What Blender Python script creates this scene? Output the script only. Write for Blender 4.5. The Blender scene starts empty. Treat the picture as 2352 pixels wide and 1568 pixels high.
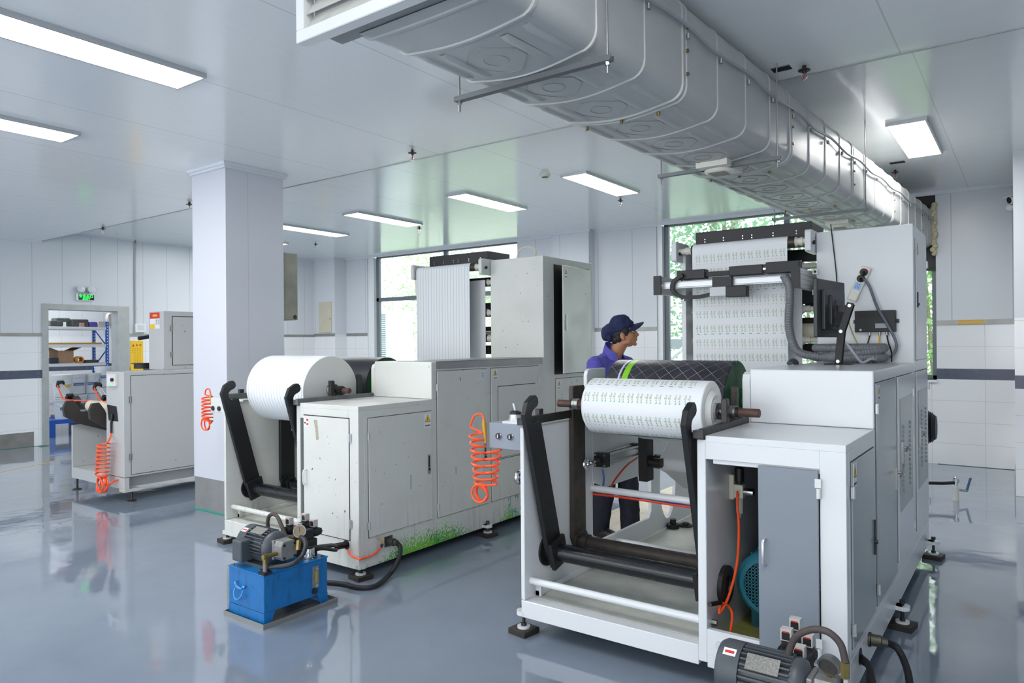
import bpy, bmesh, math, random
from mathutils import Vector, Matrix
random.seed(7)
SC = bpy.context.scene
COL = SC.collection
PI = math.pi

# ---------------------------------------------------------------- camera
F, YAW, PIT, ROL = 1633.9, -0.6301, 0.00237, -0.00818      # focal length in pixels of a 2352 px wide frame
EYE = Vector((0, 0, 1.55))
cy, sy, cp, sp, cr, sr = math.cos(YAW), math.sin(YAW), math.cos(PIT), math.sin(PIT), math.cos(ROL), math.sin(ROL)
FWD = Vector((sy*cp, cy*cp, sp))
R0 = Vector((cy, -sy, 0)); U0 = R0.cross(FWD)
RGT = cr*R0 + sr*U0
UPV = -sr*R0 + cr*U0
cam_d = bpy.data.cameras.new('camera'); cam_d.sensor_width = 36; cam_d.lens = 36*F/2352
cam_d.clip_start = 0.05; cam_d.clip_end = 300
cam = bpy.data.objects.new('camera', cam_d); COL.objects.link(cam)
m = Matrix.Identity(4)
for i in range(3):
    m[i][0] = RGT[i]; m[i][1] = UPV[i]; m[i][2] = -FWD[i]; m[i][3] = EYE[i]
cam.matrix_world = m
SC.camera = cam

def ray(px, py): return FWD + RGT*((px-1176)/F) - UPV*((py-784)/F)
def _at(ax, v, px, py):
    d = ray(px, py); return EYE + d*((v-EYE[ax])/d[ax])
def PX(px, py, x): return _at(0, x, px, py)     # the point seen at a pixel on the plane X = x
def PY(px, py, y): return _at(1, y, px, py)
def PZ(px, py, z): return _at(2, z, px, py)

# ---------------------------------------------------------------- materials
def lin(c):
    out = []
    for v in c[:3]:
        v = v/255.0
        out.append(v/12.92 if v <= 0.04045 else ((v+0.055)/1.055)**2.4)
    return (*out, 1.0)

class NT:
    """small helper round a material's node tree"""
    def __init__(s, name):
        s.m = bpy.data.materials.new(name); s.m.use_nodes = True
        s.t = s.m.node_tree; s.n = s.t.nodes; s.l = s.t.links
        s.b = s.n['Principled BSDF']
        s._tc = None
    def new(s, typ, **kw):
        n = s.n.new(typ)
        for k, v in kw.items(): setattr(n, k, v)
        return n
    def put(s, sock, v):
        if isinstance(v, bpy.types.NodeSocket): s.l.new(v, sock)
        else: sock.default_value = v
    def obj(s):
        if s._tc is None: s._tc = s.n.new('ShaderNodeTexCoord')
        return s._tc.outputs['Object']
    def geo(s):
        g = s.n.new('ShaderNodeNewGeometry'); return g.outputs['Position']
    def math(s, op, a, b=None, c=None, clamp=False):
        n = s.new('ShaderNodeMath', operation=op); n.use_clamp = clamp
        s.put(n.inputs[0], a)
        if b is not None: s.put(n.inputs[1], b)
        if c is not None: s.put(n.inputs[2], c)
        return n.outputs[0]
    def sep(s, v):
        n = s.new('ShaderNodeSeparateXYZ'); s.put(n.inputs[0], v); return n.outputs
    def scale(s, v, sc):
        n = s.new('ShaderNodeMapping'); s.put(n.inputs['Vector'], v); n.inputs['Scale'].default_value = sc; return n.outputs[0]
    def noise(s, v, sc, det=3, rough=0.5):
        n = s.new('ShaderNodeTexNoise'); s.put(n.inputs['Vector'], v); n.inputs['Scale'].default_value = sc
        n.inputs['Detail'].default_value = det; n.inputs['Roughness'].default_value = rough; return n.outputs['Fac']
    def ramp(s, f, a, b, c0=0.0, c1=1.0):
        n = s.new('ShaderNodeMapRange'); s.put(n.inputs[0], f); n.inputs[1].default_value = a; n.inputs[2].default_value = b
        n.inputs[3].default_value = c0; n.inputs[4].default_value = c1; return n.outputs[0]
    def mix(s, f, a, b):
        n = s.new('ShaderNodeMix', data_type='RGBA'); s.put(n.inputs[0], f)
        s.put(n.inputs[6], a); s.put(n.inputs[7], b); return n.outputs[2]
    def bump(s, h, strength, dist=0.01):
        n = s.new('ShaderNodeBump'); s.put(n.inputs['Height'], h); n.inputs['Strength'].default_value = strength
        n.inputs['Distance'].default_value = dist; s.l.new(n.outputs[0], s.b.inputs['Normal']); return n

MATS = {}
def M(name, rgb, rough=0.5, metal=0.0, spec=0.5, coat=0.0, mottled=0.0, nsc=6.0, emit=0.0, trans=0.0, alpha=1.0, bump=0.0, bsc=60):
    if name in MATS: return MATS[name]
    t = NT(name); b = t.b
    base = lin(rgb)
    b.inputs['Base Color'].default_value = base
    b.inputs['Roughness'].default_value = rough; b.inputs['Metallic'].default_value = metal
    b.inputs['Specular IOR Level'].default_value = spec; b.inputs['Coat Weight'].default_value = coat
    b.inputs['Transmission Weight'].default_value = trans
    if mottled:
        f = t.ramp(t.noise(t.obj(), nsc, 5, 0.6), 0.3, 0.7)
        dark = tuple(c*(1-mottled) for c in base[:3]) + (1,)
        t.put(b.inputs['Base Color'], t.mix(f, dark, base))
        t.put(b.inputs['Roughness'], t.ramp(f, 0, 1, min(1, rough+0.12), rough))
    if bump: t.bump(t.noise(t.obj(), bsc, 3), bump, 0.003)
    if emit:
        b.inputs['Emission Color'].default_value = base; b.inputs['Emission Strength'].default_value = emit
    MATS[name] = t.m
    return t.m

# paints and metals
WHITE = M('white_paint', (215, 218, 217), 0.34, mottled=0.03, nsc=3)
WHITE2 = M('white_gloss_paint', (217, 220, 223), 0.22)
GREYDOOR = M('grey_door_paint', (128, 136, 146), 0.30, mottled=0.03, nsc=3)
BLACKP = M('black_paint', (24, 25, 28), 0.42, mottled=0.25, nsc=14)
BLACKG = M('black_gloss_paint', (20, 21, 26), 0.20, mottled=0.15, nsc=10)
BLACKB = M('black_powder_coat', (33, 34, 38), 0.5)
BROWNST = M('brown_oiled_steel', (78, 72, 68), 0.42, 0.55, mottled=0.3, nsc=18)
DARKST = M('dark_steel', (70, 68, 68), 0.38, 0.7, mottled=0.25, nsc=22)
RUST = M('rusty_steel', (104, 78, 70), 0.55, 0.5, mottled=0.35, nsc=30)
CHROME = M('chrome', (205, 207, 210), 0.14, 1.0)
STEEL = M('brushed_steel', (168, 168, 166), 0.3, 1.0, mottled=0.1, nsc=9)
ALU = M('aluminium', (196, 198, 201), 0.36, 0.55)
CASTAL = M('cast_aluminium', (150, 151, 150), 0.5, 0.7, mottled=0.15, nsc=40)
BRASS = M('brass', (150, 132, 82), 0.35, 0.9, mottled=0.2, nsc=25)
RUBBER = M('black_rubber', (26, 26, 28), 0.6)
HOSEBR = M('dusty_brown_hose', (74, 66, 64), 0.6, mottled=0.2, nsc=30)
HOSEGR = M('grey_plastic_hose', (118, 121, 126), 0.4)
CABLEG = M('grey_cable', (108, 114, 126), 0.5)
ORANGE = M('orange_hose', (255, 92, 42), 0.28)
BLUEH = M('blue_hose', (22, 84, 168), 0.35)
BLUE = None
CREAMRUB = M('ivory_roller', (222, 217, 200), 0.5)
IVORY = M('ivory_shaft', (214, 212, 202), 0.4)
PAPER = M('white_paper', (228, 231, 234), 0.55)
PAPEREND = M('roll_end_paper', (225, 225, 221), 0.75)
GREENP = M('print_green', (52, 146, 96), 0.6)
YELLP = M('print_yellow', (240, 178, 40), 0.6)
GREEND = M('green_drum_paint', (30, 92, 50), 0.4, mottled=0.35, nsc=9)
YELLOW = M('warning_yellow', (236, 190, 30), 0.45)
RED = M('sign_red', (206, 46, 40), 0.45)
LABELW = M('label_white', (226, 228, 230), 0.45)
LABELG = M('label_grey', (170, 176, 184), 0.45)
INK = M('black_ink', (22, 22, 24), 0.5)
TEAL = M('teal_motor_paint', (42, 118, 136), 0.38, mottled=0.15, nsc=12)
MOTORG = M('grey_motor_paint', (74, 80, 86), 0.38, mottled=0.15, nsc=20)
VALVEB = M('valve_black', (38, 38, 40), 0.5, mottled=0.3, nsc=30)
VALVEC = M('clear_plug_plastic', (186, 184, 182), 0.35)
GREYBOX = M('grey_box_paint', (138, 146, 158), 0.42)
CHAMBER = M('grey_cabinet_paint', (176, 178, 178), 0.45, mottled=0.05, nsc=4)
GREYMET = M('grey_frame_metal', (176, 180, 180), 0.38, 0.4, mottled=0.12, nsc=7)
SSTEEL = M('stainless_steel', (168, 168, 165), 0.36, 0.75, mottled=0.15, nsc=5)
WINFR = M('window_frame_grey', (108, 118, 124), 0.4)
PVC = M('ivory_plastic', (226, 224, 212), 0.4)
SKIN = M('skin', (176, 122, 92), 0.55)
HAIR = M('black_hair', (22, 18, 17), 0.6)
NAVY = M('navy_cap_cloth', (38, 46, 84), 0.85, mottled=0.2, nsc=30)
SHIRT = M('purple_blue_shirt', (92, 88, 178), 0.85, mottled=0.12, nsc=25)
TROUS = M('dark_trousers', (34, 36, 48), 0.85, mottled=0.2, nsc=25)
SHOE = M('black_shoe', (20, 20, 22), 0.5)

# ---------------------------------------------------------------- mesh building
class MB:
    def __init__(s): s.v = []; s.f = []; s.mi = []; s.cur = 0; s.sm = []
    def add(s, vs, fs, smooth=False):
        o = len(s.v); s.v += [Vector(p) for p in vs]
        for f in fs:
            s.f.append([i+o for i in f]); s.mi.append(s.cur); s.sm.append(smooth)
        return s
    def mat(s, i): s.cur = i; return s
    def box(s, x0, x1, y0, y1, z0, z1):
        if x0 > x1: x0, x1 = x1, x0
        if y0 > y1: y0, y1 = y1, y0
        if z0 > z1: z0, z1 = z1, z0
        return s.add([(x0,y0,z0),(x1,y0,z0),(x1,y1,z0),(x0,y1,z0),(x0,y0,z1),(x1,y0,z1),(x1,y1,z1),(x0,y1,z1)],
                     [(0,3,2,1),(4,5,6,7),(0,1,5,4),(1,2,6,5),(2,3,7,6),(3,0,4,7)])
    def obox(s, c, u, v, w, a, b, d):
        """box round c with half sizes a,b,d along the unit axes u,v,w"""
        c = Vector(c); u = Vector(u).normalized()*a; v = Vector(v).normalized()*b; w = Vector(w).normalized()*d
        if u.cross(v).dot(w) < 0: w = -w
        P = [c-u-v-w, c+u-v-w, c+u+v-w, c-u+v-w, c-u-v+w, c+u-v+w, c+u+v+w, c-u+v+w]
        return s.add(P, [(0,3,2,1),(4,5,6,7),(0,1,5,4),(1,2,6,5),(2,3,7,6),(3,0,4,7)])
    def prism(s, pts, axis, a0, a1):
        """closed polygon extruded along an axis; pts are the two other coordinates in XYZ order"""
        def mk(p, a):
            if axis == 'x': return (a, p[0], p[1])
            if axis == 'y': return (p[0], a, p[1])
            return (p[0], p[1], a)
        n = len(pts)
        area = sum(pts[i][0]*pts[(i+1)%n][1]-pts[(i+1)%n][0]*pts[i][1] for i in range(n))
        if (area < 0) != (axis == 'y'): pts = pts[::-1]
        if a0 > a1: a0, a1 = a1, a0
        vs = [mk(p, a0) for p in pts]+[mk(p, a1) for p in pts]
        fs = [tuple(range(n))[::-1], tuple(range(n, 2*n))]
        fs += [(i, (i+1)%n, (i+1)%n+n, i+n) for i in range(n)]
        return s.add(vs, fs)
    def quad(s, a, b, c, d): return s.add([a,b,c,d], [(0,1,2,3)])
    def lathe(s, prof, o, axis, seg=24, smooth=True, close=True, ang=2*PI):
        """profile of (distance along axis, radius) swept round the axis from o"""
        o = Vector(o); ax = Vector(axis).normalized()
        t = Vector((0,0,1)) if abs(ax.z) < 0.9 else Vector((1,0,0))
        u = ax.cross(t).normalized(); w = ax.cross(u)
        full = ang > 6.28
        ns = seg if full else seg+1
        vs = []; fs = []
        for d, r in prof:
            for k in range(ns):
                a = ang*k/seg
                vs.append(o+ax*d+u*(math.cos(a)*r)+w*(math.sin(a)*r))
        for i in range(len(prof)-1):
            for k in range(seg):
                k2 = (k+1) % ns
                fs.append((i*ns+k2, i*ns+k, (i+1)*ns+k, (i+1)*ns+k2))
        s.add(vs, fs, smooth)
        if close:
            if prof[0][1] > 1e-5: s.add([vs[k] for k in range(ns)], [tuple(range(ns))])
            if prof[-1][1] > 1e-5:
                b = (len(prof)-1)*ns; s.add([vs[b+k] for k in range(ns)], [tuple(range(ns))[::-1]])
        return s
    def cyl(s, p0, p1, r, seg=20, r2=None, bev=0.0):
        p0 = Vector(p0); p1 = Vector(p1); L = (p1-p0).length; r2 = r if r2 is None else r2
        pr = [(0,r),(L,r2)] if not bev else [(0,r-bev),(bev,r),(L-bev,r2),(L,r2-bev)]
        return s.lathe(pr, p0, p1-p0, seg)
    def sphere(s, c, r, seg=16, rings=10, sc=(1,1,1)):
        vs = []; fs = []
        for i in range(rings+1):
            a = PI*i/rings
            for k in range(seg):
                b = 2*PI*k/seg
                vs.append((c[0]+r*sc[0]*math.sin(a)*math.cos(b), c[1]+r*sc[1]*math.sin(a)*math.sin(b), c[2]-r*sc[2]*math.cos(a)))
        for i in range(rings):
            for k in range(seg):
                k2 = (k+1)%seg
                fs.append((i*seg+k, i*seg+k2, (i+1)*seg+k2, (i+1)*seg+k))
        return s.add(vs, fs, True)
    def tube(s, path, r, seg=8, caps=True, rfun=None):
        P = [Vector(p) for p in path]; n = len(P); vs = []; fs = []
        T = []
        for i in range(n):
            a = P[max(i-1,0)]; b = P[min(i+1,n-1)]; T.append((b-a).normalized())
        up = Vector((0,0,1)) if abs(T[0].z) < 0.9 else Vector((1,0,0))
        u = T[0].cross(up).normalized()
        for i in range(n):
            u = (u - T[i]*u.dot(T[i]))
            if u.length < 1e-6: u = T[i].orthogonal()
            u.normalize(); w = T[i].cross(u)
            rr = r if rfun is None else rfun(i)
            for k in range(seg):
                a = 2*PI*k/seg
                vs.append(P[i]+u*(rr*math.cos(a))+w*(rr*math.sin(a)))
        for i in range(n-1):
            for k in range(seg):
                k2 = (k+1)%seg
                fs.append((i*seg+k, i*seg+k2, (i+1)*seg+k2, (i+1)*seg+k))
        s.add(vs, fs, True)
        if caps:
            s.add(vs[:seg], [tuple(range(seg))[::-1]]); s.add(vs[-seg:], [tuple(range(seg))])
        return s
    def torus(s, c, axis, R, r, seg=24, ms=8):
        c = Vector(c); ax = Vector(axis).normalized()
        u = ax.orthogonal().normalized(); w = ax.cross(u); vs = []; fs = []
        for i in range(seg):
            a = 2*PI*i/seg; d = u*math.cos(a)+w*math.sin(a)
            for k in range(ms):
                b = 2*PI*k/ms
                vs.append(c+d*(R+r*math.cos(b))+ax*(r*math.sin(b)))
        for i in range(seg):
            for k in range(ms):
                i2=(i+1)%seg; k2=(k+1)%ms
                fs.append((i*ms+k, i2*ms+k, i2*ms+k2, i*ms+k2))
        return s.add(vs, fs, True)
    def build(s, name, mats, parent=None, bevel=0.0, seg=2, angle=None, kind=None, label=None):
        me = bpy.data.meshes.new(name)
        org = wloc(parent) if parent is not None else Vector((0,0,0))
        if parent is None:
            lo = Vector((min(p[i] for p in s.v) for i in range(3))); hi = Vector((max(p[i] for p in s.v) for i in range(3)))
            org = Vector(((lo.x+hi.x)/2, (lo.y+hi.y)/2, lo.z))
        me.from_pydata([tuple(p-org) for p in s.v], [], s.f)
        if not isinstance(mats, (list, tuple)): mats = [mats]
        for mm in mats: me.materials.append(mm)
        me.polygons.foreach_set('material_index', s.mi)
        me.polygons.foreach_set('use_smooth', s.sm)
        if any(s.sm): me.set_sharp_from_angle(angle=math.radians(angle or 40))
        me.update()
        o = bpy.data.objects.new(name, me); COL.objects.link(o)
        if parent is not None: o.parent = parent
        else: o.location = org
        if bevel:
            b = o.modifiers.new('edge', 'BEVEL'); b.width = bevel; b.segments = seg; b.limit_method = 'ANGLE'; b.angle_limit = math.radians(50)
            b.harden_normals = False
        if kind: o['kind'] = kind
        if label: o['label'] = label
        return o

def wloc(o):
    v = Vector((0,0,0))
    while o is not None: v += o.location; o = o.parent
    return v
def tag(o, label, cat, group=None, kind=None):
    o['label'] = label; o['category'] = cat
    if group: o['group'] = group
    if kind: o['kind'] = kind
    return o
def thing(name, label, cat, loc, group=None):
    o = bpy.data.objects.new(name, None); COL.objects.link(o); o.location = loc; o.empty_display_size = 0.1
    return tag(o, label, cat, group)
def struct(mb, name, mats, parent=None, bevel=0):
    o = mb.build(name, mats, parent, bevel)
    if parent is None: o['kind'] = 'structure'
    return o
def copy_tree(o, loc=None, parent=None):
    c = o.copy(); COL.objects.link(c)
    if parent is not None: c.parent = parent
    if loc is not None: c.location = loc
    for ch in [x for x in list(SC.objects) if x.parent == o]: copy_tree(ch, None, c)
    return c
def smooth_path(pts, n=8):
    """Catmull-Rom through the points"""
    P = [Vector(p) for p in pts]; P = [P[0]*2-P[1]]+P+[P[-1]*2-P[-2]]; out = []
    for i in range(1, len(P)-2):
        for k in range(n):
            t = k/n; a, b, c, d = P[i-1], P[i], P[i+1], P[i+2]
            out.append(0.5*((2*b)+(c-a)*t+(2*a-5*b+4*c-d)*t*t+(3*b-a-3*c+d)*t**3))
    out.append(P[-2]); return out
def rrect(x0, x1, z0, z1, r, n=4):
    pts = []
    for cx, cz, a0 in ((x1-r, z1-r, 0), (x0+r, z1-r, PI/2), (x0+r, z0+r, PI), (x1-r, z0+r, 1.5*PI)):
        for k in range(n+1):
            a = a0+PI/2*k/n; pts.append((cx+r*math.cos(a), cz+r*math.sin(a)))
    return pts
def text_mesh(txt, size=1.0, bold=0.0):
    """letters as flat (points, faces) in a unit plane, centred"""
    cu = bpy.data.curves.new('lettering', 'FONT'); cu.body = txt; cu.size = size; cu.resolution_u = 2; cu.offset = bold
    cu.align_x = 'CENTER'; cu.align_y = 'CENTER'
    o = bpy.data.objects.new('lettering', cu)
    me = bpy.data.meshes.new_from_object(o)
    vs = [(v.co.x, v.co.y) for v in me.vertices]; fs = [tuple(p.vertices) for p in me.polygons]
    bpy.data.objects.remove(o); bpy.data.curves.remove(cu); bpy.data.meshes.remove(me)
    return vs, fs
# ================================================================ the room
YW, XLW, ZC, ZN, YSEAM = 10.3, -12.6, 3.40, 3.22, 4.70

def floor_mat():
    t = NT('epoxy_floor'); b = t.b; o = t.geo()
    n1 = t.noise(o, 1.1, 4, 0.55); n2 = t.noise(o, 9, 4, 0.6)
    col = t.mix(t.ramp(n1, 0.35, 0.65), lin((122,134,150)), lin((132,143,158)))
    sp = t.ramp(t.noise(o, 55, 2, 0.5), 0.735, 0.75)
    col = t.mix(sp, col, lin((90,150,110)))
    t.put(b.inputs['Base Color'], col)
    t.put(b.inputs['Roughness'], t.ramp(n2, 0.3, 0.7, 0.03, 0.09))
    b.inputs['Specular IOR Level'].default_value = 0.5
    b.inputs['Coat Weight'].default_value = 0.5; b.inputs['Coat Roughness'].default_value = 0.04
    h = t.math('ADD', t.math('MULTIPLY', t.noise(o, 2.6, 2, 0.5), 1.0), t.math('MULTIPLY', t.noise(o, 9, 2, 0.5), 0.16))
    t.bump(h, 0.09, 0.05)
    return t.m
def ceil_mat():
    t = NT('glossy_ceiling_panel'); b = t.b; o = t.geo(); x, y, z = t.sep(o)
    st = t.noise(t.scale(o, (14, 0.5, 1)), 1.0, 3, 0.6)
    fr = t.math('FRACT', t.math('DIVIDE', x, 0.3))
    groove = t.math('LESS_THAN', t.math('ABSOLUTE', t.math('SUBTRACT', fr, 0.5)), 0.012)
    wide = t.math('LESS_THAN', t.math('ABSOLUTE', t.math('SUBTRACT', t.math('FRACT', t.math('DIVIDE', x, 1.2)), 0.5)), 0.004)
    col = t.mix(t.math('MULTIPLY', wide, 0.5), lin((240,243,244)), lin((176,184,188)))
    t.put(b.inputs['Base Color'], col)
    b.inputs['Roughness'].default_value = 0.13
    b.inputs['Specular IOR Level'].default_value = 0.6
    h = t.math('ADD', t.math('MULTIPLY', st, 0.6), t.math('MULTIPLY', groove, 0.5))
    h = t.math('ADD', h, t.math('MULTIPLY', t.noise(t.scale(o, (1, 5.0, 1)), 1.2, 2), 0.7))
    t.bump(h, 0.10, 0.02)
    return t.m
def panel_mat(axis):
    t = NT('wall_panel_'+axis); b = t.b; x, y, z = t.sep(t.geo())
    a = x if axis == 'x' else y
    fr = t.math('FRACT', t.math('DIVIDE', t.math('ADD', a, 0.17), 0.43 if axis == 'y' else 0.62))
    seam = t.math('LESS_THAN', fr, 0.018)
    t.put(b.inputs['Base Color'], t.mix(t.math('MULTIPLY', seam, 0.55), lin((211,216,222)), lin((140,148,158))))
    b.inputs['Roughness'].default_value = 0.3
    return t.m
def tile_mat(axis, z0, row, off=0.0):
    t = NT('white_wall_tile'); b = t.b; x, y, z = t.sep(t.geo())
    a = x if axis == 'x' else y
    fr = t.math('FRACT', t.math('DIVIDE', t.math('ADD', a, 20+off), 0.56))
    fz = t.math('FRACT', t.math('DIVIDE', t.math('SUBTRACT', z, z0), row))
    g = t.math('MAXIMUM', t.math('LESS_THAN', fr, 0.008), t.math('LESS_THAN', fz, 0.014))
    t.put(b.inputs['Base Color'], t.mix(t.math('MULTIPLY', g, 0.7), lin((232,235,238)), lin((176,168,164))))
    t.put(b.inputs['Roughness'], t.math('ADD', t.math('MULTIPLY', g, 0.4), 0.12))
    return t.m
DARKTILE = M('dark_blue_grey_tile', (84,92,110), 0.2, mottled=0.08, nsc=2)
FLOORM = floor_mat(); CEILM = ceil_mat(); PANX = panel_mat('x'); PANY = panel_mat('y')
TXL, TXU = tile_mat('x', 0.0, 0.265, 0.05), tile_mat('x', 1.19, 0.27, 0.05)
TYL, TYU = tile_mat('y', 0.0, 0.265), tile_mat('y', 1.19, 0.27)

XR, YB = 3.2, -3.6        # the room runs on behind the camera
struct(MB().box(-17.5, XR+0.2, YB, YW+0.25, -0.12, 0), 'floor', FLOORM)
struct(MB().box(-16.2, XR, YSEAM+0.02, YW+0.2, ZC, ZC+0.1).box(XLW, XR, YSEAM, YSEAM+0.02, ZN, ZC+0.1), 'ceiling', CEILM)
struct(MB().box(XLW-0.1, XR, YB, YSEAM, ZN, ZN+0.1), 'ceiling_low', CEILM)
struct(MB().box(XLW, XR, YSEAM-0.012, YSEAM+0.004, ZN-0.006, ZN+0.004), 'trim_1', GREYMET)

def wall_strip(mb, ax, a0, a1, w0, w1, zb=0.0, zt=ZC):
    """one stretch of wall between a0 and a1, thickness w0..w1, in its five bands"""
    bands = [(0, 1.06, 0), (1.06, 1.19, 1), (1.19, 1.76, 2), (1.76, 9, 3)]
    for lo, hi, mi in bands:
        lo2, hi2 = max(lo, zb), min(hi, zt)
        if hi2 <= lo2+1e-4: continue
        mb.mat(mi)
        if ax == 'x': mb.box(a0, a1, w0, w1, lo2, hi2)
        else: mb.box(w0, w1, a0, a1, lo2, hi2)
# back wall with its two tall windows
W1 = (-11.27, -7.38); W2 = (-4.71, -0.95); SILL = 1.05
wb = MB()
for a0, a1, zb, zt in ((XLW-0.2, W1[0], 0, ZC), (W1[0], W1[1], 0, SILL), (W1[1], W2[0], 0, ZC), (W2[0], W2[1], 0, SILL), (W2[1], XR, 0, ZC)):
    wall_strip(wb, 'x', a0, a1, YW, YW+0.25, zb, zt)
wall_back = struct(wb, 'wall_back', [TXL, DARKTILE, TXU, PANX])
wl = MB()
D0, D1, DT = 4.78, 5.85, 2.15      # the doorway into the store room
wall_strip(wl, 'y', YB, D0, XLW-0.2, XLW); wall_strip(wl, 'y', D1, YW, XLW-0.2, XLW)
wl.mat(3).box(XLW-0.2, XLW, D0, D1, DT, ZC)
wall_left = struct(wl, 'wall_left', [TYL, DARKTILE, TYU, PANY])
struct(MB().mat(3).box(XR, XR+0.15, YB, YW, 0, ZC), 'wall_right', [TYL, DARKTILE, TYU, PANY])
# unseen wall added behind the camera, window band sized for the light it admits
wf = MB().mat(0).box(XLW, XR, YB-0.2, YB, 0, 0.5).box(XLW, XR, YB-0.2, YB, 3.0, ZN)
for x0 in (XLW, -9.2, -6.0, -2.8, 0.4, XR-0.5): wf.box(x0, x0+0.35, YB-0.2, YB, 0.5, 3.0)
struct(wf, 'wall_front_added', PANX)
# pilasters of the back wall, and the short wall that comes forward on the right
for x0, x1, y0, nm in ((XLW, -11.92, 9.98, 'wall_back_pilaster_1'), (-6.52, -5.81, 10.11, 'wall_back_pilaster_2')):
    q = MB(); wall_strip(q, 'x', x0, x1, y0, YW+0.01); struct(q, nm, [TXL, DARKTILE, TXU, PANX])
q = MB(); wall_strip(q, 'y', 8.6, YW, -0.13, 0.5); struct(q, 'wall_right_return', [TYL, DARKTILE, TYU, PANY])
# metal strips between tiles and panels, ceiling trims
def strip(name, *boxes):
    mb = MB()
    for b in boxes: mb.box(*b)
    return struct(mb, name, SSTEEL, bevel=0.002)
strip('trim_2', (W2[1], -0.13, YW-0.012, YW, 1.73, 1.79), (W1[1], -6.52, YW-0.012, YW, 1.73, 1.79), (-5.81, W2[0]-0.0, YW-0.012, YW, 1.73, 1.79),
      (-11.92, W1[0], YW-0.012, YW, 1.73, 1.79), (-6.52, -5.81, 10.098, 10.11, 1.73, 1.79), (XLW, -11.92, 9.968, 9.98, 1.73, 1.79))
strip('trim_3', (XLW, XLW+0.012, YB, 4.71, 1.72, 1.77), (XLW, XLW+0.012, 6.03, 9.98, 1.72, 1.77))
struct(MB().box(-0.72, -0.45, YW-0.016, YW-0.011, 1.735, 1.755).box(-0.72, -0.45, YW-0.016, YW-0.011, 1.768, 1.788), 'trim_4', M('yellow_tape', (214,168,40), 0.5))
mb = MB()
for b in ((-11.92, -6.52, YW-0.03, YW, ZC-0.045, ZC), (-6.55, -5.78, 10.08, 10.11, ZC-0.045, ZC), (-5.81, -0.13, YW-0.03, YW, ZC-0.045, ZC),
          (XLW, -11.9, 9.95, 9.98, ZC-0.045, ZC), (XLW, XLW+0.03, YSEAM, 9.98, ZC-0.03, ZC), (XLW, XLW+0.03, YB, YSEAM, ZN-0.03, ZN)): mb.box(*b)
struct(mb, 'trim_5', M('white_trim', (214,218,226), 0.4))
struct(MB().box(XLW, XLW+0.015, YB, 4.57, 0, 0.23), 'baseboard_left', M('worn_metal_skirting', (150,148,144), 0.4, 0.5, mottled=0.25, nsc=6))
struct(MB().box(-0.13-0.012, -0.13, 8.6, 9.98, 0, 0.22).box(-0.15, -0.13, 9.98, 10.29, 0.0, 0.16), 'baseboard_right', GREYMET)
struct(MB().box(XLW+0.016, XLW+0.019, YB, 4.6, 0.0, 0.006).box(W2[1], -0.16, YW-0.004, YW, 0, 0.006).box(XLW+0.001, -12.4, 4.6, 4.71, 0.0, 0.003), 'trim_6', M('teal_floor_edge', (40,110,110), 0.5))

_a, _b = PZ(-20, 1089, 0), PZ(164, 1051, 0); _d = (_b-_a)
struct(MB().obox((_a+_b)/2+Vector((0,0,0.0008)), _d, _d.cross(Vector((0,0,1))), (0,0,1), _d.length/2, 0.012, 0.0007), 'trim_9', M('yellow_tape', (214,190,80), 0.5))
# windows
GLASS = NT('window_glass')
for n in list(GLASS.n):
    if n.type == 'BSDF_PRINCIPLED': GLASS.n.remove(n)
_o = [n for n in GLASS.n if n.type == 'OUTPUT_MATERIAL'][0]
_tr = GLASS.new('ShaderNodeBsdfTransparent'); _gl = GLASS.new('ShaderNodeBsdfGlossy'); _gl.inputs['Roughness'].default_value = 0.02
_tr.inputs[0].default_value = (0.93, 0.97, 0.97, 1)
_fr = GLASS.new('ShaderNodeFresnel'); _fr.inputs[0].default_value = 1.3
_mx = GLASS.new('ShaderNodeMixShader'); GLASS.l.new(_fr.outputs[0], _mx.inputs[0]); GLASS.l.new(_tr.outputs[0], _mx.inputs[1]); GLASS.l.new(_gl.outputs[0], _mx.inputs[2]); GLASS.l.new(_mx.outputs[0], _o.inputs[0])
GLASS = GLASS.m
def window(name, x0, x1, z0, z1, xs, zs, dark=None):
    fr = MB(); y0, y1 = YW+0.10, YW+0.17; w = 0.055
    fr.box(x0, x1, y0, y1, z0, z0+w).box(x0, x1, y0, y1, z1-w, z1).box(x0, x0+w+0.02, y0, y1, z0, z1).box(x1-w, x1, y0, y1, z0, z1)
    for x in xs: fr.box(x-0.04, x+0.04, y0, y1, z0, z1)
    for z in zs: fr.box(x0, x1, y0, y1, z-0.04, z+0.04)
    o = struct(fr, name, WINFR, bevel=0.004)
    struct(MB().box(x0+w, x1-w, YW+0.132, YW+0.138, z0+w, z1-w), 'window_pane', GLASS, o)
    struct(MB().box(x0-0.0, x1+0.0, YW-0.03, YW+0.10, z0-0.03, z0), 'window_sill', M('white_sill', (230,234,238), 0.25), o)
    return o
window('window_1', W1[0]+0.17, W1[1], SILL, ZC, [-9.18], [2.48])
window('window_2', W2[0]+0.085, W2[1], SILL, ZC, [-2.77], [])
struct(MB().box(W1[0], W1[0]+0.17, YW+0.03, YW+0.17, SILL, ZC-0.045).box(W2[0], W2[0]+0.085, YW+0.03, YW+0.17, SILL, ZC-0.045), 'window_jamb', M('white_sill', (230,234,238), 0.25))
# boarded corner of the second window where the duct leaves the room
struct(MB().box(-2.0, W2[1], YW+0.06, YW+0.09, 2.42, ZC), 'window_panel', M('dark_window_board', (46,44,46), 0.5, mottled=0.3, nsc=4))

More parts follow.
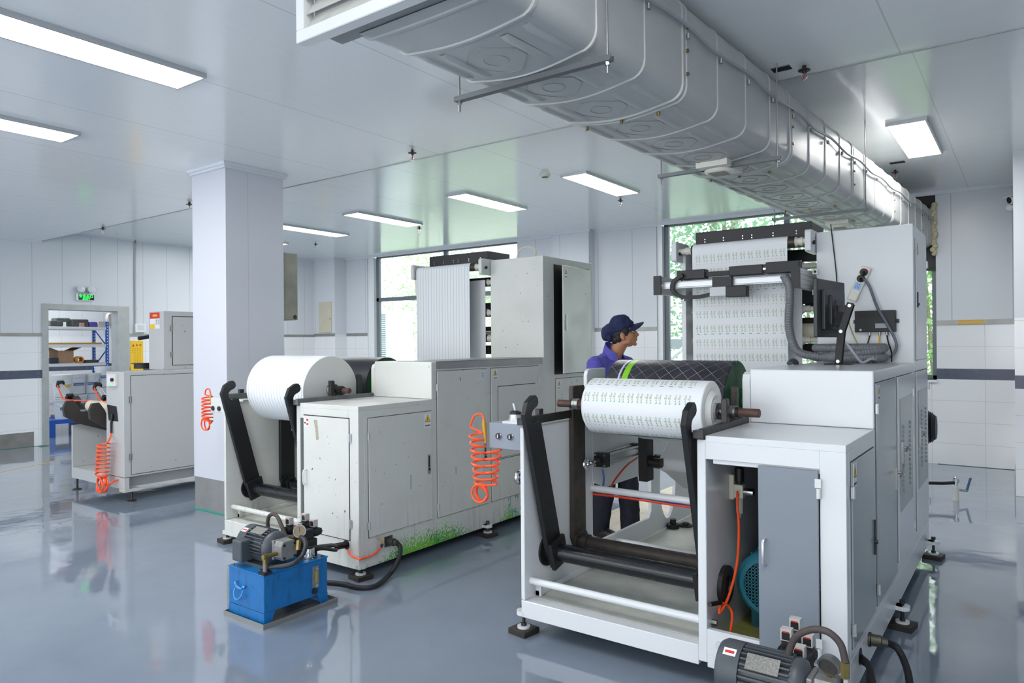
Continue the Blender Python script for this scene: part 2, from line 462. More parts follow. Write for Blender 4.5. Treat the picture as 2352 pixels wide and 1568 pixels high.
# doorway
fr = MB(); x0, x1 = XLW-0.22, XLW+0.02; w = 0.085
fr.box(x0, x1, D0-w, D0+0.006, 0, DT).box(x0, x1, D1-0.006, D1+0.19, 0, DT).box(x0, x1, D0-w, D1+0.19, DT-0.006, DT+0.085)
door = struct(fr, 'door_1', GREYMET, bevel=0.004)
# the store room behind it
sw = MB()
for a0, a1 in ((3.2, 9.0),): wall_strip(sw, 'y', a0, a1, -16.2, -16.0)
wall_strip(sw, 'x', -16.0, XLW-0.2, 3.0, 3.2); wall_strip(sw, 'x', -16.0, XLW-0.2, 8.8, 9.0)
struct(sw, 'wall_store_room', [TYL, DARKTILE, TYU, PANY])

# pillar
PX0, PX1, PY0, PY1 = -6.455, -5.9, 3.69, 4.31
pb = MB()
pb.mat(1).box(PX0+0.005, PX1-0.005, PY0+0.005, PY1-0.005, 0, 0.31)
pb.mat(0).box(PX0, PX1, PY0, PY1, 0.31, ZN)
pb.mat(2).box(PX0-0.003, PX1+0.003, PY0-0.003, PY1+0.003, 0, 0.012)
pb.mat(3)
for z, e in ((ZN-0.03, 0.035), (ZN-0.055, 0.02)): pb.box(PX0-e, PX1+e, PY0-e, PY1+e, z, z+0.03)
def pillar_mat():
    t = NT('pillar_panel'); x, y, z = t.sep(t.geo())
    s1 = t.math('LESS_THAN', t.math('ABSOLUTE', t.math('SUBTRACT', y, 3.92)), 0.003)
    t.put(t.b.inputs['Base Color'], t.mix(t.math('MULTIPLY', s1, 0.4), lin((203,206,215)), lin((150,154,164))))
    t.b.inputs['Roughness'].default_value = 0.3
    return t.m
struct(pb, 'column', [pillar_mat(), SSTEEL, M('teal_sealant', (40,150,130), 0.5), M('white_trim', (214,218,226), 0.4)], bevel=0.003)

# ================================================================ ceiling lights
LIGHTM = M('light_diffuser', (255,255,255), 0.5, emit=30.0)
LIGHTM.node_tree.nodes['Principled BSDF'].inputs['Emission Color'].default_value = (1.0, 0.985, 0.965, 1)
def panel_light(x0, y0, zc, label, w=0.325, l=1.30):
    t = thing('ceiling_light', label, 'ceiling light', (x0+w/2, y0+l/2, zc-0.03), 'ceiling light panels')
    f = MB(); e = 0.016
    f.box(x0, x0+w, y0, y0+e, zc-0.03, zc).box(x0, x0+w, y0+l-e, y0+l, zc-0.03, zc).box(x0, x0+e, y0+e, y0+l-e, zc-0.03, zc).box(x0+w-e, x0+w, y0+e, y0+l-e, zc-0.03, zc)
    f.build('light_frame', ALU, t)
    MB().box(x0+e, x0+w-e, y0+e, y0+l-e, zc-0.026, zc-0.012).build('diffuser', LIGHTM, t)
    return t
panel_light(-4.40, 1.13, ZN, 'bright panel light on the ceiling, largest, cut off by the top left corner')
panel_light(-6.28, 1.20, ZN, 'bright panel light on the low ceiling, smaller one below the largest panel')
panel_light(-0.62, 0.35, ZN, 'added unseen panel light on the low ceiling, to brighten the front press')  # out of view, added to brighten the front press
panel_light(-14.9, 5.2, 3.395, 'added unseen panel light on the store room ceiling, to brighten that room')  # unseen lamp added so the store room is not dark
panel_light(-11.15, 6.72, ZC, 'tiny end of a ceiling panel light just showing beside the square column')
panel_light(-9.50, 6.70, ZC, 'bright ceiling panel light whose left end is hidden by the square column')
panel_light(-7.83, 6.70, ZC, 'bright ceiling panel light second from the square column, above the left window')
panel_light(-5.85, 6.66, ZC, 'bright ceiling panel light third from the square column, left of the smoke detector')
panel_light(-4.17, 6.65, ZC, 'bright ceiling panel light right of the smoke detector')
panel_light(-0.99, 6.79, ZC, 'bright ceiling panel light alone on the right side of the air duct', w=0.31, l=1.34)
# ================================================================ the printing presses
def dirty_white():
    t = NT('worn_white_paint'); b = t.b; o = t.geo(); x, y, z = t.sep(o)
    col = lin((210,212,208))
    f = t.ramp(t.noise(o, 3.0, 5, 0.6), 0.42, 0.72, 0, 0.35)
    col = t.mix(f, col, lin((190,190,182)))
    chips = t.ramp(t.noise(o, 38, 3, 0.55), 0.69, 0.705)
    chips = t.math('MULTIPLY', chips, t.ramp(t.noise(o, 2.2, 2), 0.48, 0.56))
    col = t.mix(chips, col, lin((70,62,52)))
    low = t.ramp(z, 0.02, 0.50, 1, 0)
    drip = t.ramp(t.noise(t.scale(o, (34, 34, 2.0)), 1.0, 3, 0.6), 0.52, 0.72)
    drip = t.math('MULTIPLY', drip, t.ramp(t.noise(o, 4.0, 2), 0.40, 0.62))
    col = t.mix(t.math('MULTIPLY', t.math('MULTIPLY', drip, low), 0.85), col, lin((112,94,66)))
    base = t.ramp(z, 0.235, 0.25, 1, 0)
    side = t.math('GREATER_THAN', x, -3.60)
    gz = t.ramp(z, 0.06, 0.22, 0.30, 0.0)
    yy = t.math('MAXIMUM', t.ramp(t.math('ABSOLUTE', t.math('SUBTRACT', y, 3.85)), 0.25, 0.65, 0.12, -0.22), t.ramp(t.math('ABSOLUTE', t.math('SUBTRACT', y, 4.85)), 0.0, 0.25, 0.12, -0.2))
    th = t.math('ADD', t.noise(t.scale(o, (130, 130, 62)), 1.0, 2, 0.6), t.math('ADD', yy, t.math('SUBTRACT', gz, 0.20)))
    g = t.math('MULTIPLY', t.math('MULTIPLY', t.ramp(th, 0.555, 0.575), base), side)
    col = t.mix(g, col, t.mix(t.ramp(t.noise(o, 6, 2), 0.42, 0.58), lin((112,188,46)), lin((60,150,50))))
    bl = t.math('MULTIPLY', t.math('MULTIPLY', t.ramp(t.noise(t.scale(o, (40, 40, 14)), 1.0, 3, 0.6), 0.55, 0.59), t.ramp(t.math('ABSOLUTE', t.math('SUBTRACT', y, 4.95)), 0.1, 0.2, 1, 0)), t.math('MULTIPLY', side, t.ramp(z, 0.25, 0.26, 1, 0)))
    col = t.mix(bl, col, lin((40,140,160)))
    t.put(b.inputs['Base Color'], col); t.put(b.inputs['Roughness'], t.ramp(f, 0, 0.35, 0.32, 0.55))
    return t.m
DIRTY = dirty_white()
SHADEIN = M('cabinet_inside_shade', (58, 60, 64), 0.5)  # shade of the enclosed cabinet put into the colour
OILY = M('oily_yellow_tray', (150, 150, 84), 0.35, mottled=0.3, nsc=10)
TRAYW = M('dusty_white_tray', (205, 207, 200), 0.45, mottled=0.18, nsc=9)
MIRRORW = M('side_door_paint', (150, 160, 164), 0.16, mottled=0.03, nsc=2)

def plate_with_hole(mb, x0, x1, rect, hole):
    """plate across X between x0 and x1: rectangle (y0,y1,z0,z1) with an oval hole (yc,zc,ry,rz)"""
    y0, y1, z0, z1 = rect; yc, zc, ry, rz = hole; n = 32; inn = []; out = []
    for k in range(n):
        a = 2*PI*k/n + PI/4; c, s_ = math.cos(a), math.sin(a)
        inn.append((yc+ry*c, zc+rz*s_))
        q = max(abs(c), abs(s_)); out.append(((y0+y1)/2+(y1-y0)/2*c/q, (z0+z1)/2+(z1-z0)/2*s_/q))
    vs = [(x0, *p) for p in inn]+[(x0, *p) for p in out]+[(x1, *p) for p in inn]+[(x1, *p) for p in out]; fs = []
    for k in range(n):
        k2 = (k+1) % n
        fs += [(k, k2, n+k2, n+k)[::-1], (2*n+k, 2*n+k2, 3*n+k2, 3*n+k), (k, k2, 2*n+k2, 2*n+k), (n+k2, n+k, 3*n+k, 3*n+k2)]
    mb.add(vs, fs)
def warn_label(parent, p, u, v, n, h=0.06, name='warning_label'):
    """yellow triangle sign on a white plate; p its centre, u right, v up, n outward"""
    p, u, v, n = Vector(p), Vector(u), Vector(v), Vector(n); w = h*0.72; mb = MB()
    mb.mat(0).obox(p, u, v, n, w/2, h/2, 0.0008)
    c = p+v*(h*0.13)
    def tri(s, d, dz=0.0): return [c+v*(s*0.62+dz)+n*d, c-u*(s*0.62)-v*(s*0.45-dz)+n*d, c+u*(s*0.62)-v*(s*0.45-dz)+n*d]
    mb.mat(2).add(tri(h*0.5, 0.0012), [(0,1,2)]); mb.mat(1).add(tri(h*0.43, 0.0016), [(0,1,2)])
    mb.mat(2).obox(c-v*h*0.0+n*0.0018, u, v, n, h*0.03, h*0.11, 0.0003); mb.obox(c-v*h*0.155+n*0.0018, u, v, n, h*0.03, h*0.025, 0.0003)
    for k in range(4): mb.obox(p-v*(h*0.36)+u*((k-1.5)*w*0.19)+n*0.001, u, v, n, w*0.07, h*0.05, 0.0003)
    return mb.build(name, [LABELW, YELLOW, INK], parent)
def hinge(mb, p, u, n, l=0.05):
    """pin hinge standing upright"""
    p = Vector(p); mb.cyl(p-Vector((0,0,l/2)), p+Vector((0,0,l/2)), 0.007, 10); mb.obox(p-Vector(n)*0.004, u, (0,0,1), n, 0.014, l/2*0.9, 0.003)
def door_side(parent, XR, y0, y1, z0, z1, mat, hinge_lo=True, lock=True, label=None, th=0.008, gapm=INK):
    """cabinet door on the +X face"""
    d = MB().box(XR, XR+th, y0, y1, z0, z1).build('door', mat, parent, 0.0015, 1)
    g = 0.004
    MB().box(XR+0.0002, XR+0.0012, y0-g, y1+g, z0-g, z0).box(XR+0.0002, XR+0.0012, y0-g, y1+g, z1, z1+g).box(XR+0.0002, XR+0.0012, y0-g, y0, z0, z1).box(XR+0.0002, XR+0.0012, y1, y1+g, z0, z1).build('door_gap', gapm, d)
    hy = y0-0.006 if hinge_lo else y1+0.006
    for z in (z0+0.08, z1-0.12):
        h = MB(); hinge(h, (XR+th+0.004, hy, z), (0,1,0), (1,0,0)); h.build('hinge', ALU, d)
    if lock:
        ly = y1-0.035 if hinge_lo else y0+0.035; zc = (z0+z1)/2
        MB().box(XR+th, XR+th+0.006, ly-0.010, ly+0.010, zc-0.05, zc+0.05).cyl((XR+th, ly, zc-0.03), (XR+th+0.012, ly, zc-0.03), 0.008, 12).build('latch', DARKST, d, 0.002, 1)
    return d
def bolts(mb, pts, ax, r=0.009, h=0.006):
    for p in pts: p = Vector(p); mb.cyl(p, p+Vector(ax)*h, r, 6)
def level_foot(parent, x, y, zb, lug=(0.0,1.0), pad=0.075, mat=WHITE):
    """bracket ear, threaded bolt and dark square pad"""
    f = MB()
    f.mat(1); a = 0.02
    pts = [(x+pad*cx*0.9+ (0 if 1 else 0), y+pad*cy_*0.9) for cx, cy_ in ((-1,-0.75),(0.75,-1),(1,0.75),(-0.75,1))]
    f.prism(pts, 'z', 0.0, 0.03)
    f.mat(0).cyl((x, y, 0.03), (x, y, 0.04), 0.035, 18)
    f.mat(2).cyl((x, y, 0.04), (x, y, zb+0.055), 0.009, 10).cyl((x, y, zb+0.04), (x, y, zb+0.055), 0.016, 6).cyl((x, y, 0.04), (x, y, 0.055), 0.016, 6)
    f.mat(0).lathe([(0, 0.038), (0.022, 0.038)], (x, y, zb+0.006), (0,0,1), 18).obox((x+lug[0]*0.035, y+lug[1]*0.035, zb+0.017), (lug[0], lug[1], 0), (-lug[1], lug[0], 0), (0,0,1), 0.04, 0.035, 0.011)
    return f.build('levelling_foot', [mat, M('foot_pad', (46,42,38), 0.6), DARKST], parent, 0.0015, 1)
def hook_arm(parent, x0, x1, ytop, ztop, ybot, zbot, w, mat):
    """lifting arm: leaning flat bar with a hook at its top, in the YZ plane"""
    b = Vector((ybot, zbot)); t = Vector((ytop, ztop)); d = (t-b); L = d.length; d.normalize(); n = Vector((d.y, -d.x))   # n points to +Y side
    def P(l, s): q = b+d*l+n*s; return (q.x, q.y)
    h = w/2; s = w/0.115
    pts = [P(-0.075*s, -h*0.55), P(-0.075*s, h*0.3), P(0.02, h*1.02), P(L-0.118*s, h), P(L-0.113*s, h*0.75)]
    for k in range(9):      # hook throat
        a = PI*0.06+PI*0.94*k/8
        pts.append(P(L-0.080*s-0.035*s*math.cos(a), h*0.42-0.035*s*math.sin(a)))
    pts += [P(L-0.040*s, h*0.85), P(L-0.028*s, h*1.08), P(L-0.005*s, h*1.1), P(L+0.012*s, h*0.9), P(L+0.016*s, h*0.55), P(L+0.002*s, -h*0.35), P(L-0.045*s, -h*1.0), P(0.06, -h)]
    return MB().prism(pts, 'x', x0, x1).build('lift_arm', mat, parent, 0.003, 1)

def press(label, cfg):
    XL, XM0, XM1, XR = cfg['XL'], cfg['XM0'], cfg['XM1'], cfg['XR']
    Y0, Y1, Y2, Y3 = cfg['Y0'], cfg['Y1'], cfg['Y2'], cfg['Y3']
    zb, zt, zd, ztall = cfg['zb'], cfg['zt'], cfg['zd'], cfg['ztall']
    W, DW = cfg['paint'], cfg['door']; new = cfg['new']; PT = 0.025
    root = thing('printing_press', label, 'printing press', ((XL+XR)/2, (Y0+Y3)/2, 0), 'printing presses in the workshop')
    k = (Y2-Y0)/2.08
    def yy(v): return Y0+(v-3.08)*k           # depth positions measured on the new press
    # base
    base = MB()
    base.box(XL, XM0, Y0, Y0+0.07, zb, 0.185)
    base.box(XL+0.05, XM0, Y0+0.07, Y3-0.06, 0.155, 0.175)
    base.box(XM1, XR, Y0, Y0+0.05, zb, 0.15).box(XR-0.05, XR, Y0+0.05, Y3, zb, 0.245).box(XL, XL+0.05, Y0+0.07, Y3, zb, 0.175).box(XL+0.05, XR-0.05, Y3-0.06, Y3, zb, 0.175).box(XM1, XR-0.05, Y0+0.05, Y3-0.06, 0.13, 0.15)
    base.build('base_frame', W, root, 0.003, 1)
    MB().box(XL+0.055, XM0-0.01, Y0+0.075, Y3-0.07, zb+0.03, zb+0.036).box(XM1, XR-0.055, Y0+0.055, Y3-0.07, zb+0.03, zb+0.034).build('underside_shade_sheet', M('underside_shade', (30,31,33), 0.7), root)  # dark sheet added below the base to deepen the shade on the floor
    MB().box(XL+PT+0.001, XM0-0.001, Y0+0.075, Y3-0.08, 0.176, 0.186).build('drip_tray', TRAYW, root)
    ang = MB(); ang.box(XL+PT, XL+PT+0.025, Y0+0.1, yy(4.0), 0.187, 0.215).box(XL+PT, XL+PT+0.035, Y0+0.1, Y0+0.13, 0.187, 0.26)
    bolts(ang, [(XL+PT+0.025, yy(3.3+0.22*i), 0.202) for i in range(3)], (1,0,0), 0.006, 0.003)
    ang.build('angle_bracket', W, root, 0.002, 1)
    # left side plate
    pl = MB(); x0, x1 = XL, XL+PT
    pl.prism([(Y0, 0.187), (yy(3.81), 0.187), (yy(3.81), 1.10), (yy(3.70), 1.10), (Y0, 1.10)], 'x', x0, x1)
    c = 0.04; zt2 = zd-0.015
    pl.prism([(yy(3.75), 1.10), (yy(3.985), 1.10), (yy(3.985), zt2), (yy(3.75)+c, zt2), (yy(3.75)+c*0.3, zt2-c*0.3), (yy(3.75), zt2-c)], 'x', x0, x1)
    pl.prism([(yy(3.81), 0.187), (yy(4.76), 0.187), (yy(4.76), 1.10), (yy(4.64), 1.10), (yy(4.64), 0.36), (yy(4.60), 0.315), (yy(3.81), 0.315)], 'x', x0, x1)
    pl.prism([(yy(3.81), 1.10), (yy(3.81), 0.70), (yy(3.98), 0.635), (yy(4.64), 0.635), (yy(4.64), 1.10)], 'x', x0, x1)
    plate_with_hole(pl, x0, x1, (yy(4.76), yy(5.12), 0.187, 1.10), (yy(4.925), 0.52, 0.14, 0.27))
    pl.box(x0, x1, yy(5.12), Y3, 0.187, 1.10)
    pl.build('side_plate', W, root, 0.003, 1)
    # middle plate
    pm = MB(); pm.prism([(Y0, zb+0.02), (Y2, zb+0.02), (Y2, zt2), (Y1+c, zt2), (Y1+c*0.3, zt2-c*0.3), (Y1, zt2-c), (Y1, zt-0.02), (Y0, zt-0.02)], 'x', XM0, XM1)
    pm.build('middle_plate', W, root, 0.003, 1)
    # guide rails on both plates, stops
    for xa in (XL-0.004, XM0-0.012):
        r = MB().prism([(xa, zt-0.015), (xa+0.05, zt-0.015), (xa+0.05, zt+0.03), (xa+0.03, zt+0.03), (xa+0.03, zt+0.022), (xa, zt+0.022)], 'y', Y0-0.02, Y1-0.01)
        r.build('guide_rail', DARKST if new else M('old_rail_steel', (120,124,124), 0.4, 0.6, mottled=0.2, nsc=14), root, 0.002, 1)
    # lifting arms and their shaft
    ys, zs = Y0+0.215, 0.405
    for xa in (XL+0.055, XM0-0.05):
        hook_arm(root, xa, xa+0.03, Y0-0.02, 1.245, ys, zs, 0.132, BLACKP)
    sh = MB(); sh.cyl((XL+PT, ys, zs), (XM0, ys, zs), 0.048, 28).cyl((XM0-0.30, ys, zs), (XM0-0.06, ys, zs), 0.0495, 28)
    sh.build('lift_shaft', BLACKG, root)
    d = Vector((0, -0.235, 0.84)).normalized(); n = Vector((0, d.z, -d.y))
    for xa, e in ((XL+PT, 0.012), (XM0, -0.012)): MB().cyl((xa, ys, zs), (xa+e, ys, zs), 0.085, 28).build('shaft_flange', BLACKP, root, 0.002, 1)
    for xa in (XL+0.1, XM0-0.068): MB().obox((xa, ys, zs), (1,0,0), d, n, 0.012, 0.075, 0.07).build('arm_clamp_plate', BLACKP, root, 0.002, 1)
    # winding arms and their shaft
    yw, zw = yy(3.60), 0.385; ARM = BROWNST if new else BLACKP
    for xa, sx in ((XL+0.028, 1), (XM0-0.034, -1)):
        a = MB(); a.prism([(yw-0.07, 0.42), (yw-0.03, 0.34), (yw+0.04, 0.34), (yw+0.07, 0.42), (yw+0.068, 1.285), (yw+0.06, 1.30), (yw-0.06, 1.30), (yw-0.068, 1.285)] if sx > 0 else [(yw-0.07, 0.42), (yw-0.03, 0.34), (yw+0.04, 0.34), (yw+0.07, 0.42), (yw+0.068, 1.31), (yw+0.03, 1.32), (yw+0.03, 1.14), (yw-0.05, 1.10)], 'x', xa, xa+0.03)
        a.build('winding_arm', ARM, root, 0.003, 1)
        h = MB(); q = xa+0.03 if sx > 0 else xa
        h.cyl((q, yw, zw), (q+sx*0.014, yw, zw), 0.075, 24).cyl((q+sx*0.014, yw, zw), (q+sx*0.06, yw, zw), 0.05, 24)
        bolts(h, [(q+sx*0.014, yw+0.06*math.cos(b), zw+0.06*math.sin(b)) for b in (0.7, 2.3, 3.9, 5.4)], (sx,0,0), 0.008, 0.008)
        h.build('arm_hub', ARM, root)
    MB().cyl((XL+PT, yw, zw), (XM0, yw, zw), 0.04, 28).cyl((XM0-0.25, yw, zw), (XM0-0.02, yw, zw), 0.0415, 28).build('winding_shaft', BROWNST if new else BLACKG, root)
    # tie bars
    for y, z, r in ((Y0+0.06, 0.277, 0.019), (yy(4.12), 0.265, 0.019), (yy(3.80), 0.66, 0.021)):
        MB().cyl((XL+PT, y, z), (XM0, y, z), r, 20).build('tie_bar', W, root)
    # pneumatic cylinder on the left plate
    xc, zc = XL+0.065, 0.83
    cy2 = MB(); cy2.mat(0).cyl((xc, yy(3.87), zc), (xc, yy(4.32), zc), 0.03, 24)
    for dx, dz in ((1,1),(1,-1),(-1,1),(-1,-1)): cy2.cyl((xc+0.03*dx, yy(3.87), zc+0.03*dz), (xc+0.03*dx, yy(4.32), zc+0.03*dz), 0.006, 8)
    cy2.mat(2).cyl((xc, yy(3.70), zc), (xc, yy(3.85), zc), 0.009, 12).cyl((xc, yy(3.705), zc), (xc, yy(3.74), zc), 0.014, 6).torus((xc, yy(3.66), zc), (1,0,0), 0.022, 0.010, 20, 8)
    cy2.mat(1).box(xc-0.042, xc+0.042, yy(3.83), yy(3.88), zc-0.042, zc+0.042).box(xc-0.042, xc+0.042, yy(4.31), yy(4.36), zc-0.042, zc+0.042).cyl((xc, yy(3.79), zc), (xc, yy(3.83), zc), 0.022, 16)
    cy2.mat(2)
    for dx, dz in ((1,1),(1,-1),(-1,1),(-1,-1)): cy2.cyl((xc+0.031*dx, yy(3.83)-0.003, zc+0.031*dz), (xc+0.031*dx, yy(3.83), zc+0.031*dz), 0.007, 8)
    cy2.build('air_cylinder', [ALU, INK, CHROME], root)
    # swing bracket, idler roller with slack paper under the drum
    sb = MB(); xb = XL+0.16
    sb.box(xb, xb+0.06, yy(4.16), yy(4.26), 0.66, 1.03).box(xb+0.06, XM0-0.05, yy(4.18), yy(4.24), 0.985, 1.03).cyl((xb+0.06, yy(4.21), 0.78), (xb+0.14, yy(4.21), 0.78), 0.03, 18)
    sb.build('swing_bracket', M('black_oiled_bracket', (38,36,34), 0.5, 0.3), root, 0.002, 1)
    # big rubber contact drum
    yd, zdr, rd = yy(4.03), 1.205, 0.235
    dr = MB(); dr.lathe([(0, rd-0.012), (0.004, rd), (XM0-XL-0.239, rd), (XM0-XL-0.235, rd-0.012)], (XL+0.105, yd, zdr), (1,0,0), 64, close=False)
    drum = dr.build('contact_drum', cfg['drum'], root)
    xe = XM0-0.13; ge = MB()
    ge.lathe([(0, rd-0.012), (-0.006, rd-0.013), (-0.012, rd-0.03), (-0.018, 0.08), (0.03, 0.075), (0.036, 0.055), (0.13, 0.05)], (xe, yd, zdr), (1,0,0), 48)
    ge.build('drum_end', GREEND, drum)
    MB().lathe([(0, rd-0.012), (-0.008, rd-0.03), (-0.012, 0.05)], (XL+0.105, yd, zdr), (-1,0,0), 48).build('drum_end', GREEND, drum)
    # cabinet under the table, open frame
    cb = MB()
    cb.box(XM1, XR, Y0, Y1, zt-0.03, zt).box(XM1, XR-0.1, Y0, Y0+0.012, zt-0.105, zt-0.03).box(XR-0.1, XR, Y0, Y0+0.05, 0.15, zt-0.03)
    cb.box(XM1+0.03, XR-0.1, Y0+0.012, Y0+0.03, zt-0.125, zt-0.1)
    cb.box(XM1, XR-0.1, Y0, Y0+0.03, 0.15, 0.265)
    cb.box(XR-0.012, XR, Y0+0.05, Y1, 0.245, zt-0.03).box(XR-0.012, XR, Y1, Y2, 0.245, zt)
    cb.build('cabinet', W, root, 0.002, 1)
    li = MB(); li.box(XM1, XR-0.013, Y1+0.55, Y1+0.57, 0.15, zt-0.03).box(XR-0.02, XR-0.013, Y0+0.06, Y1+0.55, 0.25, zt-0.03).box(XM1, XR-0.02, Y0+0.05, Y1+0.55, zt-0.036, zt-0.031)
    li.build('cabinet_shade_lining', SHADEIN, root)  # dark panels added to stand for the unlit depth of the cabinet
    # deck block
    dk = MB(); dk.box(XM1+0.001, XR, Y1, Y2, zt, zd).build('deck_block', W, root, 0.006, 2)
    if cfg.get('strip'):
        MB().box(XM1+0.2, XR+0.003, Y1+0.05, Y2-0.02, zd, zd+0.004).box(XR, XR+0.003, Y1+0.05, Y2-0.02, zd-0.055, zd+0.004).build('metal_cover_strip', SSTEEL, root, 0.001, 1)
    # tall cabinet at the back
    tl = MB(); tl.box(XM1, XR, Y2, Y3, 0.245, ztall)
    tl.build('tall_cabinet', W, root, 0.004, 2)
    # upright unit that carries the web
    u = MB(); pw = 0.035
    u.box(XL+0.045, XL+0.045+pw, Y2+0.0, Y2+0.42, 1.10, ztall-0.05)
    u.build('upright_plate', W, root, 0.003, 1)
    u = MB(); zc2 = ztall-0.075
    hb = rrect(Y2-0.13, Y2+0.12, zc2-0.065, zc2+0.085, 0.02)
    for xa in (XL+0.02, XM1-0.045):
        u = MB().prism(hb, 'x', xa, xa+0.04); o = u.build('roller_bracket', W, root, 0.003, 1)
        MB().cyl((xa+0.04, Y2-0.07, zc2), (xa+0.055, Y2-0.07, zc2), 0.016, 6).build('bracket_bolt', DARKST, o)
    # black drying box on top
    bx0, bx1 = XL+0.16, XM1-0.03; bz0, bz1 = cfg['boxz']
    b = MB(); b.box(bx0, bx1, Y2-0.0, Y2+0.36, bz0, bz1); bo = b.build('dryer_box', BLACKB, root, 0.003, 1)
    for fx in (0.09, 0.26, 0.43, 0.51, 0.69, 0.88):
        for dz in (0.42, 0.56): MB().cyl((bx0+(bx1-bx0)*fx, Y2-0.003, bz0+(bz1-bz0)*dz), (bx0+(bx1-bx0)*fx, Y2, bz0+(bz1-bz0)*dz), 0.005, 8).build('screw', CHROME, bo)
    for fx, z0f in ((0.03, 0.12), (0.91, 0.25)):
        b = MB()
        for i in range(7):
            z = bz0+(bz1-bz0)*(z0f+0.075*i); b.box(bx0+(bx1-bx0)*fx, bx0+(bx1-bx0)*(fx+0.045), Y2-0.0015, Y2, z, z+0.005)
        b.build('vent_slots', INK, bo)
    # rollers
    RB = M('dark_bronze_roller', (66,62,54), 0.4, 0.4)
    def roller(y, z, r, rs, wide=True, mat=RB):
        x0r, x1r = XL+0.10, XM1-0.10
        o = MB(); o.mat(0).cyl((x0r+0.06, y, z), (x1r-0.02, y, z), r, 24)
        o.mat(1).cyl((XL+0.06, y, z), (XM1, y, z), rs, 16)
        for xx, e in ((x0r+0.06, -1), (x1r-0.02, 1)): o.lathe([(0, r*0.9), (0.02, r*0.62), (0.035, rs*1.35), (0.05, rs*1.3), (0.05, rs)], (xx, y, z), (e,0,0), 20)
        return o.build('roller', [mat, IVORY], root)
    roller(Y2-0.06, zc2+0.015, 0.04, 0.022)
    for z in cfg['rollz']: roller(Y2+0.12, z, 0.037, 0.018)
    MB().cyl((XL+0.08, Y2+0.25, 1.62), (XM1, Y2+0.25, 1.62), 0.055, 28).build('impression_roller', CREAMRUB, root)
    # dark inner plates between the uprights
    ib = MB()
    for z0_, z1_ in ((1.44, 1.53), (1.66, 1.72), (1.82, 1.96), (2.13, 2.22)): ib.box(XL+0.09, XM1, Y2+0.3, Y2+0.36, z0_, z1_)
    ib.build('ink_unit', M('ink_unit_black', (34,34,36), 0.4, 0.3), root, 0.004, 1)
    MB().box(XM1-0.003, XM1, Y2+0.05, Y2+0.42, 1.42, 2.2).build('inner_plate', M('grey_inner_plate', (150,152,150), 0.4), root)
    # paper web: over the top roller, down the front to the deck
    wx0, wx1 = XL+cfg['web'][0], XL+cfg['web'][1]
    yf = Y2-0.104; pts = []
    pts.append((Y2+0.30, zc2+0.06)); pts.append((Y2-0.05, zc2+0.059))
    for i in range(7):
        a = PI/2+PI/2*i/6; pts.append((Y2-0.06+0.0435*math.cos(a), zc2+0.015+0.0435*math.sin(a)))
    for i in range(1, 7): pts.append((yf-0.0005*0+0.0, zc2+0.015-(zc2+0.015-(zd-0.25))*i/6))
    wb_ = MB(); vs = []; fs = []
    for (y, z) in pts:
        for x in (wx0, wx1): vs.append((x, y, z))
    for (y, z) in pts[::-1]:
        for x in (wx0, wx1): vs.append((x, y+0.0012, z-0.0012 if z > zc2+0.03 else z))
    np_ = len(pts)
    for i in range(2*np_-1): fs.append((2*i, 2*i+1, 2*i+3, 2*i+2))
    wb_.add(vs, fs, True)
    web = wb_.build('paper_web', cfg['webmat'], root)
    # second strip of web behind
    MB().box(wx0+0.05, wx1+0.05, Y2+0.075, Y2+0.077, zd-0.02, zc2-0.1).build('inner_paper_web', cfg['webmat2'], root)
    # feet
    for fx, fy, lg in ((XL-0.005, Y0+0.03, (1, 0.4)), (XR-0.02, Y0-0.02+0.05, (-1, 1)), (XR+0.03, Y0+1.25*k, (-1, 0)), (XR+0.03, Y3-0.02, (-1, 0)), (XL-0.03, Y0+1.3, (1, 0)), (XL-0.03, Y3-0.05, (1, 0))):
        level_foot(root, fx, fy, zb, lg, mat=W)
    root_info = dict(root=root, yy=yy, wx=(wx0, wx1), yf=yf, zc2=zc2, webobj=web, drumpos=(yd, zdr, rd), drumobj=drum, **{a: b for a, b in cfg.items() if a not in ('web', 'drum')})
    return root_info

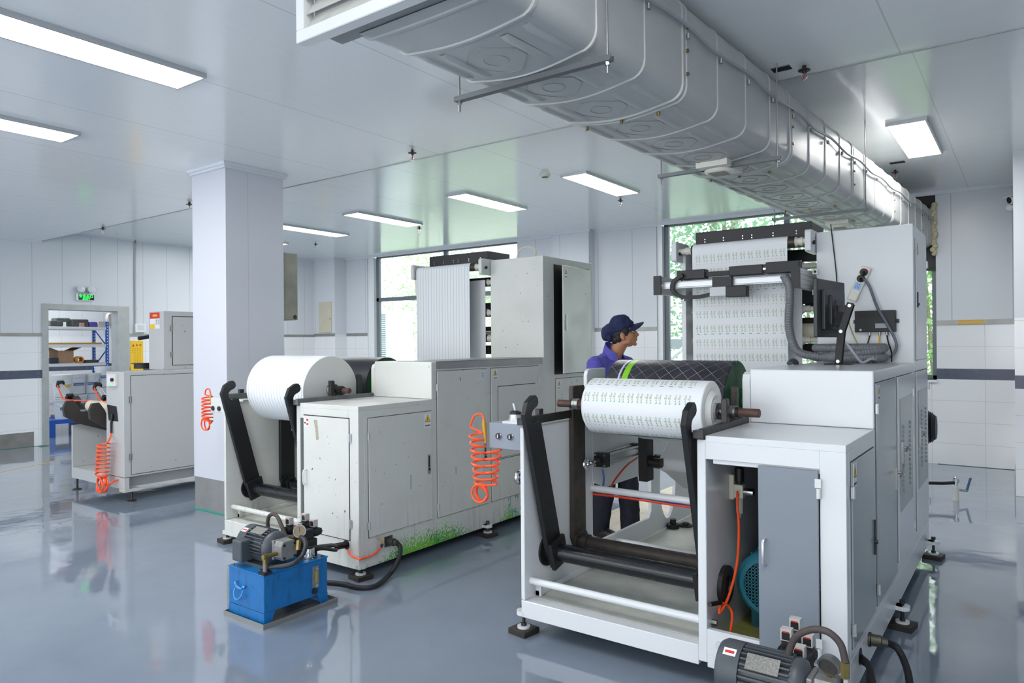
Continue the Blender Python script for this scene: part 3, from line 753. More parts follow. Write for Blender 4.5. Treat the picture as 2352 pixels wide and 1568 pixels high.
def striped_paper():
    t = NT('striped_white_paper'); x, y, z = t.sep(t.geo())
    f = t.math('FRACT', t.math('DIVIDE', x, 0.0365))
    s = t.math('LESS_THAN', f, 0.16)
    t.put(t.b.inputs['Base Color'], t.mix(t.math('MULTIPLY', s, 0.8), lin((228,231,234)), lin((176,186,192))))
    t.b.inputs['Roughness'].default_value = 0.6
    return t.m
STRIPED = striped_paper()
def lined_drum():
    """black rubber with scratched white diamond lines and a green band"""
    t = NT('scored_black_drum'); x, y, z = t.sep(t.obj())
    tc = t.obj(); n = t.new('ShaderNodeMath', operation='ARCTAN2')
    t.put(n.inputs[0], t.math('SUBTRACT', z, DRUMC[1])); t.put(n.inputs[1], t.math('SUBTRACT', y, DRUMC[0])); a = t.math('MULTIPLY', n.outputs[0], 0.235)
    def fam(sg):
        v = t.math('FRACT', t.math('DIVIDE', t.math('ADD', t.math('MULTIPLY', a, sg), t.math('MULTIPLY', x, 1.0)), 0.085))
        return t.math('LESS_THAN', v, 0.025)
    ln = t.math('MAXIMUM', fam(1.0), fam(-1.0))
    ln = t.math('MULTIPLY', ln, t.ramp(t.noise(tc, 9, 2), 0.35, 0.5, 0.2, 0.75))
    col = t.mix(t.ramp(t.noise(tc, 7, 4), 0.35, 0.65), lin((40,40,46)), lin((54,52,64)))
    col = t.mix(ln, col, lin((196,200,200)))
    X0 = DRUMC[2]
    gb = t.math('MULTIPLY', t.math('GREATER_THAN', x, X0), t.math('LESS_THAN', x, X0+0.038))
    col = t.mix(gb, col, lin((132,206,34)))
    wb2 = t.math('MULTIPLY', t.math('GREATER_THAN', x, X0-0.028), t.math('LESS_THAN', x, X0-0.016))
    col = t.mix(wb2, col, lin((200,200,226)))
    t.put(t.b.inputs['Base Color'], col); t.b.inputs['Roughness'].default_value = 0.42
    return t.m
CA = dict(XL=-2.20, XM0=-1.22, XM1=-1.18, XR=-0.60, Y0=3.08, Y1=3.71, Y2=5.16, Y3=5.86, zb=0.095, zt=1.13, zd=1.405, ztall=2.29,
          paint=WHITE2, door=GREYDOOR, new=True, boxz=(2.24, 2.372), rollz=(2.075, 1.775, 1.555), web=(0.175, 0.855), webmat=PAPER, webmat2=PAPER)
CB_ = dict(XL=-5.13, XM0=-4.22, XM1=-4.18, XR=-3.575, Y0=3.18, Y1=3.89, Y2=5.39, Y3=6.28, zb=0.065, zt=1.14, zd=1.415, ztall=2.345,
          paint=DIRTY, door=DIRTY, new=False, boxz=(2.30, 2.44), rollz=(2.15, 1.85, 1.60), web=(0.075, 0.775), webmat=STRIPED, webmat2=PAPER, strip=True)
_ra = ((CA['XL']+CA['XR'])/2, (CA['Y0']+CA['Y3'])/2)
_yd = 3.08+(4.03-3.08)
DRUMC = (_yd-_ra[1], 1.205, -1.985-_ra[0])      # drum axis and band position in the press's own coordinates
CA['drum'] = lined_drum(); CB_['drum'] = M('smooth_black_drum', (44,44,50), 0.3, mottled=0.15, nsc=4)
CB_['webmat2'] = PAPER
A = press('clean white printing press in front with grey side doors and printed paper on it', CA)
B = press('worn cream-white printing press with green ink splashes along its base', CB_)
# ================================================================ front press: doors, contents, controls
ra = A['root']; XR = CA['XR']; X1, Y1v = (1,0,0), (0,1,0)
def tee_handle(parent, y, z, x):
    m = MB(); m.box(x, x+0.010, y-0.006, y+0.006, z-0.06, z+0.06).cyl((x+0.012, y, z+0.03), (x+0.03, y, z+0.03), 0.006, 10)
    m.tube([(x+0.03, y-0.05, z+0.018), (x+0.032, y, z+0.032), (x+0.03, y+0.05, z+0.018)], 0.005, 8)
    return m.build('door_handle', STEEL, parent)
d1 = door_side(ra, XR, 3.165, 3.675, 0.29, 1.05, MIRRORW, lock=False); 
MB().box(XR+0.008, XR+0.016, 3.635, 3.652, 0.56, 0.72).cyl((XR+0.012, 3.643, 0.62), (XR+0.024, 3.643, 0.62), 0.009, 12).build('latch', DARKST, d1, 0.002, 1)
warn_label(d1, (XR+0.0092, 3.205, 0.995), Y1v, (0,0,1), X1, 0.10)
d2 = door_side(ra, XR, 3.745, 4.345, 0.29, 1.345, MIRRORW, lock=False); tee_handle(d2, 4.29, 0.81, XR+0.008)
warn_label(d2, (XR+0.0092, 3.79, 1.30), Y1v, (0,0,1), X1, 0.07)
def louvre_door(y0, y1, z0, z1, py0, py1, pz0, pz1, hy, cols, kz0, kz1, n):
    d = door_side(ra, XR, y0, y1, z0, z1, WHITE2, hinge_lo=False, lock=False)
    p = MB().box(XR+0.008, XR+0.011, py0, py1, pz0, pz1).build('inset_panel', MIRRORW, d, 0.001, 1)
    for yk in cols:
        l = MB()
        for i in range(n):
            z = kz1-(kz1-kz0)*i/(n-1); l.lathe([(0, 0.010), (0.006, 0.008), (0.008, 0.0)], (XR+0.011, yk, z), (1,0,0), 10)
        l.build('louvre_vents', MIRRORW, p)
    tee_handle(d, hy, 0.92, XR+0.011)
    return d
louvre_door(4.41, 5.02, 0.33, 1.345, 4.47, 4.965, 0.59, 1.22, 4.50, (4.565, 4.83), 0.70, 1.06, 14)
louvre_door(5.20, 5.80, 0.33, 1.345, 5.26, 5.745, 0.585, 1.22, 5.30, (5.40, 5.62), 0.72, 1.08, 14)
ud = door_side(ra, XR, 5.245, 5.79, 1.42, 2.20, WHITE2, hinge_lo=False)
warn_label(ud, (XR+0.0092, 5.30, 2.14), Y1v, (0,0,1), X1, 0.07)
# grey front door and its handle
fd = MB().box(-0.945, -0.703, 3.066, 3.079, 0.235, 1.02).build('door', GREYDOOR, ra, 0.002, 1)
hm = MB(); hx = -0.918
hm.tube([(hx, 3.066, 0.60), (hx, 3.045, 0.603), (hx, 3.038, 0.612), (hx, 3.038, 0.700), (hx, 3.045, 0.709), (hx, 3.066, 0.712)], 0.006, 8); hm.build('door_handle', ALU, fd)
for z in (0.95, 0.30):
    h = MB().cyl((-0.700, 3.060, z-0.04), (-0.700, 3.060, z), 0.009, 10).obox((-0.703, 3.064, z+0.02), X1, (0,0,1), Y1v, 0.012, 0.018, 0.003); h.build('hinge', WHITE, fd)
bt = MB(); bolts(bt, [(-1.125, 3.08, 0.21)], (0,-1,0), 0.016, 0.008); bt.build('cap_screw', CHROME, ra)
MB().lathe([(0, 0.09), (0.022, 0.09), (0.024, 0.082), (0.024, 0.045), (0.012, 0.04), (0.012, 0.0)], (-1.18, 3.295, 0.405), X1, 36).build('bearing_flange', BLACKP, ra)
MB().cyl((-1.18, 3.14, 0.277), (-1.155, 3.14, 0.277), 0.014, 6).build('hex_nut', STEEL, ra)
MB().box(-1.179, -0.72, 3.14, 4.2, 0.151, 0.158).build('oil_tray', OILY, ra)
# motor inside the cabinet
mo = thing('electric_motor', 'teal fan-cooled motor half hidden behind the grey cabinet door', 'motor', (-1.03, 3.5, 0.159))
mc = (-1.005, 3.40, 0.395); rm = 0.155
b = MB(); b.lathe([(0.045, rm*0.9), (0.06, rm*0.96), (0.40, rm*0.96), (0.44, rm*0.7), (0.44, 0)], mc, Y1v, 40, close=False)
for i in range(24):
    a = 2*PI*i/24; c_, s_ = math.cos(a), math.sin(a); b.obox((mc[0]+c_*rm*0.98, mc[1]+0.25, mc[2]+s_*rm*0.98), (c_,0,s_), Y1v, (-s_,0,c_), 0.014, 0.13, 0.004)
b.box(mc[0]-0.11, mc[0]+0.11, mc[1]+0.1, mc[1]+0.36, 0.159, 0.25); b.build('motor_body', TEAL, mo)
b = MB(); b.lathe([(0.0, rm*0.86), (0.012, rm*0.97), (0.03, rm*1.02), (0.13, rm*1.02), (0.13, rm*0.97), (0.03, rm*0.97), (0.004, rm*0.84)], mc, Y1v, 48, close=False)
g = 0.0155                                                    # the fan grille: bars crossing in squares
for i in range(-8, 9):
    q = i*g; L = math.sqrt(max(0, (rm*0.86)**2-q*q))
    if L < 0.02: continue
    b.box(mc[0]+q-0.0026, mc[0]+q+0.0026, mc[1]+0.002, mc[1]+0.006, mc[2]-L, mc[2]+L)
    b.box(mc[0]-L, mc[0]+L, mc[1]+0.002, mc[1]+0.006, mc[2]+q-0.0026, mc[2]+q+0.0026)
b.lathe([(0.001, 0.03), (0.007, 0.03)], mc, Y1v, 24)
ring = [(rm*0.86, 0.0), (rm*0.72, 0.0)]
b.lathe([(0.001, rm*0.865), (0.001, rm*0.74)], mc, Y1v, 48, close=False)
b.build('fan_cover', TEAL, mo)
b = MB(); b.lathe([(0.03, rm*0.88), (0.04, rm*0.88)], mc, Y1v, 32)
for i in range(7):
    a = 2*PI*i/7; b.obox((mc[0]+0.06*math.cos(a), mc[1]+0.022, mc[2]+0.06*math.sin(a)), (math.cos(a),0,math.sin(a)), (-math.sin(a),0.6,math.cos(a)), Y1v, 0.05, 0.015, 0.003)
b.build('fan', INK, mo)
# filter regulator on the middle plate, with its hose
fr_ = thing('air_regulator', 'small air filter regulator with black knob on the inner cabinet wall', 'air regulator', (-1.15, 3.42, 0.72))
fx, fy = -1.135, 3.40
MB().box(fx-0.022, fx+0.022, fy-0.022, fy+0.022, 0.80, 0.865).box(fx-0.045, fx-0.022, fy-0.02, fy+0.02, 0.79, 0.91).build('regulator_body', M('ivory_cast_body', (206,202,186), 0.45), fr_, 0.004, 2)
MB().cyl((fx, fy, 0.865), (fx, fy, 0.875), 0.014, 16).cyl((fx, fy, 0.875), (fx, fy, 0.945), 0.021, 20, bev=0.004).build('adjusting_knob', INK, fr_)
MB().cyl((fx, fy, 0.725), (fx, fy, 0.80), 0.017, 18, bev=0.004).cyl((fx, fy, 0.705), (fx, fy, 0.725), 0.006, 10).build('filter_bowl', M('clear_bowl', (196,196,188), 0.2), fr_)
MB().cyl((fx+0.022, fy, 0.832), (fx+0.06, fy, 0.832), 0.018, 16).cyl((fx+0.06, fy, 0.832), (fx+0.068, fy, 0.832), 0.02, 20).cyl((fx, fy-0.03, 0.835), (fx, fy-0.02, 0.835), 0.011, 12).build('pressure_gauge', CHROME, fr_)
hp = smooth_path([(fx, fy-0.03, 0.835), (fx+0.005, fy-0.05, 0.80), (fx+0.015, fy-0.06, 0.66), (fx+0.01, fy-0.08, 0.50), (fx-0.005, fy-0.15, 0.37), (fx-0.02, fy-0.23, 0.315), PX(1655, 1383, -1.155)])
hp2 = smooth_path([PX(1655, 1383, -1.155), PX(1672, 1391, -1.14), PX(1682, 1415, -1.12), (-1.10, 3.13, 0.20), (-1.095, 3.13, 0.16)])
oh = MB().mat(0).tube(hp, 0.006, 8).tube(hp2, 0.006, 8); oh.mat(1).cyl(PX(1630, 1388, -1.165), PX(1655, 1383, -1.155), 0.010, 12)
tag(oh.build('air_hose', [ORANGE, INK]), 'orange air hose hanging from the regulator inside the open cabinet', 'hose')

# control box on the left plate, with a joystick valve, and its coiled hose
co = MB().box(-2.50, -2.205, 3.20, 3.30, 0.955, 1.10).build('control_box', GREYBOX, ra, 0.004, 2)
for px_, py_ in ((1146, 1001), (1173, 1003)):
    c = PY(px_, py_, 3.20)
    k_ = MB().mat(0).cyl(c, c-Vector((0, 0.008, 0)), 0.020, 24, bev=0.002); k_.mat(1).cyl(c-Vector((0, 0.008, 0)), c-Vector((0, 0.012, 0)), 0.0165, 24)
    k_.mat(2).obox(c-Vector((0, 0.0135, 0)), X1, (0,0,1), Y1v, 0.003, 0.010, 0.0015); k_.build('selector_knob', [CHROME, INK, LABELW], co)
j = MB(); c = Vector((-2.35, 3.25, 1.10))
j.mat(0).obox(c+Vector((0,0,0.006)), X1, Y1v, (0,0,1), 0.06, 0.045, 0.006).lathe([(0.012, 0.042), (0.03, 0.036), (0.05, 0.034)], c, (0,0,1), 24); j.mat(1).lathe([(0.05, 0.034), (0.064, 0.032), (0.07, 0.022)], c, (0,0,1), 24)
j.mat(0).cyl(c+Vector((0,0,0.07)), c+Vector((-0.012,0,0.11)), 0.007, 12, 0.010)
j.build('toggle_valve', [ALU, INK], co)
def coil(x0, y0, zt_, zb_, R, turns, lean=(0, 0), n=18, flat=1.0):
    out = []
    for i in range(int(turns*n)+1):
        t_ = i/(turns*n); a = 2*PI*turns*t_
        out.append((x0+lean[0]*t_+R*math.cos(a), y0+lean[1]*t_+R*flat*math.sin(a), zt_+(zb_-zt_)*t_))
    return out
h0 = Vector((-2.53, 3.19, 1.115))
down = smooth_path([h0, h0+Vector((-0.02,0,0.03)), h0+Vector((-0.065,-0.01,0.015)), h0+Vector((-0.10,-0.01,-0.06))], 6)[:-1]
down += coil(-2.575, 3.18, 1.04, 0.75, 0.046, 7.6, (0.035, 0), flat=0.9)
nest = [Vector((-2.535+0.048*math.cos(a), 3.155+0.02*math.sin(a*0.5)+0.004*k_, 0.70+0.05*math.sin(a))) for k_, a in ((i/16, PI*0.1+2*PI*i/16) for i in range(int(16*3.2)))]
up = coil(-2.50, 3.20, 0.75, 0.955, 0.044, 5.2, (0.035, 0), flat=0.9)
ch = MB(); ch.mat(0).tube(down+nest+up, 0.0062, 7); ch.mat(1).cyl(h0-Vector((-0.012,0,0.13)), h0-Vector((0,0,0.02)), 0.007, 12, 0.014).cyl(h0-Vector((0,0,0.02)), h0, 0.010, 12)
tag(ch.build('coiled_air_hose', [ORANGE, M('gold_fitting', (206,152,40), 0.35, 0.3)]), 'orange coiled air hose hanging beside the grey control box with two knobs', 'air hose', 'orange coiled air hoses')
for rt, cf in ((ra, CA), (B['root'], CB_)):
    xo = cf['XL']; y = cf['Y0']-0.0; xo = xo-0.02
    l = MB(); l.prism([(y+0.17, 0.83), (y+0.24, 0.80), (y+0.30, 0.40), (y+0.22, 0.36)], 'x', xo-0.075, xo-0.045).cyl((xo-0.075, y+0.26, 0.385), (xo, y+0.26, 0.385), 0.03, 16)
    l.build('outer_lever', BLACKP, rt, 0.003, 1)
    l = MB(); l.torus((xo-0.10, y+0.16, 0.80), X1, 0.027, 0.014, 24, 10).cyl((xo-0.10, y+0.18, 0.815), (xo-0.09, y+0.36, 0.90), 0.018, 12).cyl((xo-0.115, y+0.16, 0.80), (xo-0.075, y+0.16, 0.80), 0.015, 12)
    l.build('rod_end', CHROME, rt)
    MB().obox((xo-0.06, y+0.36, 0.92), (0.3,1,0.4), X1, (0,-0.4,1), 0.05, 0.03, 0.03).cyl((xo-0.10, y+0.30, 0.93), (xo-0.06, y+0.34, 0.93), 0.013, 6).build('outer_cylinder_mount', RUST, rt, 0.003, 1)

# ---------------------------------------------------------------- the print on web and roll
LET = text_mesh('A-SHUI', 0.0122, 0.0)
LW = max(p[0] for p in LET[0])-min(p[0] for p in LET[0])
def motif(mb, put):
    """put(u, v) -> point; u runs along the reading direction"""
    vs, fs = LET
    mb.mat(0).add([put(0.0085+LW/2+x, y) for x, y in vs], fs)
    out = []; inn = []                                        # crescent swirl
    for i in range(9):
        a = 0.6+4.2*i/8; out.append((0.001-0.0052*math.sin(a), 0.0052*math.cos(a))); inn.append((0.0015-0.0034*math.sin(a), 0.0010+0.0036*math.cos(a)))
    n = 9; mb.add([put(*p) for p in out]+[put(*p) for p in inn], [(i, i+1, n+i+1, n+i) for i in range(8)])
    mb.mat(1).add([put(0.022, 0.005), put(0.027, 0.006), put(0.033, 0.0095), put(0.027, 0.0105), put(0.023, 0.0085)], [(0,1,2,3,4)])
def lay_print(mb, nx, x0, dx, rows, du, surf, dash=3, ph=0):
    for r in range(rows):
        for c in range(nx):
            for k_ in (0, 1):
                x = x0+c*dx+k_*dx*0.40
                motif(mb, lambda u, v, x=x, r=r: surf(r*du+u, x-v))
            if (r+ph) % dash == 0:
                q = [surf(r*du-0.020, x0+c*dx-0.004+e) for e in (0, 0.021)]+[surf(r*du-0.0165, x0+c*dx-0.004+e) for e in (0.021, 0)]
                mb.mat(0).add(q, [(0,1,2,3)])
            elif (r+ph) % dash == 2:
                for k_ in (0, 1):
                    x = x0+c*dx+k_*dx*0.40; q = [surf(r*du-0.024+b_, x-0.003+a_) for a_, b_ in ((0, 0), (0.005, 0.002), (0.006, 0.008), (0.001, 0.005))]; mb.mat(1).add(q, [(0,1,2,3)])
zt0 = A['zc2']+0.015; zbot = 1.40; wx = A['wx']; yfw = A['yf']
def web_surf(u, x): return (x, yfw-0.0009, 1.416+u)
pm_ = MB(); lay_print(pm_, 12, wx[0]+0.035, 0.0548, 8, 0.1034, web_surf, 3, 1)
pm_.build('printed_pattern', [GREENP, YELLP], A['webobj'])

# ---------------------------------------------------------------- paper rolls
def paper_roll(name, label, X0, X1_, yc, zc, r, core, mat, cone=0.0, rag=False, ends=(0.25, 0.22)):
    t = thing(name, label, 'paper roll', ((X0+X1_)/2, yc, zc-r), 'paper rolls on the presses')
    p = MB(); L = X1_-X0
    p.mat(0)
    prof = [(0, r-0.05 if cone else r-0.001), (cone*0.45, r-0.018) if cone else (0.0005, r), (cone, r) if cone else (0.001, r), (L-0.004, r), (L, r-0.004)]
    p.lathe(prof, (X0, yc, zc), X1, 80, close=False)
    p.mat(1)
    if rag: e = [(L, r-0.004), (L+0.004, r-0.03), (L-0.002, r-0.05), (L+0.010, core+0.045), (L+0.022, core+0.04), (L+0.012, core+0.015), (L+0.018, core)]
    else: e = [(L, r-0.004), (L+0.001, r-0.05), (L, r-0.09), (L+0.002, core+0.05), (L+0.001, core)]
    p.lathe(e+[(L-0.06, core)], (X0, yc, zc), X1, 80, close=False)
    p.lathe([(0, r-0.05 if cone else r-0.001), (-0.001, core), (0.06, core)], (X0, yc, zc), X1, 64, close=False)
    po = p.build('wound_paper', [mat, PAPEREND], t, angle=25)
    s = MB(); s.mat(0).cyl((X0-ends[0], yc, zc), (X0-0.02, yc, zc), 0.021, 20, bev=0.003).cyl((X1_+0.10, yc, zc), (X1_+ends[1], yc, zc), 0.021, 20, bev=0.003); s.mat(1).cyl((X0-0.02, yc, zc), (X1_+0.10, yc, zc), 0.019, 20)
    s.build('shaft', [RUST, STEEL], t)
    MB().cyl((X0-0.03, yc, zc), (X0+0.05, yc, zc), core-0.004, 28, bev=0.003).build('core_chuck', ALU, t)
    c = MB(); c.mat(0).cyl((X1_-0.05, yc, zc), (X1_+0.03, yc, zc), core-0.004, 28, bev=0.003)
    c.mat(1).cyl((X1_+0.03, yc, zc), (X1_+0.042, yc, zc), core-0.001, 28).cyl((X1_+0.008, yc-core*0.72, zc+core*0.66), (X1_+0.008, yc-core*0.76, zc+core*0.70), 0.006, 10)
    c.build('core_chuck', [ALU, DARKST], t)
    return t, po
ya, za, rr = 3.465, 1.203, 0.15
RA, RAp = paper_roll('paper_roll', 'paper roll printed with green lettering on the front white press', -1.985, -1.29, ya, za, rr, 0.042, PAPER, 0.03, True, (0.215, 0.235))
for xx, e in ((-1.205, 1), (-2.06, -1)):
    q = MB(); q.mat(0).cyl((xx, ya, za), (xx+e*0.022, ya, za), 0.031, 24).cyl((xx+e*0.024, ya, za), (xx+e*0.036, ya, za), 0.031, 24); q.mat(1).cyl((xx+e*0.036, ya, za), (xx+e*0.05, ya, za), 0.027, 24).cyl((xx+e*0.022, ya, za), (xx+e*0.024, ya, za), 0.027, 24)
    q.build('bearing', [STEEL, INK], RA)
def roll_surf(u, x):
    a = u/rr; return (x, ya-(rr+0.0008)*math.cos(a), za+(rr+0.0008)*math.sin(a))
pm_ = MB(); lay_print(pm_, 12, -1.985+0.045, 0.0515, 8, 2*PI*rr/8, lambda u, x: roll_surf(u-0.196, x), 4, 1)
pm_.build('printed_pattern', [GREENP, YELLP], RAp)
yb, zb_, rb = 3.545, 1.207, 0.258
RB_, _p = paper_roll('paper_roll', 'large white paper roll with thin grey stripes on the worn cream-white press', -4.985, -4.285, yb, zb_, rb, 0.046, STRIPED, 0.0, False, (0.12, 0.21))
for xx, e in ((-4.20, 1),):
    q = MB(); q.mat(0).cyl((xx, yb, zb_), (xx+e*0.022, yb, zb_), 0.034, 24).cyl((xx+e*0.026, yb, zb_), (xx+e*0.04, yb, zb_), 0.034, 24); q.mat(1).cyl((xx+e*0.04, yb, zb_), (xx+e*0.055, yb, zb_), 0.03, 24); q.build('bearing', [DARKST, INK], RB_)
# short stop plates and bent rod stands on the rails
for cf, yr in ((CA, ya), (CB_, yb)):
    rt = A['root'] if cf is CA else B['root']
    MB().prism([(yr-0.085, cf['zt']+0.024), (yr-0.045, cf['zt']+0.024), (yr-0.045, cf['zt']+0.135), (yr-0.055, cf['zt']+0.143), (yr-0.085, cf['zt']+0.143)], 'x', cf['XM0']+0.004, cf['XM0']+0.034).build('stop_plate', DARKST, rt, 0.003, 1)
    MB().prism([(yr-0.24, cf['zt']+0.024), (yr-0.20, cf['zt']+0.024), (yr-0.20, cf['zt']+0.06), (yr-0.24, cf['zt']+0.06)], 'x', cf['XL']-0.0, cf['XL']+0.03).build('stop_plate', DARKST, rt, 0.003, 1)
# slack paper under the roll of the front press, going round an idler
sl = MB(); pts = smooth_path([(3.50, 1.05), (3.60, 1.035), (3.72, 1.01), (3.90, 0.975), (4.02, 0.94), (4.10, 0.86), (4.12, 0.76), (4.17, 0.70), (4.26, 0.66), (4.42, 0.60)] and [(3.50, 1.045, 0), (3.62, 1.028, 0), (3.80, 1.0, 0), (3.96, 0.965, 0)], 4)
for cfx in (0,):
    x0, x1 = -1.90, -1.30; vs = []; P2 = [(p[0], p[1]) for p in pts]
    for y, z in P2:
        vs += [(x0, y, z), (x1, y, z)]
    for y, z in P2[::-1]:
        vs += [(x0, y, z-0.002), (x1, y, z-0.002)]
    sl.add(vs, [(2*i, 2*i+1, 2*i+3, 2*i+2) for i in range(2*len(P2)-1)], True)
sl.build('return_paper_web', PAPER, ra); MB().cyl((-2.02, 3.74, 1.055), (-1.27, 3.74, 1.055), 0.035, 24).build('lay_on_roller', BLACKP, ra)
sw_ = MB(); vs = []; P2 = [(4.52, 0.98), (4.30, 0.84)]
for i in range(9):
    a = PI*0.30+PI*0.62*i/8; P2.append((4.285-0.05*math.sin(a)*1.0, 0.775+0.055*math.cos(a)))
P2 += [(4.33, 0.70), (4.62, 0.55)]
for y, z in P2: vs += [(-1.93, y, z), (-1.32, y, z)]
for y, z in P2[::-1]: vs += [(-1.93, y+0.002, z), (-1.32, y+0.002, z)]
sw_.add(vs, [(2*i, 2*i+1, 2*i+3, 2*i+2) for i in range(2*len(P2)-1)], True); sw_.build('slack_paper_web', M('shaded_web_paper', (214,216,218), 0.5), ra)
MB().cyl((-1.98, 4.285, 0.775), (-1.27, 4.285, 0.775), 0.045, 24).build('idler_roller', BLACKP, ra)
for col_, pts in ((BLUEH, [(-2.135, 3.86, 0.775), (-2.12, 3.85, 0.72), (-2.11, 3.82, 0.66)]), (M('red_hose', (226,62,26), 0.35), [(-2.135, 4.34, 0.775), (-2.12, 4.15, 0.75), (-2.10, 3.95, 0.69), (-2.08, 3.84, 0.64)]),
                  (M('red_hose', (226,62,26), 0.35), [(-2.17, 3.80, 0.625), (-1.95, 3.785, 0.632), (-1.6, 3.785, 0.628), (-1.23, 3.785, 0.634)]), (BLUEH, [(-2.17, 3.83, 0.636), (-1.7, 3.82, 0.632), (-1.4, 3.80, 0.620), (-1.23, 3.80, 0.615)])):
    MB().tube(smooth_path(pts, 6), 0.006, 8).build('air_line', col_, ra)

# ---------------------------------------------------------------- things on the deck and the tall cabinet
zd = CA['zd']
mon = thing('monitor', 'black flat monitor seen from behind, on a hinged stand on the deck', 'monitor', (-0.93, 4.55, zd))
d = Vector((0.096, 0.995, 0)).normalized(); nb = Vector((0.995, -0.096, 0)).normalized(); up_ = Vector((0,0,1)); c0 = Vector((-1.025, 4.46, 1.745)); mc_ = c0+d*0.245
b = MB(); b.obox(mc_, d, up_, nb, 0.26, 0.175, 0.012); b.obox(mc_+nb*0.022+up_*-0.01, d, up_, nb, 0.19, 0.12, 0.012).obox(mc_+nb*0.038+up_*-0.01, d, up_, nb, 0.11, 0.09, 0.01); b.build('housing', M('monitor_black_plastic', (38,40,43), 0.38), mon, 0.006, 2)
MB().obox(mc_-nb*0.0125, d, up_, nb, 0.25, 0.165, 0.0006).build('screen', M('screen_glass', (12,14,18), 0.1), mon)
b = MB(); b.obox(mc_+nb*0.013+up_*0.06, d, up_, nb, 0.10, 0.004, 0.001); b.build('vent_slit', INK, mon)
b = MB(); vc = mc_+nb*0.050; b.obox(vc, d, up_, nb, 0.05, 0.05, 0.003).obox(vc+nb*0.03, d, up_, nb, 0.02, 0.02, 0.03); b.build('mount_plate', DARKST, mon)
p0 = Vector((-0.935, 4.62, zd+0.02)); p1 = Vector((-0.925, 4.66, zd+0.20)); p2 = vc+nb*0.07+up_*0.015
b = MB()
for q0, q1 in ((p0, p1), (p1, p2)):
    ax_ = (q1-q0).normalized(); sd = ax_.cross(Vector((0,1,0))).normalized(); w_ = ax_.cross(sd)
    for e in (-0.018, 0.018): b.obox((q0+q1)/2+w_*e, ax_, sd, w_, (q1-q0).length/2+0.015, 0.02, 0.004)
b.box(p0.x-0.075, p0.x+0.075, p0.y-0.05, p0.y+0.05, zd+0.0008, zd+0.006); b.build('stand', M('stand_black_metal', (30,31,33), 0.4, 0.2), mon, 0.002, 1)
b = MB()
for q in (p0, p1, p2): b.cyl(q-Vector((0.0,0.03,0)), q+Vector((0.0,0.03,0)), 0.010, 14)
b.build('hinge_pin', CHROME, mon)
b = MB(); mp = PZ(1818, 837, zd); b.sphere((mp.x, mp.y+0.03, zd+0.004), 0.055, 20, 12, (0.62, 1.0, 0.62)); 
b.v = [Vector((p.x, p.y, max(p.z, zd+0.0005))) for p in b.v]
tag(b.build('computer_mouse', M('grey_mouse', (66,68,72), 0.35)), 'dark grey computer mouse lying on the deck in front of the paper web', 'mouse')
Yt = CA['Y2']
# power strip
ps = thing('power_strip', 'white power strip with two black plugs hung slanting on the cabinet', 'power strip', tuple(PY(1975, 652, Yt-0.01)))
u_ = (PY(1990, 622, Yt)-PY(1961, 684, Yt)).normalized(); s_ = u_.cross(Vector((0,1,0))).normalized(); pc = PY(1975, 652, Yt)-Vector((0,0.018,0))
MB().obox(pc, u_, s_, Y1v, 0.118, 0.030, 0.017).build('strip_body', PVC, ps, 0.008, 3)
for f in (0.080, 0.035):
    c = pc+u_*f-Vector((0,0.017,0)); MB().cyl(c, c-Vector((0,0.02,0)), 0.024, 24, bev=0.004).cyl(c-Vector((0,0.02,0)), c-Vector((0,0.03,0))-s_*0.01-u_*0.01, 0.009, 10).build('plug', INK, ps)
c = pc-u_*0.018-Vector((0,0.0172,0)); o_ = MB().mat(0).obox(c, u_, s_, Y1v, 0.024, 0.022, 0.0006); o_.mat(1)
for a_, b_ in ((0.012,-0.008),(0.012,0.008),(-0.008,-0.009),(-0.008,0.009),(-0.002,0.0)): o_.obox(c+u_*a_+s_*b_-Vector((0,0.0008,0)), u_, s_, Y1v, 0.004, 0.0016, 0.0004)
o_.build('socket', [M('pale_blue_socket', (150,190,230), 0.4), INK], ps)
MB().cyl(pc+u_*0.105-s_*0.012-Vector((0,0.017,0)), pc+u_*0.105-s_*0.012-Vector((0,0.019,0)), 0.004, 10).build('indicator_lamp', M('red_lamp', (255,60,60), 0.4, emit=1.5), ps)
# black control unit on the cabinet
cu_ = thing('camera_control_unit', 'black perforated electronics box screwed to the tall cabinet above the cables', 'electronics box', tuple(PY(2013, 738, Yt-0.02)))
a0, a1 = PY(1967, 763, Yt), PY(2059, 712, Yt); bx = MB().box(a0.x, a1.x, Yt-0.055, Yt-0.002, a0.z, a1.z); bx.build('box_housing', BLACKB, cu_, 0.003, 2)
b = MB()
for i in range(16):
    for k_ in range(5): b.box(a0.x+0.022+i*0.0085, a0.x+0.0275+i*0.0085, Yt-0.0562, Yt-0.0552, a1.z-0.02-k_*0.0062, a1.z-0.0165-k_*0.0062)
b.build('perforation', INK, cu_)
b = MB().box(a1.x-0.115, a1.x-0.045, Yt-0.0565, Yt-0.0552, a0.z+0.025, a0.z+0.055); b.build('label', LABELG, cu_, label='grey label with fine print')
b = MB().cyl((a0.x+0.035, Yt-0.055, a0.z+0.015), (a0.x+0.035, Yt-0.057, a0.z+0.015), 0.007, 14); b.build('round_sticker', LABELW, cu_)
for x_, e in ((a1.x+0.008, 1), (a0.x-0.006, -1)):
    MB().box(x_-0.008, x_+0.008, Yt-0.02, Yt-0.002, (a0.z+a1.z)/2-0.012, (a0.z+a1.z)/2+0.012).build('mounting_ear', BLACKB, cu_)
for f in (0.36, 0.60, 0.78): MB().cyl((a0.x+(a1.x-a0.x)*f, Yt-0.03, a0.z), (a0.x+(a1.x-a0.x)*f, Yt-0.03, a0.z-0.022), 0.007, 10).build('plug', STEEL, cu_)
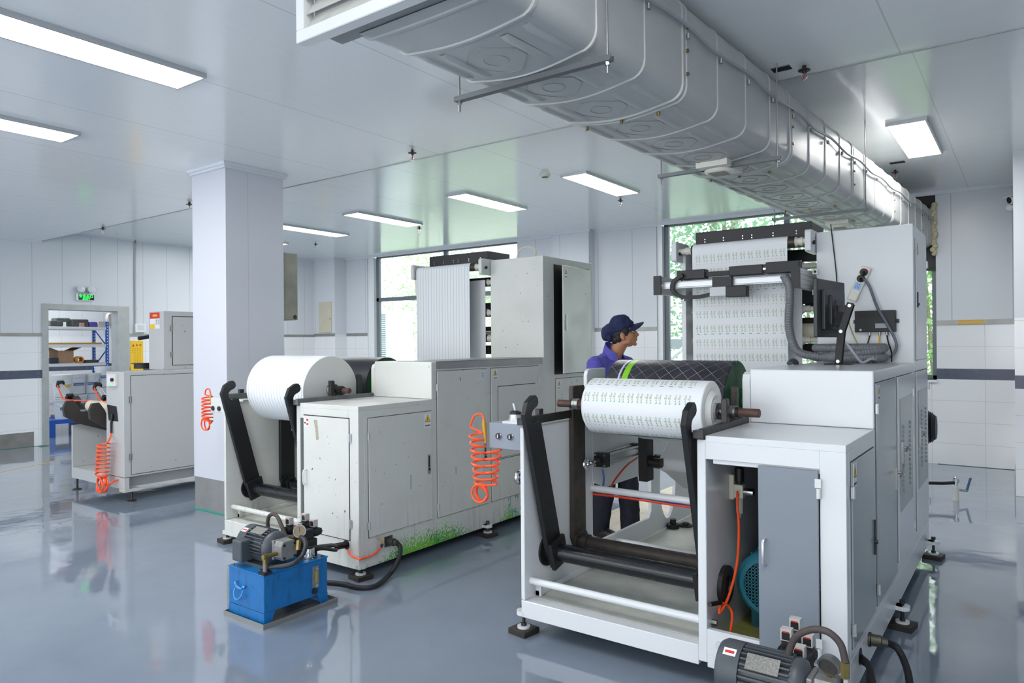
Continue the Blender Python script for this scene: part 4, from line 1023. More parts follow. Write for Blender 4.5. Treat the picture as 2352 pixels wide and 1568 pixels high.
# cables
def cable(name, pts, r, mat, label, n=6, group='loose cables on the front press'):
    return tag(MB().tube(smooth_path(pts, n), r, 8).build(name, mat), label, 'cable', group)
g_ = lambda px_, py_, y: PY(px_, py_, y)
cable('cable', [g_(1985, 640, 5.10), g_(1998, 660, 5.11), g_(2015, 705, 5.09), g_(2038, 745, 5.08), g_(2058, 785, 5.09), g_(2055, 808, 5.09), g_(2040, 822, 5.07), g_(2005, 830, 4.97)], 0.009, CABLEG, 'thick grey sheathed cable curving down past the black electronics box')
for f, k_ in ((0.36, 0), (0.60, 1), (0.78, 2)):
    x_ = a0.x+(a1.x-a0.x)*f
    cable('cable', [(x_, Yt-0.03, a0.z-0.02), (x_+0.01*(k_-1), Yt-0.04, a0.z-0.07), (x_-0.03+0.03*k_, Yt-0.06, a0.z-0.13), (x_-0.06+0.05*k_, Yt-0.13, zd+0.01)], 0.0045, (INK, YELLP, INK)[k_],
          ('black cable from the left socket of the black electronics box', 'yellow cable from the middle socket of the black electronics box', 'black cable from the right socket of the black electronics box')[k_])
cable('cable', [g_(1925, 770, 4.66), g_(1945, 790, 4.70), g_(1962, 812, 4.72), g_(1980, 832, 4.78), g_(2000, 824, 4.85), g_(2020, 826, 4.95), g_(2040, 822, 5.05)], 0.008, M('pale_sheathed_cable', (186,192,204), 0.45), 'pale sheathed cable bundle running from the monitor across the deck')
cable('cable', [g_(1908, 515, 5.15), g_(1912, 550, 5.15), g_(1920, 620, 5.15), g_(1922, 650, 5.14)], 0.0035, INK, 'thin black cable running down the tall cabinet to the monitor')
cable('cable', [g_(1946, 697, 5.0), g_(1950, 740, 5.05), g_(1965, 780, 5.10), g_(1985, 810, 5.05)], 0.004, M('yellow_green_wire', (190,180,90), 0.5), 'thin yellow wire slanting behind the monitor stand')
# corrugated hose: from the camera bar down to a coil on the deck
hp = smooth_path([PY(1800, 632, 4.86), PY(1812, 655, 4.85), PY(1814, 690, 4.86), PY(1812, 745, 4.88), PY(1822, 790, 4.9), PY(1842, 812, 4.9), (-1.08, 4.92, zd+0.036)], 14)
cc = []
for i in range(110):
    a = -PI*0.75+2*PI*2.35*i/109; cc.append(Vector((-0.945+0.20*math.cos(a), 4.98+0.10*math.sin(a), zd+0.036 if i < 45 else zd+0.036+0.062*min(1, (i-45)/20))))
path = hp[:-1]+cc
P2 = []; acc = 0; last = None
for p in path:
    if last is not None:
        L = (p-last).length; nst = max(1, int(L/0.0045))
        for k_ in range(nst): P2.append(last+(p-last)*((k_+1)/nst))
    else: P2.append(p)
    last = p
tag(MB().tube(P2, 0.026, 10, rfun=lambda i: 0.028 if i % 3 else 0.0255).build('corrugated_hose', HOSEGR), 'grey corrugated hose coiled on the deck under the monitor', 'hose')

# ---------------------------------------------------------------- inspection camera bar in front of the web
ic = thing('inspection_camera', 'aluminium traverse bar with black camera boxes in front of the printed web', 'camera rig', (-1.7, 4.95, 1.90))
def extrusion(mb, x0, x1, y0, y1, z0, z1, ax):
    """slotted aluminium bar"""
    mb.box(x0, x1, y0, y1, z0, z1)
for xa, nm in ((-2.235, 0), (-1.262, 1)):
    b = MB(); b.box(xa, xa+0.045, 4.86, 5.32, 1.90, 2.03)
    for z in (1.925, 1.958, 1.99): b.box(xa-0.003, xa+0.048, 4.86, 5.32, z, z+0.016)
    o = b.build('side_arm', ALU, ic, 0.002, 1)
    MB().box(xa-0.006, xa+0.051, 4.845, 4.86, 1.895, 2.035).build('end_cap', BLACKB, o)
b = MB(); b.box(-2.19, -1.262, 4.885, 4.925, 1.945, 1.985).box(-2.19, -1.262, 4.88, 4.93, 1.937, 1.945).box(-2.19, -1.262, 4.88, 4.93, 1.98, 1.987); b.build('traverse_rail', ALU, ic, 0.002, 1)
for x0, x1, z0, z1 in ((-2.075, -1.865, 2.0, 2.065), (-1.69, -1.46, 2.005, 2.07), (-1.44, -1.225, 2.005, 2.08)):
    q0, q1 = x0, x1
    MB().box(q0, q1, 4.88, 4.96, z0, z1).build('camera_box', BLACKB, ic, 0.003, 1)
MB().box(-1.865, -1.69, 4.90, 4.95, 2.015, 2.045).build('belt_guard', INK, ic)
MB().cyl((-1.46, 4.92, 2.04), (-1.44, 4.92, 2.04), 0.034, 24).build('coupling', CHROME, ic)
b = MB(); b.box(-1.80, -1.66, 4.85, 4.885, 1.885, 2.0); b.build('carriage', BLACKB, ic, 0.003, 1)
b = MB(); b.box(-1.815, -1.70, 4.84, 4.90, 1.865, 1.93); b.build('camera_head', M('silver_camera_head', (196,198,202), 0.35), ic, 0.004, 2)
MB().box(-1.70, -1.56, 4.84, 4.91, 1.855, 1.93).build('lamp_head', BLACKB, ic, 0.004, 2)
ln = smooth_path([(-2.02, 4.87, 2.03), (-2.09, 4.865, 1.985), (-2.095, 4.865, 1.92), (-2.03, 4.865, 1.875), (-1.9, 4.865, 1.868), (-1.80, 4.865, 1.885)], 8)
b = MB()
for i in range(len(ln)-1):
    q0, q1 = ln[i], ln[i+1]; ax_ = (q1-q0); b.obox((q0+q1)/2, ax_, Y1v, ax_.cross(Vector((0,1,0))), ax_.length/2*1.05, 0.016, 0.013)
b.build('cable_chain', INK, ic)
b = MB()
for px_, py_ in ((1568, 644), (1568, 686), (1873, 624), (1873, 671)):
    c = PY(px_, py_, 5.14); b = MB().mat(0).obox(c, X1, (0,0,1), Y1v, 0.016, 0.017, 0.012); b.mat(1).cyl(c-Vector((0,0.0125,0)), c-Vector((0,0.014,0)), 0.009, 12); b.build('clamp_block', [ALU, INK], ic)
# second black box between the uprights, seen right of the web
MB().box(-1.34, -1.19, 5.5, 5.56, 1.80, 1.96).build('inner_dryer_box', BLACKB, ra)
# ================================================================ older press: doors, labels, marks
rb_ = B['root']; XB = CB_['XR']; YB0 = CB_['Y0']
q1 = door_side(rb_, XB, 3.265, 3.88, 0.262, 1.056, DIRTY, lock=False)
q2 = door_side(rb_, XB, 3.945, 4.545, 0.256, 1.345, DIRTY, lock=False)
q3 = door_side(rb_, XB, 4.60, 5.29, 0.60, 1.345, DIRTY, hinge_lo=False, lock=False)
q4 = door_side(rb_, XB, 4.60, 5.29, 0.256, 0.585, DIRTY, hinge_lo=False, lock=False)
ip = MB().box(XB+0.008, XB+0.013, 4.69, 5.23, 0.74, 1.19).build('inset_panel', DIRTY, q3, 0.001, 1)
MB().box(XB+0.0082, XB+0.0086, 4.684, 5.236, 0.734, 1.196).build('panel_gap', INK, q3)
lv = MB()
for i in range(6): lv.box(XB+0.013, XB+0.024, 4.80, 4.88, 0.83+i*0.045, 0.85+i*0.045)
for dy, d_ in ((3.845, q1), (4.51, q2)):
    MB().mat(1).box(XB+0.008, XB+0.013, dy-0.014, dy+0.014, 0.60, 0.74).build('latch', [DARKST, STEEL], d_, 0.002, 1)
    MB().cyl((XB+0.013, dy, 0.635), (XB+0.02, dy, 0.635), 0.009, 12).box(XB+0.013, XB+0.016, dy-0.006, dy+0.006, 0.65, 0.73).build('latch_key', DARKST, d_)
warn_label(q1, (XB+0.0092, 3.835, 0.99), Y1v, (0,0,1), X1, 0.10)
warn_label(q3, (XB+0.0092, 4.65, 1.295), Y1v, (0,0,1), X1, 0.085)
o = MB().mat(0).box(XB+0.0085, XB+0.0092, 4.46, 4.52, 1.26, 1.325); o.mat(1)
for i in range(5): o.box(XB+0.0092, XB+0.0096, 4.468, 4.512-0.006*(i%2), 1.315-i*0.011, 1.318-i*0.011)
o.build('notice_label', [LABELW, INK], q2)
for y_, z0_, z1_, d_ in ((3.655, 0.52, 0.62, q1), (4.145, 0.55, 0.61, q2)):
    MB().box(XB+0.008, XB+0.0086, y_, y_+0.006, z0_, z1_).build('green_ink_mark', M('green_ink', (30,140,110), 0.5), d_)
# front door
f1 = MB().box(-4.135, -3.665, YB0-0.006, YB0-0.0005, 0.25, 1.055).build('door', DIRTY, rb_, 0.0015, 1)
MB().box(-4.14, -3.66, YB0-0.0012, YB0-0.0002, 1.055, 1.062).box(-4.14, -3.66, YB0-0.0012, YB0-0.0002, 0.244, 0.25).box(-3.665, -3.66, YB0-0.0012, YB0-0.0002, 0.25, 1.055).build('door_gap', INK, f1)
MB().tube([(-4.105, YB0-0.006, 0.575), (-4.105, YB0-0.03, 0.58), (-4.105, YB0-0.034, 0.60), (-4.105, YB0-0.034, 0.655), (-4.105, YB0-0.03, 0.675), (-4.105, YB0-0.006, 0.68)], 0.006, 8).build('door_handle', LABELW, f1)
for z in (0.93, 0.36):
    h = MB(); hinge(h, (-3.655, YB0-0.010, z), X1, (0,-1,0), 0.06); h.build('hinge', ALU, f1)
o = MB().mat(0).box(-4.127, -4.077, YB0-0.0072, YB0-0.0062, 0.975, 1.04); o.mat(1).box(-4.10, -4.08, YB0-0.0078, YB0-0.0072, 1.018, 1.034).box(-4.10, -4.08, YB0-0.0078, YB0-0.0072, 0.99, 1.004); o.mat(2).box(-4.122, -4.108, YB0-0.0078, YB0-0.0072, 1.0, 1.01)
o.build('notice_label', [LABELW, RED, INK], f1, label='white label with red boxes')
MB().prism([(-4.02, 1.03), (-3.985, 1.03), (-3.97, 0.90), (-3.995, 0.89), (-4.005, 0.96)], 'y', YB0-0.0070, YB0-0.0064).build('old_tape', M('old_tape', (176,172,150), 0.7, mottled=0.3, nsc=40), f1)
# tall door left ajar
a_ = math.radians(6); hv = Vector((XB+0.006, 6.215, 0)); dv = Vector((math.sin(a_), -math.cos(a_), 0)); nv = Vector((math.cos(a_), math.sin(a_), 0)); w_ = 0.62; cz_ = (1.265+2.27)/2
td = MB().obox(hv+dv*w_/2+nv*0.008+Vector((0,0,cz_)), dv, (0,0,1), nv, w_/2, 0.5025, 0.008).build('door', DIRTY, rb_, 0.002, 1)
MB().box(XB+0.0004, XB+0.0025, 5.565, 6.22, 1.255, 2.28).build('door_opening', INK, td)
warn_label(td, hv+dv*(w_-0.05)+nv*0.0172+Vector((0,0,2.20)), -dv, (0,0,1), nv, 0.10)
MB().obox(hv+dv*(w_-0.05)+nv*0.019+Vector((0,0,1.74)), dv, (0,0,1), nv, 0.012, 0.075, 0.004).build('latch', STEEL, td, 0.002, 1)
td2 = door_side(rb_, XB, 5.58, 6.20, 0.90, 1.215, DIRTY, hinge_lo=False, lock=False); warn_label(td2, (XB+0.0092, 5.63, 1.16), Y1v, (0,0,1), X1, 0.085)
ip = MB().box(XB+0.008, XB+0.013, 5.68, 6.15, 0.93, 1.10).build('inset_panel', DIRTY, td2, 0.001, 1)
MB().tube(smooth_path([(-4.02, 5.60, 2.35), (-3.98, 5.60, 2.45), (-3.90, 5.62, 2.475), (-3.83, 5.64, 2.44), (-3.84, 5.64, 2.35)], 6), 0.010, 8).build('top_cable', M('ivory_sheathed_cable', (200,198,188), 0.5), rb_)
# white paper marks on the floor tray and base of the older press: connectors
cn = MB().mat(0).box(XB, XB+0.008, 3.405, 3.475, 0.165, 0.235).cyl((XB+0.008, 3.44, 0.20), (XB+0.06, 3.44, 0.20), 0.026, 18).cyl((XB+0.06, 3.44, 0.20), (XB+0.085, 3.445, 0.198), 0.02, 16); cn.build('cable_connector', M('olive_grey_connector', (86,84,76), 0.45, 0.5), rb_)
MB().cyl((-3.70, YB0-0.002, 0.215), (-3.70, YB0+0.0, 0.215), 0.032, 24).build('hose_hole', INK, rb_)
tag(MB().tube(smooth_path([(XB+0.085, 3.445, 0.198), (XB+0.13, 3.43, 0.17), (XB+0.15, 3.38, 0.10), PZ(895, 1318, 0.03), PZ(862, 1345, 0.018), PZ(825, 1349, 0.016), PZ(795, 1342, 0.016), PZ(772, 1339, 0.016), PZ(740, 1336, 0.016)], 8), 0.0155, 10).build('power_cable', RUBBER), 'thick black cable looping on the floor between the worn press and the blue oil tank', 'cable')
oh = MB(); pa = smooth_path([PY(798, 1262, YB0-0.012), PY(808, 1277, YB0-0.03), PY(826, 1284, YB0-0.05), Vector((XB+0.02, YB0-0.01, 0.145)), Vector((XB+0.035, 3.28, 0.155)), Vector((XB+0.03, 3.345, 0.185))], 8)
oh.mat(0).tube(pa, 0.0065, 8); oh.mat(1).cyl(Vector((XB+0.03, 3.345, 0.185)), Vector((XB+0.028, 3.36, 0.20)), 0.010, 12); oh.mat(2).tube(smooth_path([(XB+0.028, 3.36, 0.20), (XB+0.035, 3.362, 0.225), (XB+0.02, 3.345, 0.245), (XB+0.002, 3.335, 0.246)], 6), 0.0055, 8)
tag(oh.build('air_hose', [ORANGE, M('dark_blue_fitting', (40,44,66), 0.4), M('tan_tube', (196,160,96), 0.4)]), 'short orange hose with tan end looped round the bottom corner of the worn press', 'hose')
# control box and coiled hose on its left plate
cob = MB().box(PY(484, 930, 3.36).x, -5.14, 3.36, 3.46, 0.99, 1.11).build('control_box', M('pale_box_paint', (206,208,206), 0.4), rb_, 0.004, 2)
for px_, py_ in ((490, 937), (504, 938)):
    c = PY(px_, py_, 3.36); MB().cyl(c, c-Vector((0,0.012,0)), 0.02, 20, bev=0.003).build('selector_knob', INK, cob)
xh = PY(484, 930, 3.40).x; h0 = Vector((xh, 3.40, 1.13))
pth = smooth_path([h0, h0+Vector((-0.02,0,0.045)), h0+Vector((-0.07,0,0.04)), h0+Vector((-0.09,0,-0.01))], 6)[:-1]+coil(xh-0.055, 3.40, 1.115, 0.90, 0.048, 7.2, (0.0, 0), 16, 0.9)+[Vector((xh-0.055+0.052*math.cos(a), 3.39+0.015*math.sin(a/2), 0.875+0.05*math.sin(a))) for a in (2*PI*i/16 for i in range(40))]
ch = MB(); ch.mat(0).tube(pth, 0.0062, 7); ch.mat(1).cyl(h0-Vector((0,0,0.07)), h0, 0.008, 12)
tag(ch.build('coiled_air_hose', [ORANGE, M('gold_fitting', (206,152,40), 0.35, 0.3)]), 'orange coiled air hose hanging in front of the square column', 'air hose', 'orange coiled air hoses')
MB().box(-4.27, -4.245, 3.62, 3.66, 0.45, 0.86).build('red_strip', M('pink_red_plate', (222,52,84), 0.5), rb_)

# ================================================================ hydraulic units
def blue_dirty():
    t = NT('oily_blue_paint'); o = t.obj(); x, y, z = t.sep(o)
    f = t.ramp(t.noise(t.scale(o, (30, 30, 7)), 1.0, 4, 0.6), 0.52, 0.72, 0, 0.55)
    low = t.ramp(t.noise(o, 16, 4, 0.6), 0.60, 0.70, 0, 0.5)
    col = t.mix(f, lin((16, 108, 176)), lin((24, 66, 96)))
    col = t.mix(low, col, lin((34, 60, 66)))
    t.put(t.b.inputs['Base Color'], col); t.b.inputs['Roughness'].default_value = 0.35
    return t.m
BLUE = blue_dirty()
PLATE = M('etched_name_plate', (146,146,142), 0.45, 0.3, mottled=0.55, nsc=160)
def hyd_unit(label, ox, oy, cfg):
    r = thing('hydraulic_unit', label, 'hydraulic power unit', (ox+0.17, oy+0.22, 0.0), 'hydraulic units in front of the presses')
    W_, L_, H_ = 0.335, 0.44, 0.28
    t_ = MB(); x0, x1, y0, y1 = ox-0.02, ox+W_+0.025, oy-0.02, oy+L_+0.055
    t_.box(x0, x1, y0, y1, 0, 0.004).box(x0, x1, y0, y0+0.004, 0.004, 0.028).box(x0, x1, y1-0.004, y1, 0.004, 0.028).box(x0, x0+0.004, y0+0.004, y1-0.004, 0.004, 0.028).box(x1-0.004, x1, y0+0.004, y1-0.004, 0.004, 0.028)
    t_.build('drip_tray', SSTEEL, r)
    k = MB(); k.box(ox, ox+W_, oy+0.003, oy+L_-0.003, 0.075, H_)
    for ya_, yb2, s in ((oy, oy+0.03, 1), (oy+L_-0.03, oy+L_, -1)):
        yo = ya_ if s > 0 else yb2
        pr = [(yo, 0.005), (yo+s*0.045, 0.005), (yo+s*0.075, 0.0745), (yo, 0.0745)]
        k.prism(pr, 'x', ox+W_-0.012, ox+W_).prism(pr, 'x', ox, ox+0.012)
        k.box(ox+0.012, ox+W_-0.012, yo, yo+s*0.004, 0.005, 0.0745)
    k.box(ox-0.004, ox+W_+0.004, oy-0.003, oy+L_+0.003, H_, H_+0.006)
    tank = k.build('oil_tank', BLUE, r, 0.003, 1)
    b = MB(); bolts(b, [(ox+0.02, oy+0.02, H_+0.006), (ox+W_-0.02, oy+0.02, H_+0.006), (ox+W_-0.02, oy+L_-0.03, H_+0.006), (ox+W_-0.02, oy+0.20, H_+0.006)], (0,0,1), 0.008, 0.006); b.build('tank_bolts', BRASS, tank)
    hx_ = ox+0.12
    MB().tube(smooth_path([(hx_-0.045, oy-0.008, 0.205), (hx_-0.03, oy-0.012, 0.195), (hx_-0.02, oy-0.012, 0.185), (hx_+0.02, oy-0.012, 0.18), (hx_+0.035, oy-0.01, 0.193), (hx_+0.05, oy-0.008, 0.19)], 5), 0.006, 8).tube(smooth_path([(hx_-0.033, oy-0.012, 0.175), (hx_-0.033, oy-0.022, 0.15), (hx_-0.01, oy-0.03, 0.125), (hx_+0.015, oy-0.03, 0.125), (hx_+0.04, oy-0.022, 0.148), (hx_+0.04, oy-0.012, 0.175)], 5), 0.005, 8).build('carry_handle', M('light_blue_paint', (60,140,205), 0.4), tank)
    gx = ox+W_; gy = oy+L_-0.095
    g = MB(); g.mat(0).obox((gx+0.008, gy, 0.19), X1, (0,0,1), Y1v, 0.008, 0.062, 0.020); g.mat(1).obox((gx+0.0165, gy, 0.19), X1, (0,0,1), Y1v, 0.0006, 0.034, 0.007); g.mat(2).cyl((gx+0.016, gy, 0.238), (gx+0.022, gy, 0.238), 0.010, 12).cyl((gx+0.016, gy, 0.142), (gx+0.022, gy, 0.142), 0.010, 12)
    g.build('level_gauge', [CASTAL, M('oil_yellow', (176,160,40), 0.3), CHROME], tank, 0.002, 1)
    MB().cyl((gx, gy-0.005, 0.105), (gx+0.012, gy-0.005, 0.105), 0.017, 18).build('drain_plug', DARKST, tank)
    c = Vector((ox+W_-0.055, oy+L_-0.10, H_+0.006)); fc = MB().lathe([(0, 0.042), (0.006, 0.042), (0.010, 0.034), (0.022, 0.034)], c, (0,0,1), 28)
    vs = []; n = 72
    for zz, rr_ in ((0.022, 1.0), (0.058, 1.0), (0.064, 0.92)):
        for i in range(n):
            a = 2*PI*i/n; rad = (0.040-0.0022*(0.5+0.5*math.cos(a*18)))*rr_; vs.append(c+Vector((rad*math.cos(a), rad*math.sin(a), zz)))
    fc.add(vs, [(i+j*n, (i+1)%n+j*n, (i+1)%n+(j+1)*n, i+(j+1)*n) for j in range(2) for i in range(n)], True).add(vs[2*n:], [tuple(range(n))]).add(vs[:n], [tuple(range(n))[::-1]])
    fc.build('filler_cap', CHROME, r)
    # motor, its axis along X
    mx, my, mz, R = ox+cfg['mx'], oy+0.155, H_+0.006+0.105, 0.094
    m = MB(); m.lathe([(0.0, R*0.55), (0.004, R*0.93), (0.02, R*1.03), (0.085, R*1.03), (0.085, R*0.9)], (mx, my, mz), X1, 40)
    fcv = m.build('fan_cover', MOTORG, r)
    o_ = MB().mat(0).obox((mx+0.05, my-R*0.60, mz+R*0.845), X1, (0,0.82,0.57), (0,-0.57,0.82), 0.022, 0.014, 0.0008); o_.mat(1).obox((mx+0.05, my-R*0.605, mz+R*0.852), X1, (0,0.82,0.57), (0,-0.57,0.82), 0.016, 0.005, 0.0006); o_.build('warning_sticker', [LABELW, RED], fcv, label='white sticker with red arrow')
    m = MB(); m.lathe([(0.085, R*0.84), (0.26, R*0.84)], (mx, my, mz), X1, 36).lathe([(0.25, R*0.95), (0.265, R*0.98), (0.285, R*0.90), (0.30, R*0.62), (0.30, 0.0)], (mx, my, mz), X1, 36, close=False)
    for i in range(30):
        a = 2*PI*i/30; c_, s_ = math.cos(a), math.sin(a)
        if 0.15 < a < 1.1+0.0: continue
        m.obox((mx+0.17, my+c_*R*0.92, mz+s_*R*0.92), X1, (0, c_, s_), (0, -s_, c_), 0.082, 0.010, 0.003)
    m.box(mx+0.09, mx+0.25, my-0.085, my+0.085, H_+0.006, H_+0.022)
    mot = m.build('motor_body', MOTORG, r)
    a = cfg.get('plate', 2.25); c_, s_ = math.cos(a), math.sin(a)
    MB().obox((mx+0.165, my+c_*R*1.03, mz+s_*R*1.03), X1, (0,-s_,c_), (0,c_,s_), 0.055, 0.028, 0.0012).build('name_plate', PLATE, mot, label='etched metal name plate')
    if cfg.get('box', True):
        MB().box(mx+0.06, mx+0.15, my-R-0.055, my-R*0.7, mz-0.075, mz+0.045).build('terminal_box', MOTORG, r, 0.008, 2)
    # gear pump
    px0 = mx+0.30
    p = MB(); p.box(px0, px0+0.02, my-0.055, my+0.055, mz-0.055, mz+0.055).prism([(my-0.045, mz-0.05), (my+0.045, mz-0.05), (my+0.055, mz-0.02), (my+0.055, mz+0.03), (my+0.035, mz+0.055), (my-0.04, mz+0.055), (my-0.055, mz+0.03), (my-0.055, mz-0.03)], 'x', px0+0.02, px0+0.09)
    pm2 = p.build('gear_pump', CASTAL, r, 0.006, 2)
    b = MB(); bolts(b, [(px0+0.09, my+0.035*i, mz+0.036*j) for i in (-1,1) for j in (-1,1)], X1, 0.008, 0.006); b.build('pump_bolts', DARKST, pm2)
    e = MB(); ey = my-0.13
    e.cyl((px0+0.05, my-0.055, mz-0.01), (px0+0.05, ey, mz-0.012), 0.012, 14).cyl((px0+0.05, ey-0.014, mz-0.012), (px0+0.05, ey+0.012, mz-0.012), 0.016, 6).cyl((px0+0.05, ey, mz), (px0+0.05, ey, mz-0.05), 0.015, 6)
    e.build('elbow_fitting', BRASS, r); MB().cyl((px0+0.05, ey, mz-0.05), (px0+0.05, ey, H_+0.012), 0.012, 14).build('suction_pipe', CASTAL, r); MB().box(px0+0.022, px0+0.078, ey-0.026, ey+0.026, H_+0.006, H_+0.02).build('rubber_collar', RUBBER, r)
    # valves: bodies lying along Y, knobs towards the front
    for (vx, vy, vz) in cfg['valves']:
        v = MB(); v.box(vx-0.024, vx+0.024, vy+0.06, vy+0.14, vz-0.03, vz+0.028)
        for s, yk in ((-1, vy+0.06), (1, vy+0.14)): v.cyl((vx, yk, vz), (vx, yk+s*0.045, vz), 0.027, 20)
        vb = v.build('solenoid_valve', VALVEB, r, 0.003, 1)
        for s, yk in ((-1, vy+0.06), (1, vy+0.14)):
            kb = []; n = 48
            for yy_, f in ((0.045, 0.8), (0.048, 1.0), (0.066, 1.0), (0.070, 0.8)):
                for i in range(n):
                    a = 2*PI*i/n; rad = (0.019+0.0028*math.cos(6*a))*f; kb.append((vx+rad*math.cos(a), yk+s*yy_, vz+rad*math.sin(a)))
            q = MB().add(kb, [(i+j*n, (i+1)%n+j*n, (i+1)%n+(j+1)*n, i+(j+1)*n) for j in range(3) for i in range(n)], True).add(kb[3*n:], [tuple(range(n))])
            q.cyl((vx, yk+s*0.070, vz), (vx, yk+s*0.073, vz), 0.006, 10)
            q.build('valve_knob', INK, vb)
            y2 = yk+s*0.018
            q = MB().mat(0).box(vx-0.019, vx+0.019, y2-0.016, y2+0.016, vz+0.036, vz+0.078); q.mat(1).box(vx-0.014, vx+0.014, y2-0.017, y2-0.0155, vz+0.04, vz+0.066); q.mat(2).box(vx-0.012, vx+0.012, y2-0.0175, y2-0.0165, vz+0.066, vz+0.071)
            q.build('valve_plug', [VALVEC, INK, M('red_led', (200,60,40), 0.4)], vb, 0.002, 1)
            MB().box(vx-0.016, vx+0.016, y2-0.014, y2+0.014, vz+0.026, vz+0.036).build('coil_base', VALVEB, vb)
    vx0, vx1 = min(v[0] for v in cfg['valves'])-0.03, max(v[0] for v in cfg['valves'])+0.03; vy0 = min(v[1] for v in cfg['valves'])+0.05
    MB().box(vx0, vx1, vy0, vy0+0.11, H_+0.006, min(v[2] for v in cfg['valves'])-0.03).build('valve_manifold', M('dirty_manifold', (70,66,62), 0.5, 0.4, mottled=0.3, nsc=30), r, 0.003, 1)
    # pressure gauge
    gc, gn = Vector(cfg['gauge']), Vector(cfg['gdir']).normalized()
    g = MB().mat(0).lathe([(-0.022, 0.0), (-0.022, 0.030), (0.0, 0.036), (0.010, 0.036), (0.010, 0.031), (0.006, 0.031)], gc, gn, 32, close=False); g.mat(1).lathe([(0.006, 0.031), (0.0061, 0.0)], gc, gn, 32, close=False); g.mat(2).obox(gc+gn*0.0075+Vector((0,0,0.008)), gn.cross(Vector((0,0,1))), (0,0,1), gn, 0.001, 0.014, 0.0004); g.mat(3).cyl(gc-Vector((0,0,0.034)), gc-Vector((0,0,0.07)), 0.009, 10)
    g.build('pressure_gauge', [STEEL, cfg['gface'], INK, BRASS], r)
    for nm, mt, pts, rad in cfg['hoses']:
        MB().tube(smooth_path(pts, 8), rad, 12).build(nm, mt, r)
    for p0_, p1_ in cfg['fits']:
        MB().cyl(p0_, p1_, 0.0145, 6).build('hose_fitting', BRASS, r)
    return r
ox, oy = -3.745, 2.345
V1, V2 = PY(659, 1205, oy+0.30), PY(692, 1222, oy+0.28)
V1 = Vector((-3.60, oy+0.27, 0.44)); V2 = Vector((-3.52, oy+0.27, 0.415))
hb0 = PY(652, 1255, oy+0.27)
hyd_unit('blue oil tank with grey motor and black valves standing in a steel floor tray', ox, oy, dict(mx=-0.035, valves=[V1, V2], gauge=PY(688, 1219, oy+0.22), gdir=(0.75, -0.6, 0.1), gface=M('worn_gauge_glass', (150,136,110), 0.2), plate=2.0,
    hoses=[('pressure_hose', HOSEBR, [PY(622, 1236, oy+0.26), PY(615, 1205, oy+0.26), PY(619, 1184, oy+0.26), PY(634, 1183, oy+0.26), PY(646, 1205, oy+0.25), PY(655, 1228, oy+0.24), PY(668, 1236, oy+0.24)], 0.0115),
           ('corrugated_sleeve', M('ribbed_black_sleeve', (44,46,50), 0.5), [PY(682, 1233, oy+0.23), PY(696, 1236, oy+0.21), PY(702, 1252, oy+0.19), PY(694, 1276, oy+0.15), PY(672, 1294, oy+0.08), PY(640, 1301, oy+0.05), PY(600, 1304, oy+0.04)], 0.0125)],
    fits=[(PY(666, 1235, oy+0.24), PY(680, 1233, oy+0.235)), (PY(684, 1262, oy+0.2), PY(686, 1240, oy+0.21))]))
# hoses from its valves into the press
for k_, (a, b) in enumerate(((0.30, -0.012), (0.335, 0.012), (0.37, 0.0))):
    p0 = Vector((-3.49, oy+a, 0.34-0.012*k_)); p1 = Vector((-3.70+b, YB0-0.002, 0.225-0.022*(k_ == 2)))
    tag(MB().mat(0).tube(smooth_path([p0, p0+Vector((0.04, 0.06, 0.01)), Vector((-3.56+0.026*(k_-1), 2.95, 0.285-0.024*(k_ == 2))), p1-Vector((-0.012, 0.10, -0.012)), p1], 7), 0.0105, 8).build('hydraulic_hose', RUBBER),
        'black hydraulic hose running from the blue tank into the worn press', 'hose', 'hoses between the blue tank and the worn press')
ox, oy = -0.83, 2.345
V1, V2 = PY(1803, 1498, 2.60), PY(1832, 1540, 2.53)
V1 = V1-Vector((0,-0.0,0)); 
hyd_unit('grey motor pump unit with an arched hose, cut by the bottom edge', ox, oy, dict(mx=-0.075, valves=[V1+Vector((0,-0.06+0.045,0)), V2+Vector((0,-0.015,0))], gauge=PY(1905, 1528, 2.50), gdir=(-0.15, -0.9, -0.35), gface=M('dark_gauge_back', (62,60,58), 0.4), plate=2.35, box=False,
    hoses=[('pressure_hose', HOSEBR, [PY(1812, 1535, 2.50), PY(1812, 1500, 2.50), PY(1828, 1463, 2.49), PY(1862, 1446, 2.48), PY(1900, 1450, 2.47), PY(1930, 1478, 2.47), PY(1942, 1520, 2.47)], 0.0115)],
    fits=[(PY(1941, 1520, 2.47), PY(1941, 1556, 2.47))]))
# cable and hoses of the front press
XA = CA['XR']
cnx = MB().cyl((XA, 3.53, 0.205), (XA+0.01, 3.53, 0.205), 0.032, 20).cyl((XA+0.01, 3.53, 0.205), (XA+0.05, 3.535, 0.205), 0.026, 20).cyl((XA+0.05, 3.535, 0.205), (XA+0.075, 3.54, 0.203), 0.02, 18); cnx.build('cable_connector', M('olive_grey_connector', (86,84,76), 0.45, 0.5), ra)
MB().cyl((XA+0.0005, 3.33, 0.20), (XA+0.002, 3.33, 0.20), 0.036, 24).build('hose_hole', INK, ra)
rp = smooth_path([(XA+0.075, 3.54, 0.203), (XA+0.12, 3.52, 0.19), (XA+0.17, 3.42, 0.13), (XA+0.20, 3.24, 0.05), (XA+0.21, 3.05, 0.02), (XA+0.20, 2.80, 0.0165), (XA+0.16, 2.62, 0.0165)], 26)
tag(MB().tube(rp, 0.0155, 10, rfun=lambda i: 0.0158 if i % 2 else 0.014).build('power_cable', RUBBER), 'ribbed black cable leaving the plug on the front press and dropping to the floor', 'cable')
